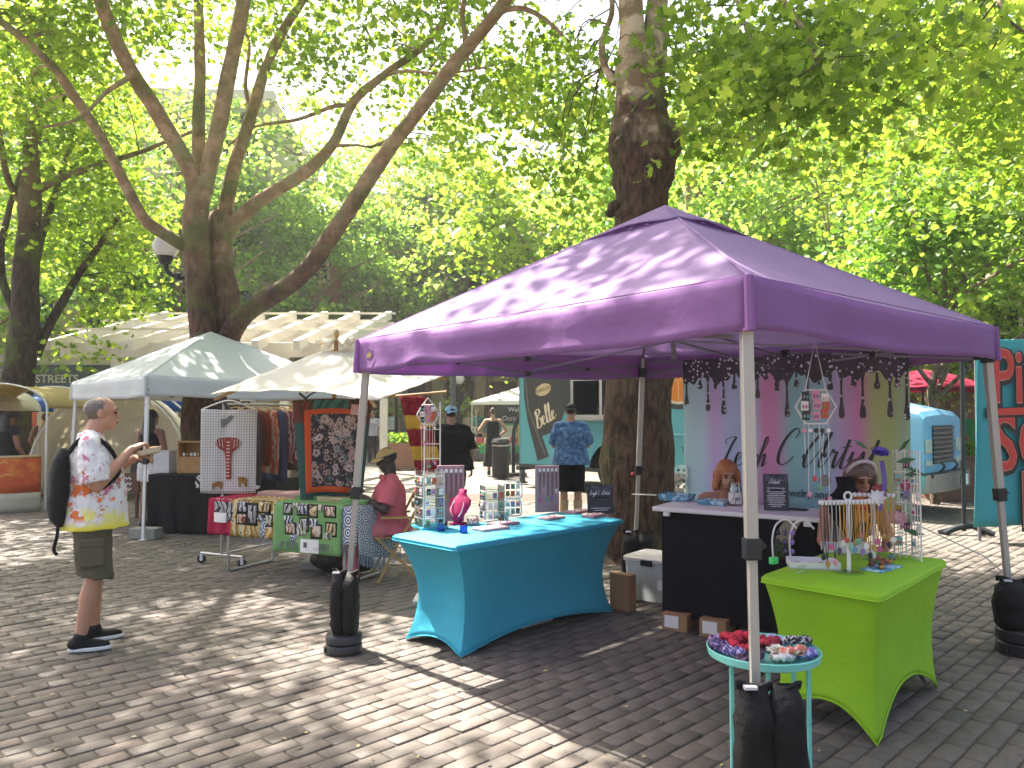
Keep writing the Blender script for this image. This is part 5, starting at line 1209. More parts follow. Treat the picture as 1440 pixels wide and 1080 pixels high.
extra('person in a bright green shirt beside the flower planter on the right', 1358, 672, 160, 1.76, fabric('green_tee', '#2c7a48', 0, .08), BLK, HB, wide=1.15, pose=dict(wrR=(.12, .28, 1.12), elbR=(.25, .06, 1.12)))
extra('person in a striped top standing by the far planter behind the orange tapestry', 524, 650, 170, 1.72, fabric('grey_stripe', '#9a9aa4', 0, .3), JN, HB)
# ------------------------------------------------------------------ hanging backdrop behind the counter
def onplane(u, v, p0, n):
    c = V(0, 0, EYE); d = W(u, v, 1.0) - c; return c + d * ((Vector(p0) - c).dot(n) / d.dot(n))
bL = V(1.58, 7.20, 0); bR = V(3.02, 5.93, 0); be = (bR - bL).normalized(); bn = V(be.y, -be.x, 0); bwid = (bR - bL).length; bn = bn if bn.y < 0 else -bn
bt_ = thing('backdrop', 'pastel banner with glossy black paint drips hung at the back of the purple canopy', 'banner', bL)
def bfr(x, y, z): 
    w = .012 * math.sin(x * 7) + .008 * math.sin(x * 17 + 1); return be * x + V(0, 0, y) + bn * (z + w)
t = NT('backdrop_print'); uv = t.n('Attribute', attribute_name='s').outputs['Fac']
t.bs(Base_Color=t.ramp(uv, [(0, C('#a9cbc4')), (.10, C('#b2cdd2')), (.16, C('#c0a4cf')), (.24, C('#b2c0dc')), (.34, C('#a9c6d8')), (.40, C('#d088b0')), (.45, C('#cc8cb4')), (.52, C('#86bcb8')), (.66, C('#93c0c4')), (.72, C('#b8aaca')), (.80, C('#cc86b0')), (.86, C('#b0b878')), (.92, C('#aabc70')), (1, C('#9cbc9c'))]), Roughness=.55)
q = MB(); q.grid(lambda u, v: bfr(u * bwid, .80 + v * 1.33, 0), 60, 12); o = q.build('banner_cloth', t.m, bt_, solid=.002)
a = o.data.attributes.new('s', 'FLOAT', 'POINT'); a.data.foreach_set('value', [(i % 61) / 60 for i in range(len(o.data.vertices))])
t = NT('drip_print'); s_ = t.n('TexVoronoi', {'Vector': t.co(), 'Scale': 26.0}).outputs['Distance']; m_ = t.noise(t.co(), 7, 2)
f = t.math('GREATER_THAN', t.math('MULTIPLY', t.math('LESS_THAN', s_, .28), m_), .42)
t.bs(Base_Color=t.mix(f, C('#131118'), C('#c9c4c6')), Roughness=.3); M_DRIP = t.m
rr = random.Random(4); drips = [(.02, .42), (.09, .27), (.13, .47), (.17, .22), (.21, .50), (.26, .28), (.32, .2), (.37, .36), (.41, .2), (.46, .30), (.505, .52), (.55, .27), (.60, .50), (.645, .22), (.69, .30), (.735, .53), (.785, .28), (.82, .53), (.875, .30), (.925, .52), (.955, .29), (.99, .54)]
top = []; N = 160
def edge(x):
    b = .19 + .035 * math.sin(x * 14) + .02 * math.sin(x * 37 + 1); return b
q = MB(); q.grid(lambda u, v: bfr(u * bwid, 2.132 - v * edge(u * 3), .004), 120, 5); q.build('drip_border', M_DRIP, bt_)
for u, L in drips:
    x = u * bwid; w = .013; e0 = edge(u * 3) - .05; pts = []
    prof = [(e0, .034), (e0 + .05, .018), (e0 + .09, .010), (L * .55, .008), (L * .75, .011), (L * .88, .021), (L * .95, .024), (L * .99, .017), (L, .004)]
    prof = [p_ for p_ in prof if p_[0] >= e0]; prof.sort()
    q = MB(); q.add([bfr(x - w_, 2.132 - d, .0055) for d, w_ in prof] + [bfr(x + w_, 2.132 - d, .0055) for d, w_ in prof], [(i, i + 1, len(prof) + i + 1, len(prof) + i) for i in range(len(prof) - 1)])
    q.build('paint_drip', M_DRIP, bt_)
q = MB(); M_INK = mat('print_ink', '#10161c', .5)
cx0 = (onplane(1012, 662, bL, bn) - bL).dot(be); xend = (onplane(1242, 650, bL, bn) - bL).dot(be)
xh = .155; zb = 1.18; wlen = sum(CUR[c][1] for c in 'LeighCArtist') * xh
cursive(q, 'Leigh', cx0, zb + .0, xh * .82, lambda x, y, z: bfr(x, y, z + .006), .13); cursive(q, 'C', cx0 + .50, zb + .03, xh, lambda x, y, z: bfr(x, y, z + .006), .13); cursive(q, 'Artist', cx0 + .74, zb + .02, xh * .95, lambda x, y, z: bfr(x, y, z + .006), .13)
q.build('script_lettering', M_INK, bt_)
lx = (onplane(1138, 692, bL, bn) - bL).dot(be); text('lettering', 'jewelry and', .085, M_INK, bt_, bfr(lx - .02, .985, .012), (PI / 2, 0, math.atan2(be.y, be.x)), .001)
# guy rope from the banner foot
rp = MB().tube([bR + V(0, 0, .82), V(3.38, 5.63, .62), V(3.52, 5.5, .45)], .005, 5).build('rope', mat('rope_white', '#c9c4b8', .8)); tag(rp, 'thin white guy rope from the banner corner to the right canopy leg', 'rope')
rp = MB().tube([V(1.16, 7.6, .86), A + V(.02, .3, .98)], .006, 5).build('rope', mat('rope_white', '#c9c4b8', .8)); tag(rp, 'thin white rope from the rear canopy leg to the counter', 'rope')

# ------------------------------------------------------------------ jewellery things
M_ACRYL = NT('clear_acrylic'); _tr = M_ACRYL.n('BsdfTransparent', {'Color': (.93, .96, .97, 1)}); _gl = M_ACRYL.n('BsdfGlossy', {'Color': (.9, .92, .95, 1), 'Roughness': .06}); _fr = M_ACRYL.n('LayerWeight', {'Blend': .22})
_mx = M_ACRYL.n('MixShader', {0: M_ACRYL.math('ADD', M_ACRYL.math('MULTIPLY', _fr.outputs['Fresnel'], .8), .08), 1: _tr.outputs[0], 2: _gl.outputs[0]}); M_ACRYL.t.links.new(_mx.outputs[0], M_ACRYL.out.inputs[0]); M_ACRYL = M_ACRYL.m
M_BLUEACR = NT('blue_acrylic'); M_BLUEACR.bs(Base_Color=C('#2438b0'), Roughness=.1, Transmission_Weight=.6); M_BLUEACR = M_BLUEACR.m
M_ROSE = mat('rose_board', '#a88488', .8, var=.05); M_WIRE = mat('white_wire', '#d8d4cc', .4, var=.03); M_GOLD = mat('gold_chain', '#a8823c', .3, .8, var=.1); M_SILV = mat('silver_chain', '#a8a8ac', .3, .8, var=.1); M_DARKCH = mat('dark_chain', '#3a3536', .4, .5)
PAL = ['#b8547c', '#7fb0a8', '#1a1a1e', '#c9c0b4', '#8a6aa4', '#d08a9a', '#5a8aa4', '#a8843c', '#c24a3a', '#e0d6d0', '#4a3a58', '#6a9a6a']
MP = [mat('trinket_' + c, c, .4) for c in PAL]
def on(u, v, z=.76): return G(u, v, z)
def earring_card(parent, c, ex, w, h, i, n):
    """a card with two drops"""
    q = MB(); q.box((0, 0, 0), (w, .004, h)); q.T = None; o = q.build('earring_card', MP[i % len(MP)] if i % 3 else M_PAPER, parent); o.location = c; o.rotation_euler = (0, 0, math.atan2(ex.y, ex.x))
    d = MB()
    for s in (-1, 1): d.ell((s * w * .22, -.006, -h * .1), (w * .13, .005, h * .22), 8)
    d.build('earring', MP[(i * 5 + 3) % len(MP)], o)
def tower(label, base, ang, w, h, tray, seed, rows=4):
    t = thing('earring_tower', label, 'earring stand', base, ang, 'earring stands'); rr = random.Random(seed)
    if tray: MB().box((0, 0, .009), (w * 1.3, w * 1.3, .018)).build('tray', tray, t, bevel=.004)
    for k in range(4):
        a = k * PI / 2; Rm = Matrix.Rotation(a, 3, 'Z'); c = Rm @ V(0, -w / 2, 0)
        MB().box(c + V(0, 0, h / 2 + .018), (w, .004, h), a).build('clear_panel', M_ACRYL, t)
        wr = MB()
        for z in [h * (i + 1) / (rows + .3) for i in range(rows)]: wr.bar(Rm @ V(-w / 2, -w / 2 - .004, z), Rm @ V(w / 2, -w / 2 - .004, z), .005)
        wr.build('wire_rail', M_WIRE, t); MB().bar(Rm @ V(-w / 2, -w / 2, .018), Rm @ V(-w / 2, -w / 2, h + .02), .006).build('corner_post', M_WIRE, t)
        if k in (0, 3, 1):
            for r in range(rows):
                for j in range(3):
                    if rr.random() < .86: earring_card(t, Rm @ V((-1 + j) * w * .31 + rr.uniform(-.008, .008), -w / 2 - .01, h * (r + .72) / (rows + .3) - .01), Rm @ V(1, 0, 0), w * .2, h / rows * .55, rr.randrange(40), 2)
    return t
tower('clear four sided earring tower on a turquoise tray on the blue table', on(604, 742), R(28), .17, .42, mat('tray_turquoise', '#3aa8b8', .3), 3, 5)
tower('clear earring stand of pink and lilac earrings in the middle of the blue table', on(692, 732), R(20), .16, .27, None, 5, 3)
def board(label, base, ang, w, h, n, seed, gold=True):
    t = thing('necklace_board', label, 'necklace display', base, ang, 'upright pink necklace boards'); Rm = None
    MB().box((0, 0, h / 2), (w, .02, h)).build('panel', M_ROSE, t, bevel=.003); MB().box((-w / 2 - .003, 0, h / 2), (.006, .024, h * 1.005)).build('edge_strip', M_SILV, t)
    rr = random.Random(seed)
    for k in range(n):
        x = (k + .5) / n * w * .9 - w * .45; z = h * .9
        MB().ell((x, -.016, z), (.012, .008, .018), 8).build('hook', M_PAPER, t)
        L = rr.uniform(.35, .62) * h; c = MB().tube([(x - .006, -.016, z), (x, -.014, z - L), (x + .006, -.016, z)], .0022, 4).build('chain', M_DARKCH, t)
        p_ = MB(); p_.prism([(.017, 0), (.008, .02), (-.008, .02), (-.017, 0), (-.009, -.02), (.009, -.02)], .008, lambda a, b, c_: V(x + a, -.016 - c_, z - L - .012 + b)); p_.build('pendant', MP[rr.randrange(12)], c)
    return t
board('pink necklace board at the back of the blue table behind the magenta bust', on(634, 733), R(12), .22, .455, 5, 1)
board('pink necklace board with two dark pendants in the middle right of the blue table', on(770, 720), R(16), .215, .415, 5, 2)
# round spinner
t = thing('earring_spinner', 'round white framed earring spinner beside the middle pink necklace board', 'earring stand', on(721, 726), R(15), 'earring stands')
for k, (z0, w) in enumerate(((.0, .15), (.15, .16))):
    MB().tube(smooth_line([(-w / 2, 0, z0 + .02), (-w / 2, 0, z0 + .11), (-w * .3, 0, z0 + .148), (w * .3, 0, z0 + .148), (w / 2, 0, z0 + .11), (w / 2, 0, z0 + .02), (w * .3, 0, z0 + .005), (-w * .3, 0, z0 + .005), (-w / 2, 0, z0 + .02)], 4), .006, 8).build('ring_frame', M_WIRE, t)
    MB().box((0, .006, z0 + .078), (w * .9, .004, .13)).build('clear_panel', M_ACRYL, t)
    for j in range(3): 
        for r_ in range(2): earring_card(t, V((-1 + j) * .045, -.004, z0 + .045 + r_ * .06), V(1, 0, 0), .034, .046, j + r_ * 3 + k * 7, 2)
# magenta bust
def bust(label, base, ang, m, s=1.0, tilt=-.3):
    t = thing('necklace_bust', label, 'necklace bust', base, ang, 'velvet necklace busts'); t.scale = (s, s, s); q = MB(); n = 24; rg = []
    for z, w, d, y in ((.03, .022, .022, -.01), (.06, .052, .026, -.008), (.10, .078, .032, .01), (.15, .096, .036, .035), (.185, .090, .036, .052), (.205, .052, .030, .064), (.225, .033, .027, .074), (.26, .033, .028, .088)):
        rg.append([V(w * math.cos(a), y + d * math.sin(a) * (1 if math.sin(a) > 0 else .75) + tilt * 0, z) for a in [2 * PI * i / n for i in range(n)]])
    q.loft(rg); q.build('bust', m, t, ang=70); MB().box((0, .02, .008), (.1, .09, .016)).box((0, .03, .03), (.05, .03, .05)).build('foot', m, t, bevel=.004); return t
b_ = bust('magenta velvet necklace bust holding a pearl strand on the blue table', on(643, 738), R(-28), fabric('magenta_velvet', '#9c1450', 0, .1, 600, .7), 1.05)
MB().tube(smooth_line([(-.035, .045, .20), (-.05, -.012, .12), (-.02, -.022, .06), (.02, -.022, .062), (.05, -.008, .12), (.035, .045, .2)], 6), .0035, 6).build('strand', mat('pearl', '#d8c8c8', .3), b_)
for u, v, s in ((620, 747, .055), (652, 750, .055)):
    o = MB().box((0, 0, s / 2), (s, .03, s)).build('acrylic_block', M_BLUEACR, None, bevel=.002); o.location = on(u, v); o.rotation_euler = (0, 0, R(15)); tag(o, 'small blue acrylic block %s the magenta bust on the blue table' % ('left of' if u < 640 else 'in front of'), 'block', 'blue acrylic blocks')
for i, (u, v, w, d, lab) in enumerate(((690, 745, .26, .15, 'nearest the magenta bust'), (708, 738, .24, .13, 'just behind the nearest pink tray'), (776, 730, .22, .12, 'in front of the middle necklace board'), (812, 721, .26, .13, 'left of the black sign'), (835, 727, .2, .12, 'at the foot of the black sign'))):
    t = thing('jewellery_tray', 'flat pink jewellery tray lying %s on the blue table' % lab, 'tray', on(u, v), R(40 + i * 3), 'flat pink trays')
    MB().box((0, 0, .01), (w, d, .02)).build('base', M_ROSE, t, bevel=.003); MB().box((0, 0, .022), (w * .92, d * .88, .004)).build('velvet_pad', mat('pad_rose', '#b49496', .9), t)
    for k in range(6): MB().ell((-w * .36 + k * w * .145, (-1) ** k * d * .15, .026), (.011, .008, .004), 8).build('ring', MP[(k + i) % 12] if k % 2 else M_SILV, t)
# black sign boards
def sign(label, base, ang, w, h, body, lean=R(-10)):
    t = thing('table_sign', label, 'sign', base, ang, 'black table signs'); q = MB().box((0, 0, h / 2), (w, .006, h)).build('board', mat('sign_black', '#16151c', .3), t, bevel=.002)
    q.rotation_euler = (lean, 0, 0); f = MB()
    tn = NT('sign_flowers'); fl = tn.ramp(tn.noise(tn.co(), 26, 4, .6), [(.4, C('#1c1a22')), (.55, C('#4a4654')), (.68, C('#8a6a7a'))]); tn.bs(Base_Color=fl, Roughness=.4)
    MB().box((0, -.0045, h * .89), (w * .97, .002, h * .19)).build('flower_print', tn.m, q)
    body(q); MB().box((0, .05, h * .3), (w * .5, .004, h * .6), rot=Euler((R(24), 0, 0)).to_matrix()).build('stand_leg', M_BLACKP, t); return t
M_INKW = mat('white_ink', '#d8d6d6', .6, var=.02)
def body1(q):
    w, h = .235, .255; m = MB(); cursive(m, 'Leigh C Artist', -.098, h * .66, .020, lambda x, y, z: V(x, -.0045 - z, y), .2, .25, .001); m.build('script_lettering', M_INKW, q)
    for k, (ww) in enumerate((.17, .12)): MB().box((0, -.0042, .052 - k * .018), (ww, .0016, .006)).build('fine_print', M_INKW, q)
sign('black square sign in white script at the far end of the blue table', on(845, 723), R(8), .235, .255, body1)
def body2(q):
    h = .27; m = MB(); cursive(m, 'Artist', -.05, h * .73, .02, lambda x, y, z: V(x, -.0045 - z, y), .2, .25, .001); m.build('script_lettering', M_INKW, q)
    for k in range(11): MB().box((0, -.0042, .165 - k * .0135), ((.13, .12, .135, .11, .13, .125, .12, .13, .10, .12, .07)[k], .0016, .005)).build('text_line', M_INKW, q)
CT = .925
sign('black upright sign of fine white print on the checkout counter', G(1092, 718, CT), R(-12), .18, .27, body2)
# counter things
t = thing('tip_jar', 'clear tip jar with a white label on the checkout counter', 'jar', G(1034, 710, CT), R(-8)); MB().lathe([(.045, 0), (.05, .006), (.05, .12), (.042, .145), (.042, .17), (.0425, .172)], n=24, cap=False).build('glass_jar', M_ACRYL, t, solid=.003)
MB().lathe([(.0515, .012), (.0515, .10)], n=28, cap=False).build('label', M_PAPER, t); m = MB(); cursive(m, 'Tips', -.036, .038, .028, lambda x, y, z: V(.0522 * math.sin(x / .0522), -.0522 * math.cos(x / .0522) - z, y), .14, .25, .0008); m.build('script_lettering', M_INK, t)
for k in range(5): MB().box((random.uniform(-.02, .02), random.uniform(-.02, .02), .09 + k * .012), (.05, .002, .05), rot=Euler((k, k * .7, k * 1.3)).to_matrix()).build('banknote', mat('banknote', '#7a8a70', .8), t)
TQ = fab_print('resin_teal', '#4f8fa8', '#b0d0d8', 18); 
for u, v, w, d, h, lab in ((952, 703, .26, .2, .05, 'teal marbled tray of trinkets at the left end of the counter'), (1003, 709, .22, .16, .035, 'blue marbled bowl tray in the middle of the counter')):
    t = thing('resin_tray', lab, 'tray', G(u, v, CT), crz, 'resin trays on the counter'); MB().loft([[V(x * w / 2 * s, y * d / 2 * s, z) for x, y in ((-1, -1), (1, -1), (1, 1), (-1, 1))] for s, z in ((.9, 0), (1, h), (.95, h), (.86, .008))]).build('tray', TQ, t)
    for k in range(7): MB().ell((-w * .33 + k * w * .11, (-1) ** k * d * .18, h * .7), (.018, .014, .012), 8).build('trinket', MP[(k * 3 + 1) % 12], t)
for u, v, lab in ((958, 692, 'left arched acrylic stand of tiny green earrings on the counter'), (980, 690, 'right arched acrylic stand of red earrings on the counter')):
    t = thing('acrylic_stand', lab, 'earring stand', G(u, v, CT), crz + .2, 'arched acrylic stands on the counter'); MB().prism([(-.06, 0), (.06, 0), (.06, .2)] + [(.06 * math.cos(a), .2 + .05 * math.sin(a)) for a in [PI * k / 10 for k in range(1, 10)]] + [(-.06, .2)], .004, lambda x, y, z: V(x, z, y)).build('clear_panel', M_ACRYL, t)
    for k in range(8): MB().ell(((k % 2 - .5) * .05, -.006, .05 + (k // 2) * .05), (.011, .004, .014), 8).build('earring', (MP[11] if u < 970 else MP[8]) if k % 3 else MP[2], t)
t = thing('phone', 'dark phone lying at the right end of the counter', 'phone', G(1120, 717, CT), crz); MB().box((0, 0, .006), (.16, .08, .011)).build('phone_body', M_BLACKP, t, bevel=.003)
# lime table things
def necklace(label, x, L, m, pend, parent_loc, ang, i):
    t = thing('necklace', label, 'necklace', parent_loc, ang, 'necklaces on the white bar stand')
    z = .385; w = .011
    MB().tube(smooth_line([(x - w, -.012, z), (x - w * .9, -.016, z - L * .5), (x, -.018, z - L), (x + w * .9, -.016, z - L * .5), (x + w, -.012, z)], 5), .0026, 5).build('chain', m, t)
    r_ = random.Random(i); q = MB()
    if i % 3 == 0: q.ell((x, -.02, z - L - .018), (.015, .006, .019), 12)
    elif i % 3 == 1: q.prism([(.014, 0), (.007, .018), (-.007, .018), (-.014, 0), (0, -.026)], .008, lambda a, b, c: V(x + a, -.018 - c, z - L - .016 + b))
    else: q.cyl((x, -.016, z - L - .015), (x, -.022, z - L - .015), .017, n=14)
    q.build('pendant', pend, t)
nb = on(1194, 806); na = R(10)
t = thing('necklace_stand', 'white T bar necklace stand at the front of the lime table', 'necklace stand', nb, na)
MB().lathe([(.075, 0), (.075, .008), (.02, .018), (.0, .018)], n=28, cap=False).build('base', M_ACRYL, t); MB().cyl((0, 0, .01), (0, 0, .40), .011).build('post', M_WHITEPL, t)
MB().cyl((-.175, 0, .392), (.175, 0, .392), .010).build('bar', M_WHITEPL, t); MB().tube([(.022 * math.cos(a), 0, .425 + .022 * math.sin(a)) for a in [2 * PI * k / 16 for k in range(16)]], .006, 8, closed=True).build('finial', M_WHITEPL, t)
for k in range(15): MB().box((-.165 + k * .0236, -.004, .392), (.014, .03, .026)).build('clip', M_WHITEPL, t, bevel=.004)
WH = ['leftmost', 'second from the left', 'third from the left', 'fourth from the left', 'fifth from the left', 'sixth from the left', 'just left of the post', 'on the post', 'just right of the post', 'sixth from the right', 'fifth from the right', 'fourth from the right', 'third from the right', 'second from the right', 'rightmost']
for k in range(15):
    L = (.27, .31, .22, .30, .24, .20, .18, .22, .24, .19, .25, .22, .27, .23, .20)[k]; m = (M_DARKCH, M_DARKCH, M_SILV, M_DARKCH, M_SILV, M_GOLD, M_GOLD)[k % 7] if k < 7 else (M_GOLD, M_SILV, M_GOLD)[k % 3]
    necklace('%s chain necklace %s of the white T bar stand' % ({id(M_DARKCH): 'dark', id(M_SILV): 'silver', id(M_GOLD): 'gold'}[id(m)], WH[k]), -.165 + k * .0236, L, m, MP[(k * 5 + 2) % 12], nb, na, k)
nb2 = on(1230, 788); t = thing('necklace_stand', 'smaller gold hung T bar stand beside the grid rack on the lime table', 'necklace stand', nb2, R(-14)); MB().lathe([(.06, 0), (.06, .008), (.0, .018)], n=24, cap=False).build('base', M_ACRYL, t); MB().cyl((0, 0, .01), (0, 0, .40), .009).build('post', M_WHITEPL, t); MB().cyl((-.12, 0, .392), (.12, 0, .392), .009).build('bar', M_WHITEPL, t)
for k in range(9):
    MB().box((-.105 + k * .026, -.004, .392), (.014, .03, .026)).build('clip', M_WHITEPL, t, bevel=.004)
    necklace('gold chain necklace %s of the smaller T bar stand' % ('leftmost', 'second from the left', 'third from the left', 'left of the middle', 'in the middle', 'right of the middle', 'third from the right', 'second from the right', 'rightmost')[k], -.105 + k * .026, (.26, .22, .28, .2, .25, .3, .22, .27, .24)[k], (M_GOLD, M_GOLD, M_SILV)[k % 3] if k % 3 != 2 else M_GOLD, MP[(k * 7 + 1) % 12], nb2, R(-14), k)
for i, (u, v, lab) in enumerate(((706, 733, 'clear box of amber trinkets beside the round earring spinner'), (664, 738, 'clear box of pink trinkets between the bust and the earring stand'))):
    t = thing('trinket_box', lab, 'box', on(u, v), R(25), 'clear trinket boxes'); MB().box((0, 0, .035), (.09, .07, .07)).build('clear_box', M_ACRYL, t)
    for k in range(12): MB().ell(((k % 4 - 1.5) * .02, (k // 4 - 1) * .018, .015 + .012 * (k % 3)), (.011, .009, .009), 8).build('trinket', (mat('amber', '#a85a1c', .3), M_GOLD, MP[9])[k % 3] if i == 0 else MP[(5, 9, 0)[k % 3]], t)
bb_ = bust('black velvet necklace bust wearing an orange and red flower collar on the lime table', on(1205, 772), R(4), fabric('black_velvet', '#0c0c0e', 0, .2, 600, .8), 1.75)
flower('flower_charm', None, (0, -.03, .175), .036, ((1, '#a82434', 11, .3), (.8, '#c24428', 10, .6), (.5, '#d87a2c', 8, 1)), seed=5, parent=bb_, face=(R(80), 0, 0)); flower('flower_charm', None, (0, -.035, .13), .034, ((1, '#d88430', 12, .3), (.7, '#d8922c', 9, .7), (.4, '#c8702a', 6, 1)), seed=6, parent=bb_, face=(R(80), 0, 0)); flower('flower_charm', None, (.006, -.02, .20), .024, ((1, '#8a1a34', 9, .3), (.6, '#b03040', 7, .8)), seed=7, parent=bb_, face=(R(80), 0, 0))
gp = thing('grid_rack', 'tall folding white wire grid rack with cloth flowers at the right of the lime table', 'wire rack', on(1258, 783), R(-38), None)
for k in range(3):
    a = (0, R(60), R(-50))[k]; x0 = (0, 0, .10)[k]; q = MB(); f = lambda x, z: V(x0 + x * math.cos(a), x * math.sin(a), z); H_ = .66
    for i in range(4): q.bar(f(i * .033, 0), f(i * .033, H_), .005 if 0 < i < 3 else .008)
    for i in range(11): q.bar(f(0, .02 + i * .063), f(.1, .02 + i * .063), .005)
    q.build('wire_panel', M_WIRE, gp)
for i in range(16):
    a = (0, R(60), R(-50))[i % 3]; x0 = (0, 0, .10)[i % 3]; x = .03 + .045 * ((i // 3) % 2); c = V(x0 + x * math.cos(a), x * math.sin(a) - .008, .10 + (i // 3) * .095)
    earring_card(gp, c, V(math.cos(a), math.sin(a), 0), .036, .055, i * 7 + 1, 2)
def rack_flower(label, u, v, d, r, cols, seed, face=(R(60), 0, R(-20))):
    f = flower('cloth_flower', label, W(u, v, d), r, cols, seed=seed); f['group'] = 'cloth flowers on the grid rack'; f.rotation_euler = (R(25), 0, 0) if 'purple' in label else face; return f
rack_flower('purple cloth flower clipped to the top of the white grid rack', 1238, 637, 4.72, .06, ((1, '#4a3a8a', 16, .2), (.8, '#5c4aa4', 14, .6), (.5, '#6a58b4', 10, 1)), 9)
rack_flower('rose pink cloth flower on the right side of the grid rack', 1273, 683, 4.85, .045, ((1, '#b0486a', 10, .3), (.6, '#c05a78', 8, .8)), 10)
rack_flower('pale pink cloth flower half way down the grid rack', 1263, 728, 4.82, .06, ((1, '#c08a8c', 10, .3), (.6, '#cfa0a0', 8, .8)), 11)
rack_flower('red cloth flower on the left of the grid rack', 1236, 690, 4.72, .05, ((1, '#8a2a2c', 10, .3), (.6, '#a8443c', 8, .8)), 12)
rack_flower('white cloth flower clip at the left edge of the grid rack', 1232, 700, 4.66, .06, ((1, '#c9c4bc', 9, .2), (.6, '#d9d6d0', 7, .7)), 13)
for i, (u, v, dz, L) in enumerate(((1272, 655, -.5, .14), (1268, 745, -.2, .13), (1258, 650, .2, .12), (1222, 632, .5, .12), (1262, 636, .9, .11), (1270, 668, .1, .1))):
    q = MB(); d = V(math.cos(dz), -.3, math.sin(dz)) if u > 1240 else V(-math.cos(dz), -.3, math.sin(dz)); s_ = V(0, .3, 1)
    q.add([V(0, 0, 0), d * L * .5 + s_ * .018, d * L, d * L * .5 - s_ * .018], [(0, 1, 2, 3)]); o = q.build('fabric_leaf', mat('sprig_green', '#2f5a2c', .6)); o.location = W(u, v, 4.78)
    tag(o, 'green fabric leaf %s of the grid rack' % ('at the upper right', 'at the lower right', 'near the top middle', 'left of the purple flower', 'right of the purple flower', 'at the right edge')[i], 'fabric leaf', 'fabric leaves on the grid rack')
rb = MB().grid(lambda u, v: V((u - .5) * .03 + .015 * math.sin(v * 5), .01 * math.sin(v * 8), -v * .3), 3, 14).build('ribbon', fabric('violet_ribbon', '#6a5894', 0, .1)); rb.location = W(1240, 648, 4.7); tag(rb, 'violet ribbon hanging under the purple flower', 'ribbon')
for u, v, w, d, h, lab in ((1143, 797, .27, .19, .04, 'white open box tray of small jewellery on the left of the lime table'), (1192, 776, .30, .15, .05, 'white tray behind the necklace stand on the lime table')):
    t = thing('jewellery_box', lab, 'tray', on(u, v), R(-12), 'white trays on the lime table'); bx = MB()
    bx.box((0, 0, .004), (w, d, .008))
    for s in (-1, 1): bx.box((0, s * (d / 2 - .003), h / 2), (w, .006, h)).box((s * (w / 2 - .003), 0, h / 2 + .0005), (.006, d - .012, h))
    bx.build('box', M_WHITEPL, t)
    for k in range(9): MB().ell((-w * .38 + k * w * .095, d * .2 * math.sin(k * 2.3), .016), (.017, .012, .008), 8).build('trinket', MP[(k * 7) % 12] if k % 2 else M_GOLD, t)
t = thing('acrylic_dome', 'clear arched acrylic display of dark earrings at the left of the lime table', 'earring stand', on(1112, 787), R(-15))
for sx in (-.05, .05): MB().tube(smooth_line([(sx - .05, 0, 0), (sx - .055, 0, .12), (sx - .03, 0, .21), (sx + .03, 0, .24), (sx + .085, 0, .19)], 5), .006, 6).build('arch_rib', M_WIRE, t)
MB().grid(lambda u, v: V(-.1 + .0 + u * .1, .004, .0) + V(.055 - .055 * math.cos(v * 1.9), 0, .24 * math.sin(min(v * 1.35, 1.57))), 6, 12).build('clear_panel', M_ACRYL, t)
for k in range(9): MB().ell((-.07 + (k % 3) * .04, -.006, .05 + (k // 3) * .055), (.013, .005, .017), 8).build('earring', MP[(2, 10, 4)[k % 3]], t)
for u, v, m, lab in ((1088, 793, mat('green_acrylic', '#4fd070', .2), 'small bright green acrylic block at the left corner of the lime table'), (1128, 806, M_ACRYL, 'clear acrylic block at the front of the lime table')):
    o = MB().box((0, 0, .02), (.05, .03, .04)).build('acrylic_block', m, None, bevel=.003); o.location = on(u, v); o.rotation_euler = (0, 0, .5); tag(o, lab, 'block')
t = thing('stone_tray', 'teal tray heaped with brown stones at the right front of the lime table', 'tray', on(1240, 800), R(40)); MB().box((0, 0, .006), (.26, .12, .012)).build('tray', TQ, t, bevel=.004); rr = random.Random(8)
for k in range(22): MB().ell((rr.uniform(-.1, .1), rr.uniform(-.045, .045), .02 + rr.uniform(0, .05)), (rr.uniform(.012, .026), rr.uniform(.01, .02), rr.uniform(.008, .018)), 8).build('stone', (mat('stone_brown', '#5a3a28', .4), mat('stone_rust', '#8a4a34', .5), mat('stone_teal', '#4a7a78', .4), M_GOLD)[k % 4], t)
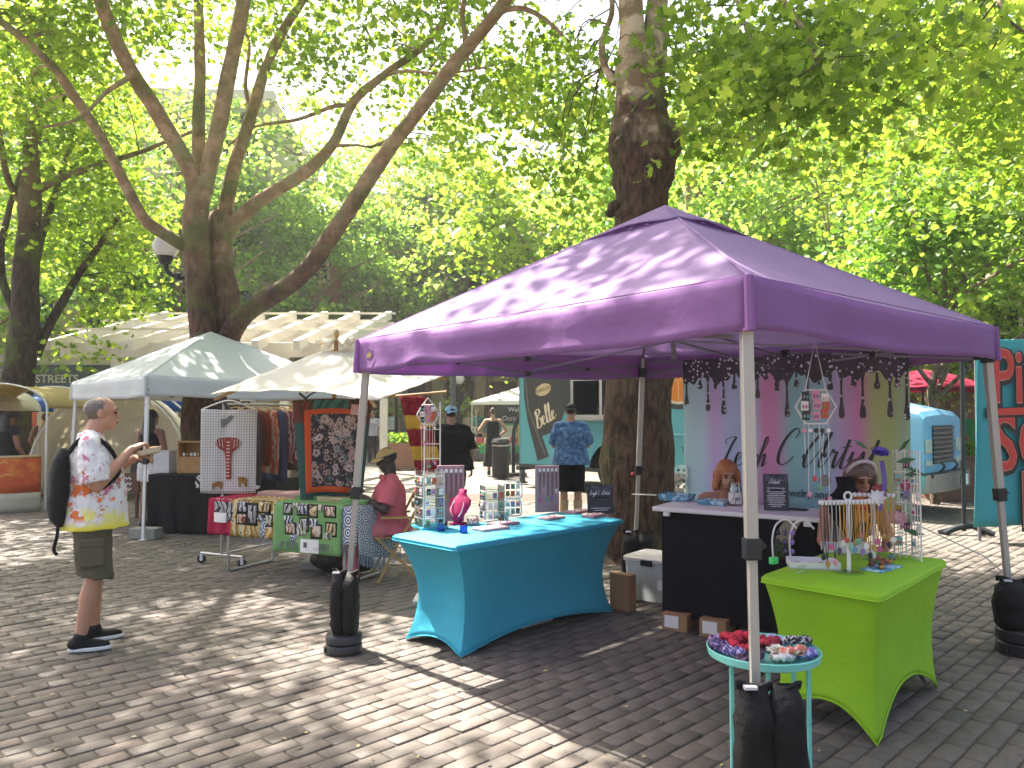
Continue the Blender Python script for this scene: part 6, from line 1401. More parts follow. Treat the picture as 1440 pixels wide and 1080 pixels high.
# hexagon display hung from the canopy
def hexd(label, loc, ang, r, seed, tail=True, string=.45):
    t = thing('hexagon_display', label, 'earring display', loc, ang, 'hexagonal earring displays'); hx = [(r * math.sin(PI / 3 * k), r * math.cos(PI / 3 * k)) for k in range(6)]
    hx = [(r * math.sin(PI / 3 * k + PI / 6), r * math.cos(PI / 3 * k + PI / 6)) for k in range(6)]
    MB().tube([V(x, 0, z) for x, z in hx], .006, 8, closed=True).build('frame', M_WIRE, t); MB().prism(hx, .002, lambda x, y, z: V(x, z, y)).build('clear_panel', M_ACRYL, t)
    MB().tube([V(hx[5][0], 0, hx[5][1]), V(0, 0, r + string), V(hx[0][0], 0, hx[0][1])], .004, 5).build('hanging_cord', M_WIRE, t); rr = random.Random(seed)
    for k, (x, z) in enumerate(((-.5, .55), (0, .6), (.45, .45), (-.55, .05), (.05, .1), (.5, .05), (-.5, -.45), (0, -.45), (.42, -.35))): earring_card(t, V(x * r, -.008, z * r), V(1, 0, 0), r * .36, r * .46, (2, 5, 0, 9, 5, 8, 2, 5, 8)[k], 2)
    if tail:
        for k in range(6):
            x = (-.6, -.35, -.1, .15, .4, .62)[k] * r; L = rr.uniform(.12, .46); MB().bar(V(x, 0, -r * .8), V(x + rr.uniform(-.01, .01), 0, -r - L), .003).build('dangle_cord', M_WIRE, t); MB().ell(V(x, -.003, -r - L - .01), (.014, .004, .018), 8).build('charm', MP[(k * 3 + 2) % 12], t)
        for k in range(5): MB().box(V((k - 2) * r * .3, -.006, -r * 1.22), (r * .22, .01, r * .22)).build('bead', MP[(5, 9, 2, 2, 9)[k]], t, bevel=.006)
    return t
hexd('white hexagon earring display hanging by a cord from the purple canopy', W(1147, 572, 4.5), R(-8), .112, 1, True, .27)
hexd('small white hexagon of earrings hanging beside the striped scarf', W(602, 583, 6.9), R(10), .098, 2, True, .05)
wm = thing('disc_charm', 'flat grey disc charm hanging on a long cord below the hexagon display', 'wind chime', W(1160, 676, 4.9)); MB().cyl((0, -.006, 0), (0, .006, 0), .038, n=24).build('disc', mat('disc_grey', '#6f6a66', .5), wm); MB().bar((0, 0, .03), (-.03, 0, .36), .003).build('cord', M_WIRE, wm)  # a hanging disc charm with its cord, not a mannequin
# ------------------------------------------------------------------ textile stall under the cream umbrella
M_CREAMC = fabric('cream_canvas', '#e8e2d2', .34, .04, 700, .75, .25, 3); M_GREYC = fabric('pale_grey_canvas', '#e4e6e4', .36, .04, 700, .75, .25, 3); M_GREYV = fabric('pale_grey_valance', '#dcdfde', .3, .04, 700, .75, .25, 4)
white, _, _ = canopy('canopy', 'pale grey green pop-up canopy over the black draped stall', [V(-4.85, 10.35, 2.13), V(-7.05, 12.55, 2.13), V(-4.85, 14.75, 2.13), V(-2.65, 12.55, 2.13)], V(-4.85, 12.55, 2.95),
    [G(201, 760), V(-7.1, 12.6, 0), V(-4.8, 14.8, 0), V(-2.6, 12.6, 0)], M_GREYC, M_GREYV, vh=.27, bracket=1.93, collar=1.02, leg_w=.045, vent=False, leg_m=mat('white_leg', '#d9d6d2', .45, .1, var=.03))
cbk = thing('concrete_block', 'pale concrete block on the front foot of the pale grey canopy', 'weight', G(205, 757), R(-8)); MB().box((0, 0, .07), (.36, .2, .14)).build('block', mat('concrete', '#8f8c82', .9, bump=.4), cbk, bevel=.01)
um = thing('market_umbrella', 'tilted cream square market umbrella with a two part vent on a wooden pole', 'umbrella', V(-1.98, 8.5, 0)); uo = V(-1.98, 8.5, 0)
uc = [W(297, 554, 8.0) - uo, W(530, 563, 7.0) - uo, W(632, 526, 8.6) - uo, W(430, 545, 9.8) - uo]; up = W(473, 486, 8.5) - uo
q = MB()
for i in range(4):
    a, b = uc[i], uc[(i + 1) % 4]
    def fn(u, v, a=a, b=b):
        p = a.lerp(b, u).lerp(up, v * .88); s_ = math.sin(PI * u) * (1 - v); p.z += -.10 * s_ * math.sin(PI * min(v + .12, 1)) + .10 * s_ * (1 - v) ** 2 * (1 if i == 0 else .4) + .02 * noise.noise(V(u * 5, v * 4, i)) * (1 - v); return p
    q.grid(fn, 18, 12)
q.build('canopy_cloth', M_CREAMC, um, ang=25, solid=.004)
q = MB(); 
for i in range(4):
    a, b = uc[i], uc[(i + 1) % 4]
    q.grid(lambda u, v, a=a, b=b: a.lerp(b, u).lerp(up + V(0, 0, .0), .80 + v * .2) + V(0, 0, .05 + .10 * (1 - v) * abs(math.sin(u * PI * 2)) ** .7 + .02), 16, 4)
q.build('vent_cap', M_CREAMC, um, ang=60, solid=.004)
MB().cyl((0, 0, 0), up + V(0, 0, .1), .024, n=12).build('pole', mat('umbrella_pole', '#a5804c', .5, var=.15), um); MB().ell(up + V(0, 0, .13), (.03, .03, .05), 10).build('finial', mat('umbrella_pole', '#a5804c'), um)
MB().box((0, 0, .04), (.5, .5, .08)).build('base', mat('concrete', '#8f8c82', .9), um, bevel=.01)
for c in uc: MB().bar(c * .98 + V(0, 0, -.02), up.lerp(V(0, 0, up.z), .5) - V(0, 0, .06), .02, .03).build('rib', mat('umbrella_pole', '#a5804c'), um)
# table frame and cloths
tN = V(-3.08, 8.20, 0); tx = V(.905, -.425, 0).normalized(); ty = V(.425, .905, 0).normalized(); TL, TD, TH = 1.78, .72, .745
tt = thing('folding_table', 'folding table with grey tube legs under the printed cloths', 'table', tN + tx * TL / 2 + ty * TD / 2)
tl = lambda x, y, z: tx * (x - TL / 2) + ty * (y - TD / 2) + V(0, 0, z)
q = MB(); q.loft([[tl(x, y, z) for x, y in ((0, 0), (TL, 0), (TL, TD), (0, TD))] for z in (TH - .04, TH)]); q.build('table_top', M_WHITEPL, tt)
for x in (.14, TL - .16): MB().tube(smooth_line([tl(x, .03, TH - .04), tl(x, .03, .10), tl(x, .06, .02), tl(x, .12, .014), tl(x, TD - .12, .014), tl(x, TD - .06, .02), tl(x, TD - .03, .10), tl(x, TD - .03, TH - .04)], 4), .014, 8).build('leg_frame', mat('chrome_leg', '#b4b2ac', .3, .6), tt)
def cloth(name, label, x0, x1, front, m, off, side=False, group='printed cloths on the folding table', over=.5, wv=.008):
    """lies on the top from depth `over` and hangs down the front edge"""
    L = over + front
    def fn(u, v):
        x = x0 + (x1 - x0) * u; d = v * L
        if d < over: p = (x, over - d, TH + .004 + off)
        else:
            dz = d - over; p = (x, -.006 - off - wv * math.sin(u * 13 + dz * 4) * min(1, dz * 5) - .02 * dz, TH + .004 + off - dz)
        return tl(*p)
    o = link(name, None); q = MB().grid(fn, 20, 24); o2 = q.build('cloth', m, None, solid=.003, ang=70)
    bpy.data.objects.remove(o); o2.name = name; o2.location = tt.location; tag(o2, label, 'cloth', group); return o2, fn
def medallion_mat():
    t = NT('medallion_print'); v = t.n('Attribute', attribute_name='uvp').outputs['Vector']; vo = t.n('TexVoronoi', {'Vector': v, 'Scale': 1.0, 'Randomness': 0.0}).outputs['Distance']
    c = t.ramp(vo, [(0, C('#2c3850')), (.10, C('#2c3850')), (.11, C('#d4d6d6')), (.20, C('#d4d6d6')), (.22, C('#33405c')), (.33, C('#3c4864')), (.34, C('#d4d6d4')), (.43, C('#d4d6d4')), (.46, C('#46526c')), (.6, C('#9aa0a8'))]); t.bs(Base_Color=c, Roughness=.85); return t.m
M_MED = medallion_mat()
def uvp(o, nu, nv, su, sv):
    a = o.data.attributes.new('uvp', 'FLOAT_VECTOR', 'POINT'); vals = []
    for i in range(len(o.data.vertices)): vals += [(i % (nu + 1)) / nu * su, (i // (nu + 1)) / nv * sv, 0]
    a.data.foreach_set('vector', vals)
o, f = cloth('tablecloth', 'blue and white medallion tablecloth with a fringe hanging off the folding table', .45, TL + .02, .36, M_MED, .0, over=.70); uvp(o, 20, 24, 12, 9)
q = MB(); rr = random.Random(2)
q.grid(lambda u, v: tl(TL + .022 + .02 * v + .012 * math.sin(u * 9 + v), -.03 + u * (TD - .0), TH - v * (.42 + .10 * math.sin(u * 2.6) - .16 * (u > .9))), 20, 24); e = q.build('side_drop', M_MED, o, solid=.003); uvp(e, 20, 24, 6, 5)
fg = MB()
for k in range(46):
    u = k / 45; p = tl(TL + .045, -.03 + u * TD, TH - (.42 + .10 * math.sin(u * 2.6))); fg.bar(p, p + V(rr.uniform(-.01, .02), rr.uniform(-.01, .01), -.10), .008, .004)
fg.build('fringe', fabric('fringe_blue', '#8a98a4', 0, .1), o, kind='stuff')
fg = MB()
for k in range(90):
    u = k / 89; p = tl(.45 + u * (TL - .45), -.02, TH - .36); fg.bar(p, p + V(rr.uniform(-.01, .01), rr.uniform(-.02, .01), -.07), .008, .004)
fg.build('fringe', fabric('fringe_grey', '#8c888a', 0, .1), o, kind='stuff')
def patch_mat(name, cols, sc, ramp=True):
    t = NT(name); n = t.noise(t.co(), sc, 6, .7); w = t.n('TexWave', {'Vector': t.co(), 'Scale': sc * .35, 'Distortion': 14.0, 'Detail': 3.0}).outputs['Fac']
    k = len(cols); t.bs(Base_Color=t.ramp(t.math('ADD', t.math('MULTIPLY', w, .6), t.math('MULTIPLY', n, .4)), [(.2 + .6 * i / (k - 1), C(c)) for i, c in enumerate(cols)], 'CONSTANT'), Roughness=.9); return t.m
PM = [patch_mat('patch_a', ['#20242c', '#c4beb4', '#7a7a7c', '#e0dad0'], 14), patch_mat('patch_b', ['#5a4630', '#b49a68', '#d4c49a', '#2c2620'], 16), patch_mat('patch_c', ['#7a4a38', '#c4a088', '#d8c8b0', '#30241f'], 18), patch_mat('patch_d', ['#c9bfa0', '#8a9a84', '#3c4a48', '#dcd4bc'], 15), patch_mat('patch_e', ['#30343e', '#8a8e98', '#d4d0cc', '#55504c'], 20)]
M_TRIM = fabric('black_trim', '#131214', 0, .1)
def patches(o, fn, over, front, spec):
    L = over + front
    for k, (u0, u1, d0, d1, mi, border) in enumerate(spec):
        v0, v1 = (over + d0) / L, (over + d1) / L
        if border: MB().grid(lambda u, v: fn(u0 + (u1 - u0) * u, v0 + (v1 - v0) * v) - ty * .003, 4, 4).build('black_border', M_TRIM, o, solid=.001)
        b = .12 if border else 0; mx = lambda a, b_, t_: a + (b_ - a) * t_
        MB().grid(lambda u, v: fn(mx(u0, u1, b + (1 - 2 * b) * u), mx(v0, v1, b + (1 - 2 * b) * v)) - ty * .006, 4, 4).build('patch', PM[mi % 5], o, solid=.001)
o, f = cloth('printed_cloth', 'red cloth with a paper tag over the left end of the folding table', -.10, .24, .37, fabric('red_cloth', '#a01c3c', 0, .08), .004); patches(o, f, .5, .37, [(.25, 1.0, .0, .22, 0, False)])
tg = MB().grid(lambda u, v: f(.25 + .5 * u, (.5 + .14 + v * .10) / .87) - ty * .012, 3, 3).build('tag', M_PAPER, o)
o, f = cloth('printed_cloth', 'ochre edged patchwork cloth with black piping beside the red cloth', .22, .80, .37, patch_mat('ochre_print', ['#8a6a24', '#b8923a', '#c9b890', '#3a2c1c'], 12), .006)
patches(o, f, .5, .37, [(.14, .38, .0, .13, 4, True), (.36, .62, .02, .25, 0, True), (.60, .90, .0, .12, 1, True), (.12, .36, .13, .25, 2, True), (.60, .78, .13, .20, 4, True), (.76, .96, .12, .25, 3, True), (.2, .9, -.12, -.01, 3, True)])
o, f = cloth('printed_cloth', 'sage green cloth with offset patchwork squares and a white tag on the folding table', .79, 1.62, .48, fabric('sage_cloth', '#6f9a5c', 0, .06), .009)
patches(o, f, .5, .48, [(.14, .28, .0, .12, 0, True), (.27, .36, -.02, .05, 3, False), (.34, .52, -.02, .12, 4, True), (.52, .66, .0, .13, 1, True), (.66, .74, -.01, .06, 3, False), (.74, .92, .0, .12, 2, True), (.16, .28, .13, .21, 4, False), (.17, .34, .19, .31, 2, True), (.38, .54, .13, .27, 0, True), (.36, .5, .20, .31, 3, False), (.56, .72, .19, .33, 2, True), (.54, .66, .14, .22, 4, False), (.76, .94, .16, .30, 1, True), (.74, .86, .26, .33, 3, False)])
MB().grid(lambda u, v: f(.42 + .26 * u, (.5 + .34 + v * .13) / .98) - ty * .01, 3, 3).build('tag', M_PAPER, o); MB().grid(lambda u, v: f(.47 + .05 * u, (.5 + .37 + v * .05) / .98) - ty * .013, 2, 2).build('tag_print', mat('tag_grey', '#55565a', .8), o)
for i, (x, y, w, m, lab) in enumerate(((1.0, .42, .4, fabric('sage_cloth', '#6f9a5c'), 'folded sage cloth at the middle back of the folding table'), (1.35, .36, .46, fabric('tan_fold', '#b4a87c', 0, .1), 'folded tan and green cloth on the folding table'), (.55, .5, .7, fabric('pink_fold', '#b49088', 0, .1), 'long pale pink folded cloth at the back of the folding table'), (1.6, .30, .3, fabric('sage_cloth', '#6f9a5c'), 'folded sage cloth at the right corner of the folding table'))):
    p = tt.location + tl(x, y, TH + .012); fl = thing('folded_cloth', lab, 'cloth', p, math.atan2(tx.y, tx.x), 'folded cloths'); 
    for k in range(3): MB().grid(lambda u, v: V((u - .5) * w, (v - .5) * .26, .004 + k * .014 + .008 * noise.noise(V(u * 3, v * 3, i + k * 3)) + .006 * math.sin(PI * v)), 8, 6).build('fold', m, fl, solid=.012)
# clothes rack and towels
rk = thing('clothes_rack', 'chrome clothes rack on castors in front of the black stall', 'clothes rack', V(-3.14, 8.52, 0)); M_CHR = mat('chrome_leg', '#b4b2ac', .3, .6)
rd = V(.42, .91, 0).normalized(); rs_ = V(.91, -.42, 0); RL = 1.35
for k in (0, 1):
    p = rd * RL * k; MB().cyl(p + V(0, 0, .1), p + V(0, 0, 1.76), .014).build('post', M_CHR, rk); MB().cyl(p - rs_ * .3 + V(0, 0, .11), p + rs_ * .3 + V(0, 0, .11), .014).build('foot_bar', M_CHR, rk)
    for s in (-1, 1): 
        c = p + rs_ * .29 * s; w_ = MB().cyl(c + V(0, -.014, .045) , c + V(0, .014, .045), .045, n=18).build('castor', M_BLACKP, rk); MB().cyl(c + V(0, -.016, .045), c + V(0, .016, .045), .018).bar(c + V(0, 0, .05), c + V(0, 0, .1), .03).build('castor_fork', M_WHITEPL, w_)
MB().cyl(V(0, 0, 1.74), rd * RL + V(0, 0, 1.74), .013).build('top_bar', M_CHR, rk); MB().cyl(V(0, 0, .12), rd * RL + V(0, 0, .12), .012).build('bottom_bar', M_CHR, rk)
MB().ell((0, -.02, 1.80), (.045, .045, .05), 12).bar((-.01, -.03, 1.78), (-.09, -.04, 1.66), .03).bar((.01, -.03, 1.78), (.09, -.04, 1.66), .03).build('clamp', mat('clamp_dark', '#2a1418', .5), rk)
def waffle(name, base, line):
    t = NT(name); co = t.co(); sx = t.n('SeparateXYZ', {0: co}); g = lambda s: t.math('LESS_THAN', t.math('FRACT', t.math('MULTIPLY', s, 36.0)), .22)
    f = t.math('MAXIMUM', g(sx.outputs[0]), g(sx.outputs[2])); t.bs(Base_Color=t.mix(f, C(base), C(line)), Roughness=.9); t.bump(t.math('SUBTRACT', 1.0, f), .5, .01); return t.m
tw = thing('towel', 'white waffle towel printed with a red elephant hung at the end of the clothes rack', 'towel', W(322, 575, 8.42)); tww, twh = .60, .90
def tf(u, v, o=0): return V((u - .5) * tww * (1 - .02 * v), -.008 * math.sin(u * 11) - .004 * math.sin(u * 23 + v * 2) - o, -v * twh - .01 * math.sin(u * 3))
MB().grid(tf, 40, 20).build('towel_cloth', waffle('waffle_white', '#cfcac2', '#97938e'), tw, solid=.004)
def on_towel(name, poly, m, o=.014, parent=None):
    k = len(poly); vs = [tf(u, v, o) for u, v in poly]; q = MB().add(vs, [tuple(range(k))]); return q.build(name, m, parent or tw, smooth=False)
M_ELE = mat('print_red', '#8a2a1c', .9); M_LINE = mat('print_cream', '#c9bfb4', .9); M_GRY = mat('print_grey', '#6a6a6a', .9); M_OCH = mat('print_ochre', '#8a6230', .9)
body = [(.44, .33), (.56, .33), (.58, .5), (.56, .62), (.57, .82), (.50, .83), (.46, .82), (.45, .6), (.43, .5)]
e = on_towel('elephant_print', body, M_ELE); on_towel('elephant_ear', [(.43, .33), (.43, .5), (.34, .46), (.27, .40), (.31, .345)], M_ELE); on_towel('elephant_ear', [(.58, .33), (.58, .5), (.67, .46), (.73, .40), (.69, .345)], M_ELE)
for k in range(11): y = .38 + k * .04; on_towel('print_stripe', [(.47, y), (.53, y), (.53, y + .012), (.47, y + .012)], M_LINE, .018)
for k in range(3):
    for s in (-1, 1): x = .5 + s * (.12 + k * .05); on_towel('print_stripe', [(x, .35), (x + .012, .35), (x - s * .02 + .012, .46 - k * .02), (x - s * .02, .46 - k * .02)], M_LINE, .018)
on_towel('bird_print', [(.36, .12), (.46, .10), (.55, .06), (.60, .08), (.52, .13), (.46, .17), (.40, .22), (.37, .2)], M_GRY); on_towel('animal_print', [(.68, .80), (.78, .80), (.86, .82), (.86, .92), (.82, .92), (.80, .87), (.75, .87), (.74, .92), (.71, .92), (.70, .86)], M_OCH); on_towel('animal_print', [(.22, .88), (.32, .85), (.40, .86), (.40, .94), (.36, .94), (.35, .91), (.27, .92), (.25, .95), (.22, .95)], M_OCH)
hg = MB().tube(smooth_line([(-.28, 0, .0), (-.1, 0, .07), (0, 0, .09), (.1, 0, .07), (.28, 0, 0)], 5), .009, 6).build('hanger', M_WHITEPL, tw); MB().tube(smooth_line([(0, 0, .09), (0, 0, .14), (.03, 0, .16)], 4), .004, 5).build('hook', M_CHR, hg)
GAR = [('#cfc8be', 'cream'), ('#4c4a52', 'dark grey'), ('#7a3a2a', 'rust'), ('#b0562a', 'orange printed'), ('#3a4668', 'navy'), ('#8a2a48', 'crimson'), ('#5a4a34', 'brown'), ('#d0c4ac', 'cream spotted')]
for i, (c, nm) in enumerate(GAR):
    p = V(-3.14, 8.52, 1.74) + rd * (.18 + i * .15); g = thing('hanging_garment', '%s garment hanging on the clothes rack, number %s back from the elephant towel' % (nm, ('one', 'two', 'three', 'four', 'five', 'six', 'seven', 'eight')[i]), 'garment', p, R(-25 + i), 'garments on the clothes rack')
    L = .72 + .12 * math.sin(i * 2.1); m = patch_mat('garment_%d' % i, [c, c, '#c9b8a0' if i % 2 else '#2a2424', c], 8 + i) if i in (3, 5, 7) else fabric('garment_%d' % i, c, 0, .12)
    MB().grid(lambda u, v: V((u - .5) * .42 * (.8 + .25 * min(1, v * 4)), .02 * math.sin(u * 14 + i) * (.3 + v), -.06 - v * L - .05 * abs(u - .5)), 16, 12).build('garment_cloth', m, g, solid=.012)
    MB().tube(smooth_line([(-.18, 0, -.09), (0, 0, -.03), (.18, 0, -.09)], 4), .008, 6).tube(smooth_line([(0, 0, -.03), (0, 0, .015), (.02, 0, .02)], 3), .003, 5).build('hanger', M_WOOD, g)
# tapestries on the umbrella pole
def cloth_panel(name, label, c, w0, w1, h, rz, m, group=None):
    t = thing(name, label, 'tapestry', c, rz, group); fn = lambda u, v, o=0: V((u - .5) * (w0 + (w1 - w0) * v), -.02 * math.sin(u * 9 + v * 2) * v - o, -v * h + .02 * math.sin(u * PI)); MB().grid(fn, 24, 24).build('backing_cloth', m, t, solid=.004); return t, fn
bk, fb_ = cloth_panel('tapestry', 'larger teal and brick red hanging behind the orange bordered tapestry', W(467, 563, 8.0), .84, .62, 1.06, R(-6), patch_mat('teal_red', ['#6a2a22', '#7a3c2c', '#3c2a20', '#8a4434'], 10), 'hangings on the umbrella pole')
for nm, u0, u1, v0, v1, m in (('teal_band', .26, .72, .01, .14, patch_mat('teal_band', ['#1f4a46', '#2f6a60', '#3c7468', '#244c48'], 9)), ('teal_side', .0, .12, .22, 1, mat('teal_side', '#2a544c', .9, var=.3, scale=20)), ('teal_side', .88, 1, .22, 1, mat('teal_side', '#2a544c')), ('teal_hem', .1, .9, .86, .99, mat('teal_hem', '#1e4448', .9, var=.3, scale=20))):
    MB().grid(lambda u, v: fb_(u0 + (u1 - u0) * u, v0 + (v1 - v0) * v, .005), 8, 8).build(nm, m, bk)
fr_, ff = cloth_panel('tapestry', 'orange bordered tapestry of pale chrysanthemum flowers hung in front of the teal one', W(468, 577, 7.9), .60, .53, .84, R(-6), fabric('orange_border', '#b8481a', 0, .07), 'hangings on the umbrella pole')
t = NT('chrysanthemum_ground'); vo = t.n('TexVoronoi', {'Vector': t.co(), 'Scale': 30.0}).outputs['Distance']; t.bs(Base_Color=t.ramp(vo, [(0, C('#8a5a48')), (.2, C('#9a7a68')), (.4, C('#26222c')), (.7, C('#191820'))]), Roughness=.9)
MB().grid(lambda u, v: ff(.12 + .82 * u, .06 + .87 * v, .006), 40, 30).build('print_ground', t.m, fr_)
rr = random.Random(12); FC = [mat('bloom_' + c, c, .9) for c in ('#b49a90', '#a88478', '#c0aca0', '#8a5440', '#3c5a58', '#7a8480', '#a8705c', '#b88a58')]
for k in range(70):
    cu, cv = rr.uniform(.17, .9), rr.uniform(.10, .90); r_ = rr.uniform(.04, .10) * (1.5 if k == 0 else 1)
    if k == 0: cu, cv, r_ = .56, .34, .17
    q = MB(); n = rr.randint(12, 20)
    for j in range(n):
        a = 2 * PI * j / n + rr.uniform(-.1, .1); R_ = r_ * rr.uniform(.7, 1.1); w_ = r_ * .10
        P = lambda rad, s: ff(min(max(cu + (rad * math.cos(a) - s * math.sin(a)) / 1.0, .125), .935), min(max(cv + (rad * math.sin(a) + s * math.cos(a)) * .68, .065), .925), .013 + k * .00006)
        q.add([P(R_ * .2, 0), P(R_ * .7, w_), P(R_, 0), P(R_ * .7, -w_)], [(0, 1, 2, 3)])
    q.build('printed_bloom', FC[k % 3] if k % 4 else FC[k % 8], fr_, smooth=False)
hg = thing('cloth_hanger', 'black trouser hanger with two clips holding the tapestries', 'hanger', W(467, 553, 7.95)); MB().tube(smooth_line([(-.28, 0, -.06), (-.2, 0, .0), (-.1, 0, .04), (0, 0, .08), (.1, 0, .04), (.2, 0, 0), (.28, 0, -.06)], 4), .008, 6).build('arm', M_BLACKP, hg); MB().tube(smooth_line([(0, 0, .08), (.0, 0, .14), (.03, 0, .16)], 4), .005, 5).build('hook', M_BLACKP, hg)
for s in (-1, 1): MB().bar((s * .22, -.01, -.09), (s * .33, -.01, -.0), .03, .02).build('clip', M_BLACKP, hg)
pt = MB().box((0, 0, 0), (.16, .004, .10)).build('price_tag', mat('tag_pink', '#b48a84', .8)); pt.location = W(505, 577, 7.6); pt.rotation_euler = (0, R(8), 0); tag(pt, 'pale pink paper tag pinned at the top right of the tapestry', 'tag')
# striped scarf on a stick
sc = thing('scarf', 'maroon and gold striped scarf hanging from a stick beside the hexagon display', 'scarf', W(566, 558, 7.3), R(-4), None); L7 = .72
for k, (c, a, b) in enumerate((('#7a1420', 0, .24), ('#b8922c', .24, .42), ('#7a1420', .42, .64), ('#b8922c', .64, .82), ('#7a1420', .82, 1))):
    MB().grid(lambda u, v: V((u - .08) * .25 + .16 * (a + (b - a) * v) ** 1.1, -.012 * math.sin(u * 14) - .004 * math.sin(u * 60), -(a + (b - a) * v) * L7 * (1 - .1 * u * 0)), 14, 6).build('stripe', fabric('knit_' + c, c, 0, .12, 200, .95, .8, 40), sc, solid=.012)
sk = MB().cyl((-.33, 0, 0), (.36, 0, .06), .012).build('stick', mat('umbrella_pole', '#a5804c')); sk.location = W(574, 560, 7.34); tag(sk, 'pale wooden stick holding up the striped scarf', 'stick')
wr = thing('wire_stand', 'white wire stand behind the striped scarf holding the small hexagon display', 'stand', V(-.78, 6.98, 0)); 
for x in (0, .14): MB().bar((x, 0, 0), (x, 0, 1.74), .012).build('upright', M_WIRE, wr)
for k in range(12): MB().bar((0, 0, .2 + k * .13), (.14, 0, .2 + k * .13), .006).build('rung', M_WIRE, wr)
MB().box((.07, 0, .01), (.3, .3, .02)).build('foot', M_WIRE, wr)
dg_ = thing('duffel_bag', 'black duffel bag lying under the folding table', 'bag', V(-1.75, 8.1, 0), R(-20)); q = MB(); q.ell((0, 0, .13), (.38, .16, .13), 18); q.soft('bag', M_BLACKFAB, dg_, .015, 2, .03); MB().tube(smooth_line([(-.15, -.1, .22), (-.1, -.12, .30), (.1, -.12, .3), (.15, -.1, .22)], 4), .012, 6).build('handle', M_STRAP, dg_)
sb_ = thing('striped_bag', 'black and white striped bag on the ground by the tapestries', 'bag', V(-2.1, 9.3, 0), R(-10))
for k in range(7): MB().box((0, 0, .52 + k * .035), (.2, .12, .034)).build('stripe', mat('stripe_w', '#c9b8a8', .8) if k % 2 else M_BLACKFAB, sb_)
MB().box((0, 0, .26), (.22, .16, .50)).build('body', M_BLACKFAB, sb_, bevel=.02)
# black draped stall under the pale canopy
bs0 = V(-4.98, 10.75, 0); bs1 = V(-3.15, 10.45, 0); bx_ = (bs1 - bs0).normalized(); by_ = V(-bx_.y, bx_.x, 0)
b_s = thing('stall_table', 'black draped stall table under the pale grey canopy', 'table', bs0, math.atan2(bx_.y, bx_.x)); SL = (bs1 - bs0).length
q = MB(); per = [(0, 0), (SL, 0), (SL, .75), (0, .75)]; pts = []
for i in range(4):
    a, b = per[i], per[(i + 1) % 4]; k = int(math.dist(a, b) / .04); pts += [(a[0] + (b[0] - a[0]) * j / k, a[1] + (b[1] - a[1]) * j / k) for j in range(k)]
q.loft([[V(x + .012 * math.sin(i * .9) * (1 - z / .8), y - .02 * math.sin(i * .9 + 1) * (1 - z / .8), z) for i, (x, y) in enumerate(pts)] for z in (.02, .3, .6, .79, .8)]); q.build('black_drape', fabric('counter_cloth', '#0b0a0f'), b_s, ang=70)
def aztec():
    t = NT('diamond_print'); v = t.co(); sx = t.n('SeparateXYZ', {0: v}); a = t.math('PINGPONG', t.math('MULTIPLY', sx.outputs[0], 1), .16); b = t.math('PINGPONG', t.math('MULTIPLY', sx.outputs[2], 1), .11); s = t.math('ADD', t.math('SNAP', a, .02), t.math('SNAP', b, .02)); f = t.math('GREATER_THAN', t.math('FRACT', t.math('MULTIPLY', s, 11.0)), .5); t.bs(Base_Color=t.mix(f, C('#c4c2b4'), C('#17181a')), Roughness=.9); return t.m
M_AZ = aztec()
for x0, x1, lab in ((.72, 1.12, 'left black and white diamond patterned cloth hanging over the front of the black stall'), (1.22, 1.66, 'right black and white diamond patterned cloth hanging over the front of the black stall')):
    o = MB().grid(lambda u, v: V(x0 + (x1 - x0) * u, .25 - v * .5 if v < .5 else -.035 - .01 * math.sin(u * 8), .806 if v < .5 else .806 - (v - .5) * .5 * (1 - .35 * abs(2 * u - 1))), 12, 20).build('patterned_cloth', M_AZ, None, solid=.003); o.location = b_s.location; o.rotation_euler = b_s.rotation_euler; tag(o, lab, 'cloth', 'patterned cloths on the black stall')
M_CAB = mat('pale_wood', '#a87c48', .55, var=.18, scale=9)
def on_stall(x, y): return b_s.location + bx_ * x + by_ * y + V(0, 0, .802)
cb = thing('wooden_cabinet', 'small pale wooden display cabinet with a shelf on the black stall', 'cabinet', on_stall(.28, .25), R(-8))
MB().box((.2, .12, .115), (.40, .24, .23)).build('lower_box', M_CAB, cb, bevel=.004); MB().box((.2, .225, .33), (.42, .02, .2)).build('back_board', M_CAB, cb)
for x in (0, .40): MB().box((x, .12, .22), (.018, .25, .46)).build('side_board', M_CAB, cb)
MB().box((.2, .12, .435), (.42, .25, .018)).build('top_board', M_CAB, cb)
for k in range(6): MB().ell((.06 + k * .055, .05, .26), (.02, .02, .03), 8).build('trinket', (M_PAPER, M_GOLD, M_WIRE)[k % 3], cb)
for x, y, sx, sy, sz, m, lab in ((.02, .35, .24, .2, .3, mat('white_board', '#c4c2be', .6), 'white box on the left end of the black stall'), (1.02, .4, .18, .16, .34, M_CAB, 'tall brown wooden box beside the elephant towel'), (1.0, .42, .22, .2, .24, mat('white_board', '#c4c2be'), 'white carton stacked on the tall wooden box')):
    z = .341 if 'stacked' in lab else 0
    o = MB().box((0, 0, sz / 2), (sx, sy, sz)).box((0, 0, sz + .006), (sx * 1.03, sy * 1.03, .012)).build('box', m, None, bevel=.006); o.location = on_stall(x, y) + V(0, 0, z); o.rotation_euler = (0, 0, R(-8)); tag(o, lab, 'box')
q = thing('basket', 'wire and glass basket of small goods on the black stall', 'basket', on_stall(.8, .2)); MB().tube([(.09 * math.cos(a), .09 * math.sin(a), .1) for a in [2 * PI * k / 16 for k in range(16)]], .006, 6, closed=True).tube([(.06 * math.cos(a), .06 * math.sin(a), .01) for a in [2 * PI * k / 16 for k in range(16)]], .006, 6, closed=True).build('rim', M_GREYTUBE, q)
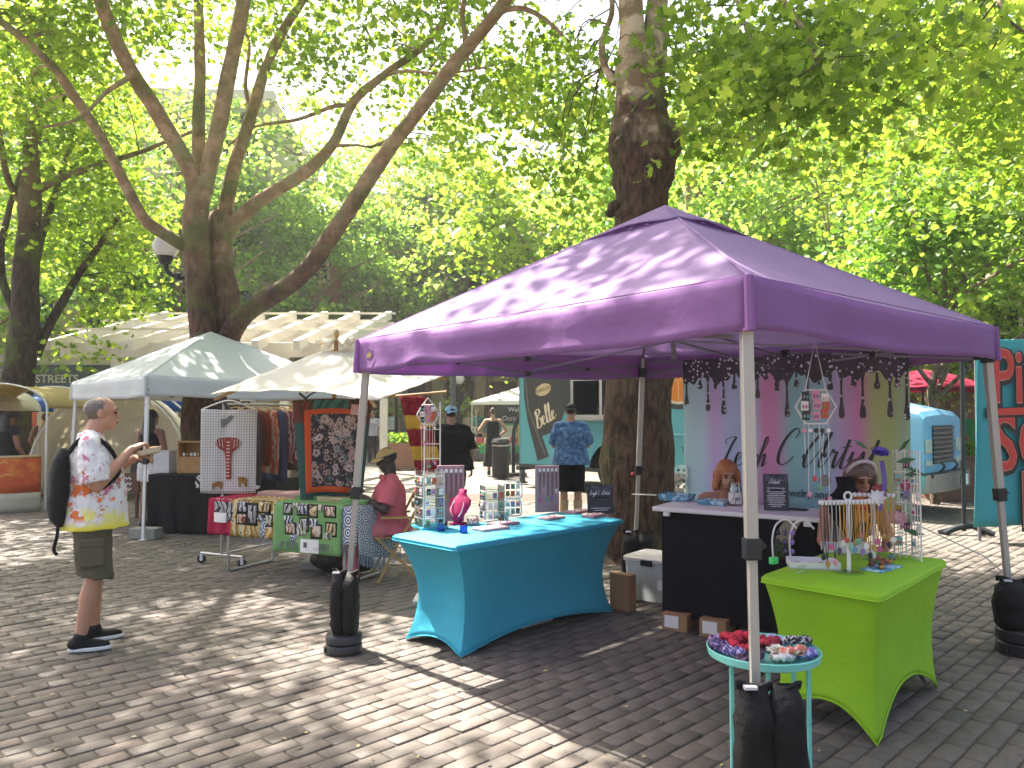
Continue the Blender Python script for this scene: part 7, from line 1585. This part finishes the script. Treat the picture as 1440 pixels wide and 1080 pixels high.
for k in range(10): a = 2 * PI * k / 10; MB().bar((.09 * math.cos(a), .09 * math.sin(a), .1), (.06 * math.cos(a), .06 * math.sin(a), .01), .005).build('wire', M_GREYTUBE, q)
wsd = thing('wooden_display', 'brown wooden letter display left of the black haired woman', 'display', G(176, 728) , R(-10)); MB().box((0, 0, .55), (.5, .06, .3)).build('board', mat('brown_board', '#5a3c26', .7), wsd); 
for x in (-.2, .2): MB().box((x, 0, .2), (.04, .04, .4)).build('leg', mat('brown_board', '#5a3c26'), wsd)
for k in range(3): MB().ribbon([(-.12 + i * .02, .62 - k * .085 + .025 * math.sin(i * 2.1 + k)) for i in range(13)], .018, lambda x, y, z: V(x, -.032 - z, y)).build('white_scroll', M_INKW, wsd)
wht = fabric('plastic_bag_white', '#b4b2b4', .3, .06, 200, .4, 1.0, 14)
for i, (u, v, r_, lab) in enumerate(((262, 748, .2, 'crumpled grey white plastic bag under the left of the black stall'), (283, 746, .22, 'white plastic stool wrapped in a bag under the black stall'))):
    p = G(u, v); t = thing('plastic_bag', lab, 'bag', p + V(0, .2, 0), 0, 'white bags under the black stall'); q = MB()
    if i: q.ell((0, 0, .2), (r_, .16, .18), 14); [q.cap2((sx * .14, -.08, .12), .05, (sx * .16, -.1, .03), .035) for sx in (-1, 1)]
    else: q.ell((0, 0, .14), (r_, .16, .14), 14); q.ell((.12, -.05, .2), (.1, .1, .12), 10)
    q.soft('bag', wht, t, .014, 2, .05, .11)
# cream dome tent, arch tents, blue canopy, orange banner
def dome(name, label, c, rx, ry, h, m, rz=0, ang0=0, ang1=PI, barrel=False, poles=True, z0=0, group=None):
    t = thing(name, label, 'tent', c, rz, group)
    if barrel: MB().grid(lambda u, v: V(rx * math.cos(PI * u), (v - .5) * 2 * ry * (1 + .12 * math.sin(PI * u)), z0 + h * math.sin(PI * u) * (1 - .08 * math.sin(PI * v))), 24, 10).build('arched_roof', m, t, solid=.006)
    else: MB().grid(lambda u, v: V(rx * math.cos(PI * u) * math.cos(v * 1.35), ry * math.sin(v * 1.35), h * math.sin(PI * u) ** .8 * math.cos(v * 1.0)), 30, 12).build('dome_cloth', m, t, solid=.006)
    if poles:
        for s in (0, 1):
            y = (s - .5) * 2 * ry if barrel else s * ry * .6
            MB().tube([V(rx * 1.005 * math.cos(PI * k / 20), y - (.01 if s == 0 else -.01), z0 + h * 1.005 * math.sin(PI * k / 20)) for k in range(21)], .018, 6).build('arch_pole', M_WHITEPL, t)
        if barrel:
            for sx in (-1, 1):
                for s in (0, 1): MB().cyl((sx * rx, (s - .5) * 2 * ry, 0), (sx * rx, (s - .5) * 2 * ry, z0), .02).build('pole', M_WHITEPL, t)
    return t
dome('dome_tent', 'cream dome shaped shade tent behind the woman with waist long hair', V(-7.9, 15.4, 0), 1.65, 1.6, 2.15, M_CREAMC)
M_TAN = fabric('tan_canvas', '#b8a670', .3, .05, 700, .75, .25, 3)
dome('arch_tent', 'tan arched market tent nearest the man in the splashed shirt', V(-8.75, 14.1, 0), .85, .8, .42, M_TAN, 0, barrel=True, z0=1.72, group='arched market tents'); dome('arch_tent', 'pale arched market tent beside the dark trunk on the left', V(-10.1, 14.6, 0), .85, .8, .45, M_CREAMC, R(6), barrel=True, z0=1.68, group='arched market tents')
for k, (u0, v0, u1, v1) in enumerate(((35, 547, 18, 600), (46, 572, 28, 610))):
    pass
ob = V(-8.45, 13.1, 0); t = thing('stall_banner', 'curved orange stall front with a cream base behind the man in the splashed shirt', 'stall', ob, R(8))
cv = lambda u, z, o=0: V((u - .5) * 1.1, -.28 * math.sin(PI * u) - o, z)
t_ = NT('orange_print'); fo = t_.noise(t_.co(), 3.5, 3); t_.bs(Base_Color=t_.ramp(fo, [(.35, C('#b8441a')), (.5, C('#c8561e')), (.62, C('#d8862c')), (.7, C('#c8561e'))]), Roughness=.6)
MB().grid(lambda u, v: cv(u, .32 + .58 * v), 20, 4).build('orange_panel', t_.m, t, solid=.01); MB().grid(lambda u, v: cv(u, .0 + .32 * v), 20, 3).build('cream_base', mat('stall_cream', '#b4ac98', .7), t, solid=.01); MB().grid(lambda u, v: cv(u, .9 + .04 * v, -.0), 20, 2).build('top_edge', mat('stall_edge', '#c9ac80', .6), t, solid=.02)
for k in range(4): MB().grid(lambda u, v: cv(.3 + (.34, .2, .4, .16)[k] * u, .80 - k * .1 + .025 * v + .02 * math.sin(u * 9), .012), 12, 1).build('printed_mark', mat('print_yellow', '#d8a04c', .6), t, solid=.002)
bc = thing('blue_canopy', 'long blue market canopy with hanging goods far behind the arched tents', 'canopy', V(-14.2, 19, 0)); M_BLU = fabric('blue_canvas', '#2c5a9c', .3, .06, 700, .6)
MB().grid(lambda u, v: V(u * 6.2, v * 3.0, 1.9 + .3 * math.sin(PI * v)), 12, 8).build('roof', M_BLU, bc, solid=.01); MB().grid(lambda u, v: V(u * 6.2, -.02, 1.66 + .26 * v), 12, 2).build('valance', M_BLU, bc, solid=.006)
for x in (0, 3.1, 6.2): MB().cyl((x, 0, 0), (x, 0, 1.9), .025).build('pole', M_WHITEPL, bc); 
for k in range(16):
    c = ('#b85a3a', '#c9a84c', '#4a8a90', '#c9c0b4', '#8a4a50', '#5a5a60')[k % 6]; g = MB().grid(lambda u, v: V((u - .5) * .28, .02 * math.sin(u * 9), -v * (.35 + .1 * (k % 3))), 4, 3).build('hanging_print', mat('goods_' + c, c, .8), None, solid=.01); g.location = V(-13.9 + k * .38, 18.9, 1.66); tag(g, '%s hanging print %s under the long blue canopy' % (('rust', 'ochre', 'teal', 'cream', 'maroon', 'charcoal')[k % 6], ('at the left end', 'in the left half', 'left of the middle', 'right of the middle', 'in the right half', 'at the right end')[k * 6 // 16]), 'print', 'prints under the blue canopy')
MB().box((3.1, .6, .45), (5.8, .7, .9)).build('counter', mat('dark_counter', '#3c3a3c', .8), bc)
# ------------------------------------------------------------------ food truck
TE = V(.717, -.697, 0); TN = V(-.697, -.717, 0); T0 = V(.2, 17.75, 0); TLn = 7.05
tr = thing('food_truck', 'turquoise food truck with a black painted pan and a light blue bonnet behind the trunk', 'food truck', T0, math.atan2(TE.y, TE.x))
def tloc(u, v): p = onplane(u, v, T0, TN) - T0; return p.dot(TE), p.z
M_TEAL = mat('truck_teal', '#4f9aa4', .35, var=.04, scale=1.2); M_LBLUE = mat('bonnet_blue', '#7fb4d4', .25, var=.03, scale=1.5); M_DARK = mat('truck_dark', '#26292a', .5); M_CHROME = mat('chrome_bumper', '#9a9a98', .25, .7); M_TYRE = mat('tyre', '#17171a', .8)
# box body with a hatch opening and a wheel arch in the near side: built as side panels round the openings
hx0, hz1 = tloc(806, 534); hx1, hz0 = tloc(900, 586); hx0, hx1, hz0, hz1 = hx0, hx1, hz0, 2.35
wx, _ = tloc(862, 640); wr_ = .62
q = MB(); top, bot = 3.0, .42
def arch_panel(x0, x1):
    k = 20; a = [(x0, top if False else hz0)]
    return a
def side_panel(y):
    n = 24; lo = [(0, bot)] + [(wx - wr_, bot)] + [(wx - wr_ * math.cos(PI * i / n), bot + wr_ * math.sin(PI * i / n)) for i in range(1, n)] + [(wx + wr_, bot), (TLn, bot)]
    for (xa, za), (xb, zb_) in zip(lo[:-1], lo[1:]):
        if xb - xa > 1e-4: q.add([V(xa, y, za), V(xb, y, zb_), V(xb, y, hz0), V(xa, y, hz0)], [(0, 1, 2, 3)])
    q.add([V(0, y, hz0), V(hx0, y, hz0), V(hx0, y, hz1), V(0, y, hz1)], [(0, 1, 2, 3)]); q.add([V(hx1, y, hz0), V(TLn, y, hz0), V(TLn, y, hz1), V(hx1, y, hz1)], [(0, 1, 2, 3)]); q.add([V(0, y, hz1), V(TLn, y, hz1), V(TLn, y, top), V(0, y, top)], [(0, 1, 2, 3)])
side_panel(0)
q.add([V(0, 0, bot), V(0, 2.3, bot), V(0, 2.3, top), V(0, 0, top)], [(0, 1, 2, 3)]); q.add([V(0, 2.3, bot), V(TLn, 2.3, bot), V(TLn, 2.3, top), V(0, 2.3, top)], [(0, 1, 2, 3)]); q.add([V(TLn, 0, bot), V(TLn, 2.3, bot), V(TLn, 2.3, top), V(TLn, 0, top)], [(0, 1, 2, 3)]); q.add([V(0, 0, top), V(TLn, 0, top), V(TLn, 2.3, top), V(0, 2.3, top)], [(0, 1, 2, 3)]); q.add([V(0, 0, bot + .01), V(TLn, 0, bot + .01), V(TLn, 2.3, bot + .01), V(0, 2.3, bot + .01)], [(0, 1, 2, 3)])
bodyo = q.build('body', M_TEAL, tr, smooth=False, solid=.03)
MB().box((TLn / 2 + .85, -.03, 1.22), (TLn - 1.7, .03, .05)).build('rub_rail', M_TEAL, tr, bevel=.008); MB().box((TLn / 2, -.03, .46), (TLn, .04, .08)).build('skirt', M_DARK, tr); MB().box((-.04, 1.1, .40), (.12, 2.3, .1)).build('rear_bumper', M_DARK, tr)
ho = MB().box(((hx0 + hx1) / 2, 1.2, 1.7), (hx1 - hx0 + .6, .04, 1.6)).build('hatch_interior', mat('truck_inside', '#3a3a38', .7), tr)
for k, (x, z, w_, h_) in enumerate(((.3, 1.62, .35, .3), (.75, 1.6, .4, .25), (1.2, 1.75, .3, .5), (1.6, 1.6, .4, .3))): MB().box((hx0 + x, .8, z), (w_, .3, h_)).build('kitchen_unit', mat('steel_unit', '#7a7c7c', .4, .5), ho)
fr = MB(); 
for x in (hx0, (hx0 * .55 + hx1 * .45), hx1): fr.box((x, -.025, (hz0 + hz1) / 2), (.07, .05, hz1 - hz0))
for z in (hz0, hz1): fr.box(((hx0 + hx1) / 2, -.026, z), (hx1 - hx0 + .07, .052, .07))
fr.build('hatch_frame', M_CHROME, tr); MB().box(((hx0 + hx1) / 2, -.13, hz0 - .06), (hx1 - hx0, .24, .035)).build('hatch_counter', M_CHROME, tr); MB().box((hx0 - .14, -.03, (hz0 + hz1) / 2 + .15), (.2, .04, hz1 - hz0)).build('hatch_shutter', M_DARK, tr)
# painted pan, lettering
pan = [tloc(u, v) for u, v in ((736, 505), (738, 560), (743, 592), (757, 648), (773, 642), (763, 613), (778, 608), (791, 590), (800, 562), (796, 535), (785, 505))]
panp = MB().prism(pan, .004, lambda x, y, z: V(x, -.018 - z, y)).build('painted_pan', mat('paint_charcoal', '#2b2d2c', .45), tr); MB().ribbon([tloc(u, v) for u, v in ((739, 520), (744, 575), (768, 640))], .05, lambda x, y, z: V(x, -.025 - z, y)).build('painted_highlight', mat('paint_grey', '#55585a', .45), tr)
ox, oz = tloc(765, 548); a0 = R(14); MB().prism([(ox + .235 * math.cos(a) * math.cos(a0) - .13 * math.sin(a) * math.sin(a0), oz + .235 * math.cos(a) * math.sin(a0) + .13 * math.sin(a) * math.cos(a0)) for a in [2 * PI * k / 28 for k in range(28)]], .003, lambda x, y, z: V(x, -.026 - z, y)).build('painted_oval', mat('paint_cream', '#c4b088', .5), tr)
text('lettering', 'MARIGOU', .115, M_INK, tr, (ox, -.032, oz), (PI / 2, -a0, 0), .001)
q = MB(); bx0, bz0 = tloc(757, 603); ca, sa = math.cos(R(24)), math.sin(R(24)); cursive(q, 'Belle', 0, 0, .20, lambda x, y, z: V(bx0 + x * ca - y * sa, -.027 - z, bz0 + x * sa + y * ca), .22, .12, .003); q.build('script_lettering', mat('paint_cream2', '#d4c8ac', .5), tr)
sx_, sz_ = tloc(955, 530)
for r_, c, dd in ((.62, '#1f2a2c', .018), (.52, '#c9bfae', .021), (.47, '#c8741e', .024)): MB().prism([(sx_ + r_ * math.cos(2 * PI * k / 36), sz_ + r_ * math.sin(2 * PI * k / 36)) for k in range(36)], .003, lambda x, y, z: V(x, -dd - z, y)).build('painted_orange', mat('paint_' + c, c, .5), tr)
for k in range(8): a = PI / 4 * k; MB().ribbon([(sx_ + .05 * math.cos(a), sz_ + .05 * math.sin(a)), (sx_ + .44 * math.cos(a), sz_ + .44 * math.sin(a))], .02, lambda x, y, z: V(x, -.028 - z, y)).build('painted_segment', mat('paint_pale', '#d8a860', .5), tr)
lx_, lz_ = tloc(957, 633); text('lettering', 'TA', .17, M_INK, tr, (lx_ + .02, -.022, lz_), (PI / 2, 0, 0), .002, align='LEFT')
# wheels
def wheel(x, y):
    w_ = MB().lathe([(.30, -.13), (.44, -.13), (.475, -.10), (.475, .10), (.44, .13), (.30, .13)], n=32).mesh('wheel', M_TYRE); o = link('wheel', w_, tr); o.location = (x, y, .475); o.rotation_euler = (PI / 2, 0, 0)
    MB().lathe([(0, .02), (.1, .05), (.12, .10), (.24, .06), (.30, .12), (.31, .09), (.31, -.1), (0, -.1)], n=24, cap=False).build('rim', M_CHROME, o)
for x in (wx, 6.75): wheel(x, .2); wheel(x, 2.1)
MB().box((wx, .36, .8), (1.3, .02, .9)).build('wheel_well', M_DARK, tr)
# bonnet
bw = 2.1; q = MB(); prof = [(6.95, .55, 1.98), (7.35, .55, 1.90), (7.95, .55, 1.74), (8.30, .55, 1.66), (8.37, .56, 1.58), (8.375, .57, .62)]
rg = []
for x, z0, z1 in prof:
    y0, y1 = .06 + (x - 6.95) * .07, 2.24 - (x - 6.95) * .07; rg.append([V(x, y0, z0), V(x, y0, z1 - .13), V(x, y0 + .025, z1 - .04), V(x, y0 + .12, z1), V(x, (y0 + y1) / 2, z1 + .04), V(x, y1 - .12, z1), V(x, y1 - .025, z1 - .04), V(x, y1, z1 - .13), V(x, y1, z0)])
q.loft(rg); bon = q.build('bonnet', M_LBLUE, tr, ang=28, bevel=.02)
gr = MB().box((8.385, 1.10, 1.14), (.03, 1.02, .60)).build('grille', mat('grille_dark', '#14161a', .5), tr)
for k in range(8): MB().box((8.405, 1.10, .875 + k * .075), (.03, 1.06, .028)).build('grille_bar', M_CHROME, gr)
for y in (.34, 1.94):
    for z, h_ in ((1.12, .22), (.86, .09)): MB().box((8.39, y, z), (.03, .26, h_)).build('headlight', mat('lamp_glass', '#c4c2b4', .15), tr, bevel=.008)
MB().tube(smooth_line([(8.28, -.16, .56), (8.5, .0, .56), (8.56, .5, .56), (8.58, 1.15, .56), (8.56, 1.8, .56), (8.5, 2.3, .56), (8.28, 2.46, .56)], 4), .0, 4, cap=False)
q = MB(); P = smooth_line([(8.25, -.14), (8.46, -.02), (8.55, .5), (8.57, 1.15), (8.55, 1.8), (8.46, 2.32), (8.25, 2.44)], 5); q.loft([[V(x, y, z) for x, y in P] + [V(x - .09, y, z) for x, y in reversed(P)] for z in (.42, .45, .67, .70)]); q.build('front_bumper', M_CHROME, tr, bevel=.006)
MB().box((8.40, 1.15, .68), (.22, 2.1, .06)).build('bumper_shelf', M_DARK, tr); MB().box((8.59, 1.5, .56), (.02, .32, .17)).build('number_plate', M_PAPER, tr)
for y in (.75, 1.45): MB().tube(smooth_line([(8.42, y, .70), (8.5, y, .80), (8.44, y, .86)], 4), .02, 6).build('tow_hook', M_DARK, tr)
MB().box((7.05, 1.15, 2.45), (.06, 2.1, .8)).build('windscreen', M_GLASS, tr)
# ------------------------------------------------------------------ right side: painted banner, stand, umbrella, planter, bollard
pb = V(5.98, 10.05, 0); t = thing('painted_banner', 'turquoise painted banner with red outlined lettering at the right edge', 'banner', pb, R(4)); M_TQ = mat('banner_turquoise', '#2f8f98', .7, var=.08, scale=3)
pf = lambda x, y, z=0: V(x - .09 * (1 - (y - .2) / 2.4), -.03 * math.sin(x * 6 + y) - z, y)
MB().grid(lambda u, v: pf(u * 2.4, .19 + .05 * u + v * (2.40 - .03 * u)), 30, 16).build('banner_cloth', M_TQ, t, solid=.006)
M_RED = mat('paint_red', '#b83428', .6); M_BLK = mat('paint_black', '#17191c', .6)
def letter(s, x, z, size, sq=.8, nm='lettering'):
    for off, m, dz in ((.055, M_BLK, .03), (.02, mat('paint_salmon', '#c9806c', .6), .04), (.004, M_RED, .05)):
        o = text(nm, s, size, m, t, (x + (.02 if m == M_BLK else 0), -dz, z - (.02 if m == M_BLK else 0)), (PI / 2, 0, 0), .002, align='LEFT', bold=off); o.scale = (sq, 1, 1)
letter('PiC', .16, 2.08, .98, .62); letter('SO', .15, 1.23, 1.02, .74); letter('K', .50, .50, 1.0, .8)
MB().ribbon([(.10, 1.64), (2.2, 1.72)], .13, lambda x, y, z: pf(x, y, .03)).build('painted_bar', M_BLK, t); MB().ribbon([(.12, 1.65), (2.2, 1.73)], .09, lambda x, y, z: pf(x, y, .04)).build('painted_bar', M_RED, t)
for x in (.0, 2.4): MB().cyl((x + .03, .06, 0), (x + .03, .06, 2.62), .02).build('pole', M_GREYTUBE, t)
fs = thing('flag_stand', 'black pole stand with a low cross foot between the truck and the painted banner', 'stand', G(1356, 752)); MB().cyl((0, 0, .05), (.02, 0, 2.6), .028).build('pole', M_BLACKP, fs); MB().cyl((0, 0, .9), (0, 0, 1.0), .04).build('clamp', M_BLACKP, fs)
for k in range(2): MB().tube(smooth_line([(-.3, -.05 + .15 * k, .02), (-.1, 0, .09), (.1, 0, .12), (.32, .1 - .25 * k, .02)], 4), .04, 8).build('foot', M_BLACKP, fs)
cu_ = thing('patio_umbrella', 'crimson patio umbrella beyond the food truck bonnet', 'umbrella', V(8.2, 15.6, 0)); q = MB(); n = 8; rg = []
for z, r_ in ((2.08, 1.35), (2.12, 1.36), (2.24, .95), (2.42, .45), (2.5, .03)): rg.append([V(r_ * math.cos(2 * PI * k / n), r_ * math.sin(2 * PI * k / n), z) for k in range(n)])
q.loft(rg, cap=False); q.build('canopy_cloth', fabric('crimson_canvas', '#8a1838', .25, .05), cu_, ang=15, solid=.006); MB().cyl((0, 0, 0), (0, 0, 2.5), .025).build('pole', M_BLACKP, cu_)
for k in range(8): MB().bar((1.3 * math.cos(PI / 4 * k), 1.3 * math.sin(PI / 4 * k), 2.06), (0, 0, 2.3), .02).build('rib', M_BLACKP, cu_)
def planter(label, c, w, d, h, m, fm, seed, rz=0, col=None, n=420, group='street planters', size=.09):
    t = thing('planter', label, 'planter', c, rz, group); MB().loft([[V(x * w / 2 * s, y * d / 2 * s, z) for x, y in ((-1, -1), (1, -1), (1, 1), (-1, 1))] for s, z in ((.92, 0), (1, h - .06), (1.05, h - .05), (1.05, h), (.95, h), (.94, h - .05))], cap=False).build('box', m, t)
    rng = np.random.default_rng(seed); P = np.stack([rng.uniform(-w / 2, w / 2, n) * 1.05, rng.uniform(-d / 2, d / 2, n) * 1.05, h + rng.uniform(-.05, .32, n) * (1 - .3 * rng.random(n))], 1); leaves('foliage', P, size, LEAF4, fm, t, rng, 1.0)
    if col:
        q = MB(); rr = random.Random(seed)
        for k in range(26): q.ell((rr.uniform(-w / 2, w / 2), rr.uniform(-d / 2, d / 2), h + rr.uniform(.18, .34)), (.035, .035, .03), 6)
        q.build('blossoms', mat('blossom_' + col, col, .6), t, kind='stuff')
    return t
M_TERR = mat('planter_brown', '#6b4a38', .8, var=.15); planter('square brown planter of red flowers and lime leaves right of the truck bonnet', G(1350, 706) + V(.1, .45, 0), .85, .85, .85, M_TERR, M_LEAF3, 3, col='#a83a30')
planter('brown planter of pale yellow green leaves behind the person in coral', G(578, 660) + V(0, .5, 0), 1.45, .8, .75, mat('planter_tan', '#8a6450', .8), M_LEAF3, 4, n=700, size=.12)
planter('small pale planter of yellow flowers by the music stage', G(677, 646), .6, .6, .4, mat('planter_tan', '#8a6450'), M_LEAF3, 6, col='#c4b03c', n=160)
bo = thing('utility_box', 'grey pedestal box with a small white sticker in front of the planter', 'utility box', G(1333, 700)); MB().box((0, 0, .45), (.26, .26, .9)).build('pedestal', mat('pedestal_grey', '#3c3d42', .6), bo, bevel=.015); MB().box((0, -.133, .35), (.1, .004, .12)).build('sticker', M_PAPER, bo); MB().box((.25, .0, .12), (.5, .3, .1)).build('foot', mat('pedestal_grey', '#3c3d42'), bo)
# ------------------------------------------------------------------ lamps, poles, stage
M_GLOBE = NT('lamp_globe'); M_GLOBE.bs(Base_Color=(.55, .52, .52, 1), Roughness=.25, Subsurface_Weight=.3); M_GLOBE = M_GLOBE.m; M_IRON = mat('iron_black', '#18191b', .5, .3)
def street_lamp(label, base, h, globes=1, basket=None, r=.17):
    t = thing('street_lamp', label, 'street lamp', base, 0, 'globe street lamps'); MB().lathe([(.16, 0), (.16, .25), (.10, .32), (.075, .5), (.055, h - .3), (.085, h - .2), (.05, h - .05), (.09, h)], n=14).build('post', M_IRON, t)
    if globes == 1: MB().ell((0, 0, h + r * .92), r, 16).build('globe', M_GLOBE, t)
    else:
        for k in range(3):
            a = R(175 + 120 * k); d = V(math.cos(a), math.sin(a), 0); ar = MB().tube(smooth_line([V(0, 0, h - .55), d * .25 + V(0, 0, h - .62), d * .5 + V(0, 0, h - .5), d * .55 + V(0, 0, h - .32)], 5), .045, 8).ell(d * .3 + V(0, 0, h - .6), .08, 8).build('arm', M_IRON, t)
            MB().cyl(d * .55 + V(0, 0, h - .36), d * .55 + V(0, 0, h - .22), .10, .15).build('cup', M_IRON, ar); MB().ell(d * .55 + V(0, 0, h - .04), (.235, .235, .22), 18).build('globe', M_GLOBE, ar)
    if basket:
        for s in (-1, 1):
            q = MB().ell((s * .38, 0, h * basket), (.2, .2, .13), 12).build('flower_basket', mat('basket_brown', '#5a4028', .9), t); MB().bar((0, 0, h * basket + .3), (s * .4, 0, h * basket + .28), .03).build('basket_arm', M_IRON, t)
            rng = np.random.default_rng(int(s + 5)); P = rng.normal(0, .16, (160, 3)) + np.array([s * .38, 0, h * basket + .12]); leaves('basket_leaves', P, .12, LEAF4, M_LEAF3, q, rng, 1.0)
    return t
street_lamp('black three globe street lamp half hidden behind the spreading plane tree', V(-5.85, 14.3, 0), 4.75, 3)
street_lamp('black globe street lamp with flower baskets behind the striped scarf', G(557, 640) , 2.75, 1, .58, .22)
street_lamp('black globe street lamp with yellow flower baskets behind the black shirted person', G(645, 640), 2.75, 1, .62, .22)
for u, v, r_, h_, lab in ((569, 648, .10, 3.2, 'thick dark steel post by the planter behind the scarf'), (637, 655, .085, 3.4, 'grey steel post behind the person in the pale blue cap'), (738, 660, .07, 3.2, 'grey steel post at the rear corner of the food truck')):
    t = thing('steel_post', lab, 'post', G(u, v) if u < 700 else V(.24, 18.4, 0), 0, 'steel posts on the plaza'); MB().cyl((0, 0, .02), (0, 0, h_), r_, n=16).build('shaft', mat('post_grey', '#43464b', .5, .2), t); MB().cyl((0, 0, 0), (0, 0, .03), r_ * 1.9, n=16).build('base_plate', M_IRON, t)
tc = thing('litter_bin', 'slim black litter bin beside the woman in the long dress', 'bin', G(704, 672), 0); MB().lathe([(.2, 0), (.22, .05), (.22, .85), (.24, .9), (.20, .98), (0, 1.0)], n=20).build('drum', M_IRON, tc); MB().lathe([(.225, .8), (.235, .84)], n=20, cap=False).build('band', M_CHROME, tc)
tc = thing('litter_bin', 'grey litter bin on the plaza left of the orange tapestry', 'bin', G(400, 668), 0); MB().lathe([(.3, 0), (.32, .05), (.32, .95), (.36, 1.0), (.26, 1.12), (0, 1.14)], n=20).build('drum', mat('bin_grey', '#4a4448', .5), tc); MB().lathe([(.325, .85), (.33, .92)], n=20, cap=False).build('band', M_CHROME, tc)
hs = thing('bent_pole', 'bent black metal pole standing between the litter bin and the truck', 'pole', G(722, 668)); MB().tube(smooth_line([(0, 0, 0), (.0, 0, .8), (.02, 0, 1.2), (.14, 0, 1.55)], 5), .05, 8).build('pole', M_IRON, hs); MB().box((.05, 0, .03), (.6, .4, .06)).build('foot', M_IRON, hs); MB().tube(smooth_line([(.02, -.02, .9), (.05, -.04, .4), (.2, -.04, .3), (.36, -.03, .5)], 5), .02, 6).build('cable', M_IRON, hs)
stc = G(700, 640); sg = thing('music_stage', 'low stage with a dark welcome wall and a yellow and green panel skirt', 'stage', V(stc.x, 28.5, 0)); MB().box((0, 0, .18), (5.2, 3, .36)).build('platform', mat('stage_grey', '#5a5a5c', .8), sg); MB().box((1.25, 1.4, 1.55), (2.6, .08, 1.3)).build('welcome_wall', mat('wall_charcoal', '#3a3b3e', .7), sg)
text('lettering', 'Welcome to', .24, M_INKW, sg, (1.02, 1.34, 1.75), (PI / 2, 0, 0), .004); text('lettering', 'Occidental Square', .25, M_INKW, sg, (1.10, 1.34, 1.42), (PI / 2, 0, 0), .004)
for k, (x, c) in enumerate(((.2, '#3a8aa0'), (.75, '#c9c4b4'), (1.3, '#c9b83c'), (1.85, '#c9c4b4'), (2.35, '#c4b03c'))): MB().box((x - .3, -1.55, .86), (.52, .04, .7)).build('skirt_panel', mat('skirt_' + c, c, .6), sg)
MB().box((.9, -1.6, .38), (2.9, .05, .26)).build('green_band', mat('skirt_green', '#2f9a58', .6), sg); MB().box((.9, -1.6, 1.24), (2.9, .05, .06)).build('green_band', mat('skirt_green', '#2f9a58'), sg)
spk = thing('stage_monitor', 'black wedge speaker on the front of the music stage', 'speaker', V(stc.x - 1.0, 27.4, .362)); MB().loft([[V(x, y, z) for x in (-.3,) for y, z in ((-.2, 0), (.25, 0), (.25, .45), (.05, .5))], [V(.3, y, z) for y, z in ((-.2, 0), (.25, 0), (.25, .45), (.05, .5))]]).build('cabinet', M_BLACKP, spk); MB().box((0, -.1, .26), (.5, .02, .4), rot=Euler((R(-28), 0, 0)).to_matrix()).build('grille', mat('speaker_grille', '#3a3a3c', .8), spk)
rt = thing('stage_canopy', 'white canopy with a red edge over the music stage', 'canopy', V(stc.x + .95, 27.5, 0)); q = MB(); 
for k in range(4):
    a = [V(-1.75, -1.5, 2.0), V(1.75, -1.5, 2.0), V(1.75, 1.5, 2.0), V(-1.75, 1.5, 2.0)]; q.grid(lambda u, v, k=k: a[k].lerp(a[(k + 1) % 4], u).lerp(V(.5, 0, 2.75), v), 6, 6)
q.build('roof', fabric('white_canvas', '#d4d2d0', .3, .03), rt, solid=.006); MB().box((.9, -1.51, 2.06), (1.7, .02, .2)).build('red_valance', mat('valance_red', '#b02c3c', .7), rt); MB().box((-.85, -1.51, 1.96), (1.8, .02, .1)).build('white_valance', M_PAPER, rt)
for sx in (-1, 1):
    for sy in (-1, 1): MB().cyl((sx * 1.72, sy * 1.47, 0), (sx * 1.72, sy * 1.47, 2.0), .03).build('leg', M_ALU, rt)
br = thing('barrier', 'low red and white striped barrier in front of the musicians', 'barrier', V(-1.9, 26.2, 0))
for k in range(8): MB().box((k * .28, 0, .72), (.27, .04, .2)).build('stripe', mat('barrier_red', '#b0504a', .6) if k % 2 else M_PAPER, br)
for x in (.1, 1.9): MB().box((x, 0, .32), (.06, .3, .62)).build('foot', M_PAPER, br)
# fallen bits on the paving
rr = random.Random(9); q = MB()
for k in range(260):
    y = rr.uniform(3.2, 10); x = rr.uniform(-.64, .64) * y; a = rr.uniform(0, 6); L = rr.uniform(.008, .02); d = V(math.cos(a), math.sin(a), 0); s_ = V(-d.y, d.x, 0) * .45
    q.add([V(x, y, .006) - d * L, V(x, y, .012) + s_ * L, V(x, y, .007) + d * L, V(x, y, .006) - s_ * L], [(0, 1, 2, 3)])
lt = q.build('fallen_leaves', mat('dry_leaf', '#a89a6c', .8, var=.3, scale=40)); lt['kind'] = 'stuff'

# ------------------------------------------------------------------ the bright summer air
t = bpy.data.materials.new('haze'); t.use_nodes = True; n_ = t.node_tree; n_.nodes.remove(n_.nodes['Principled BSDF'])
pv = n_.nodes.new('ShaderNodeVolumePrincipled'); pv.inputs['Color'].default_value = (1, .98, .94, 1); pv.inputs['Density'].default_value = .0010; pv.inputs['Anisotropy'].default_value = .3
n_.links.new(pv.outputs[0], n_.nodes['Material Output'].inputs['Volume'])
hz = MB().box((0, 150, 14.5), (445, 425, 31.2)).build('haze', t, None, smooth=False); hz['kind'] = 'stuff'
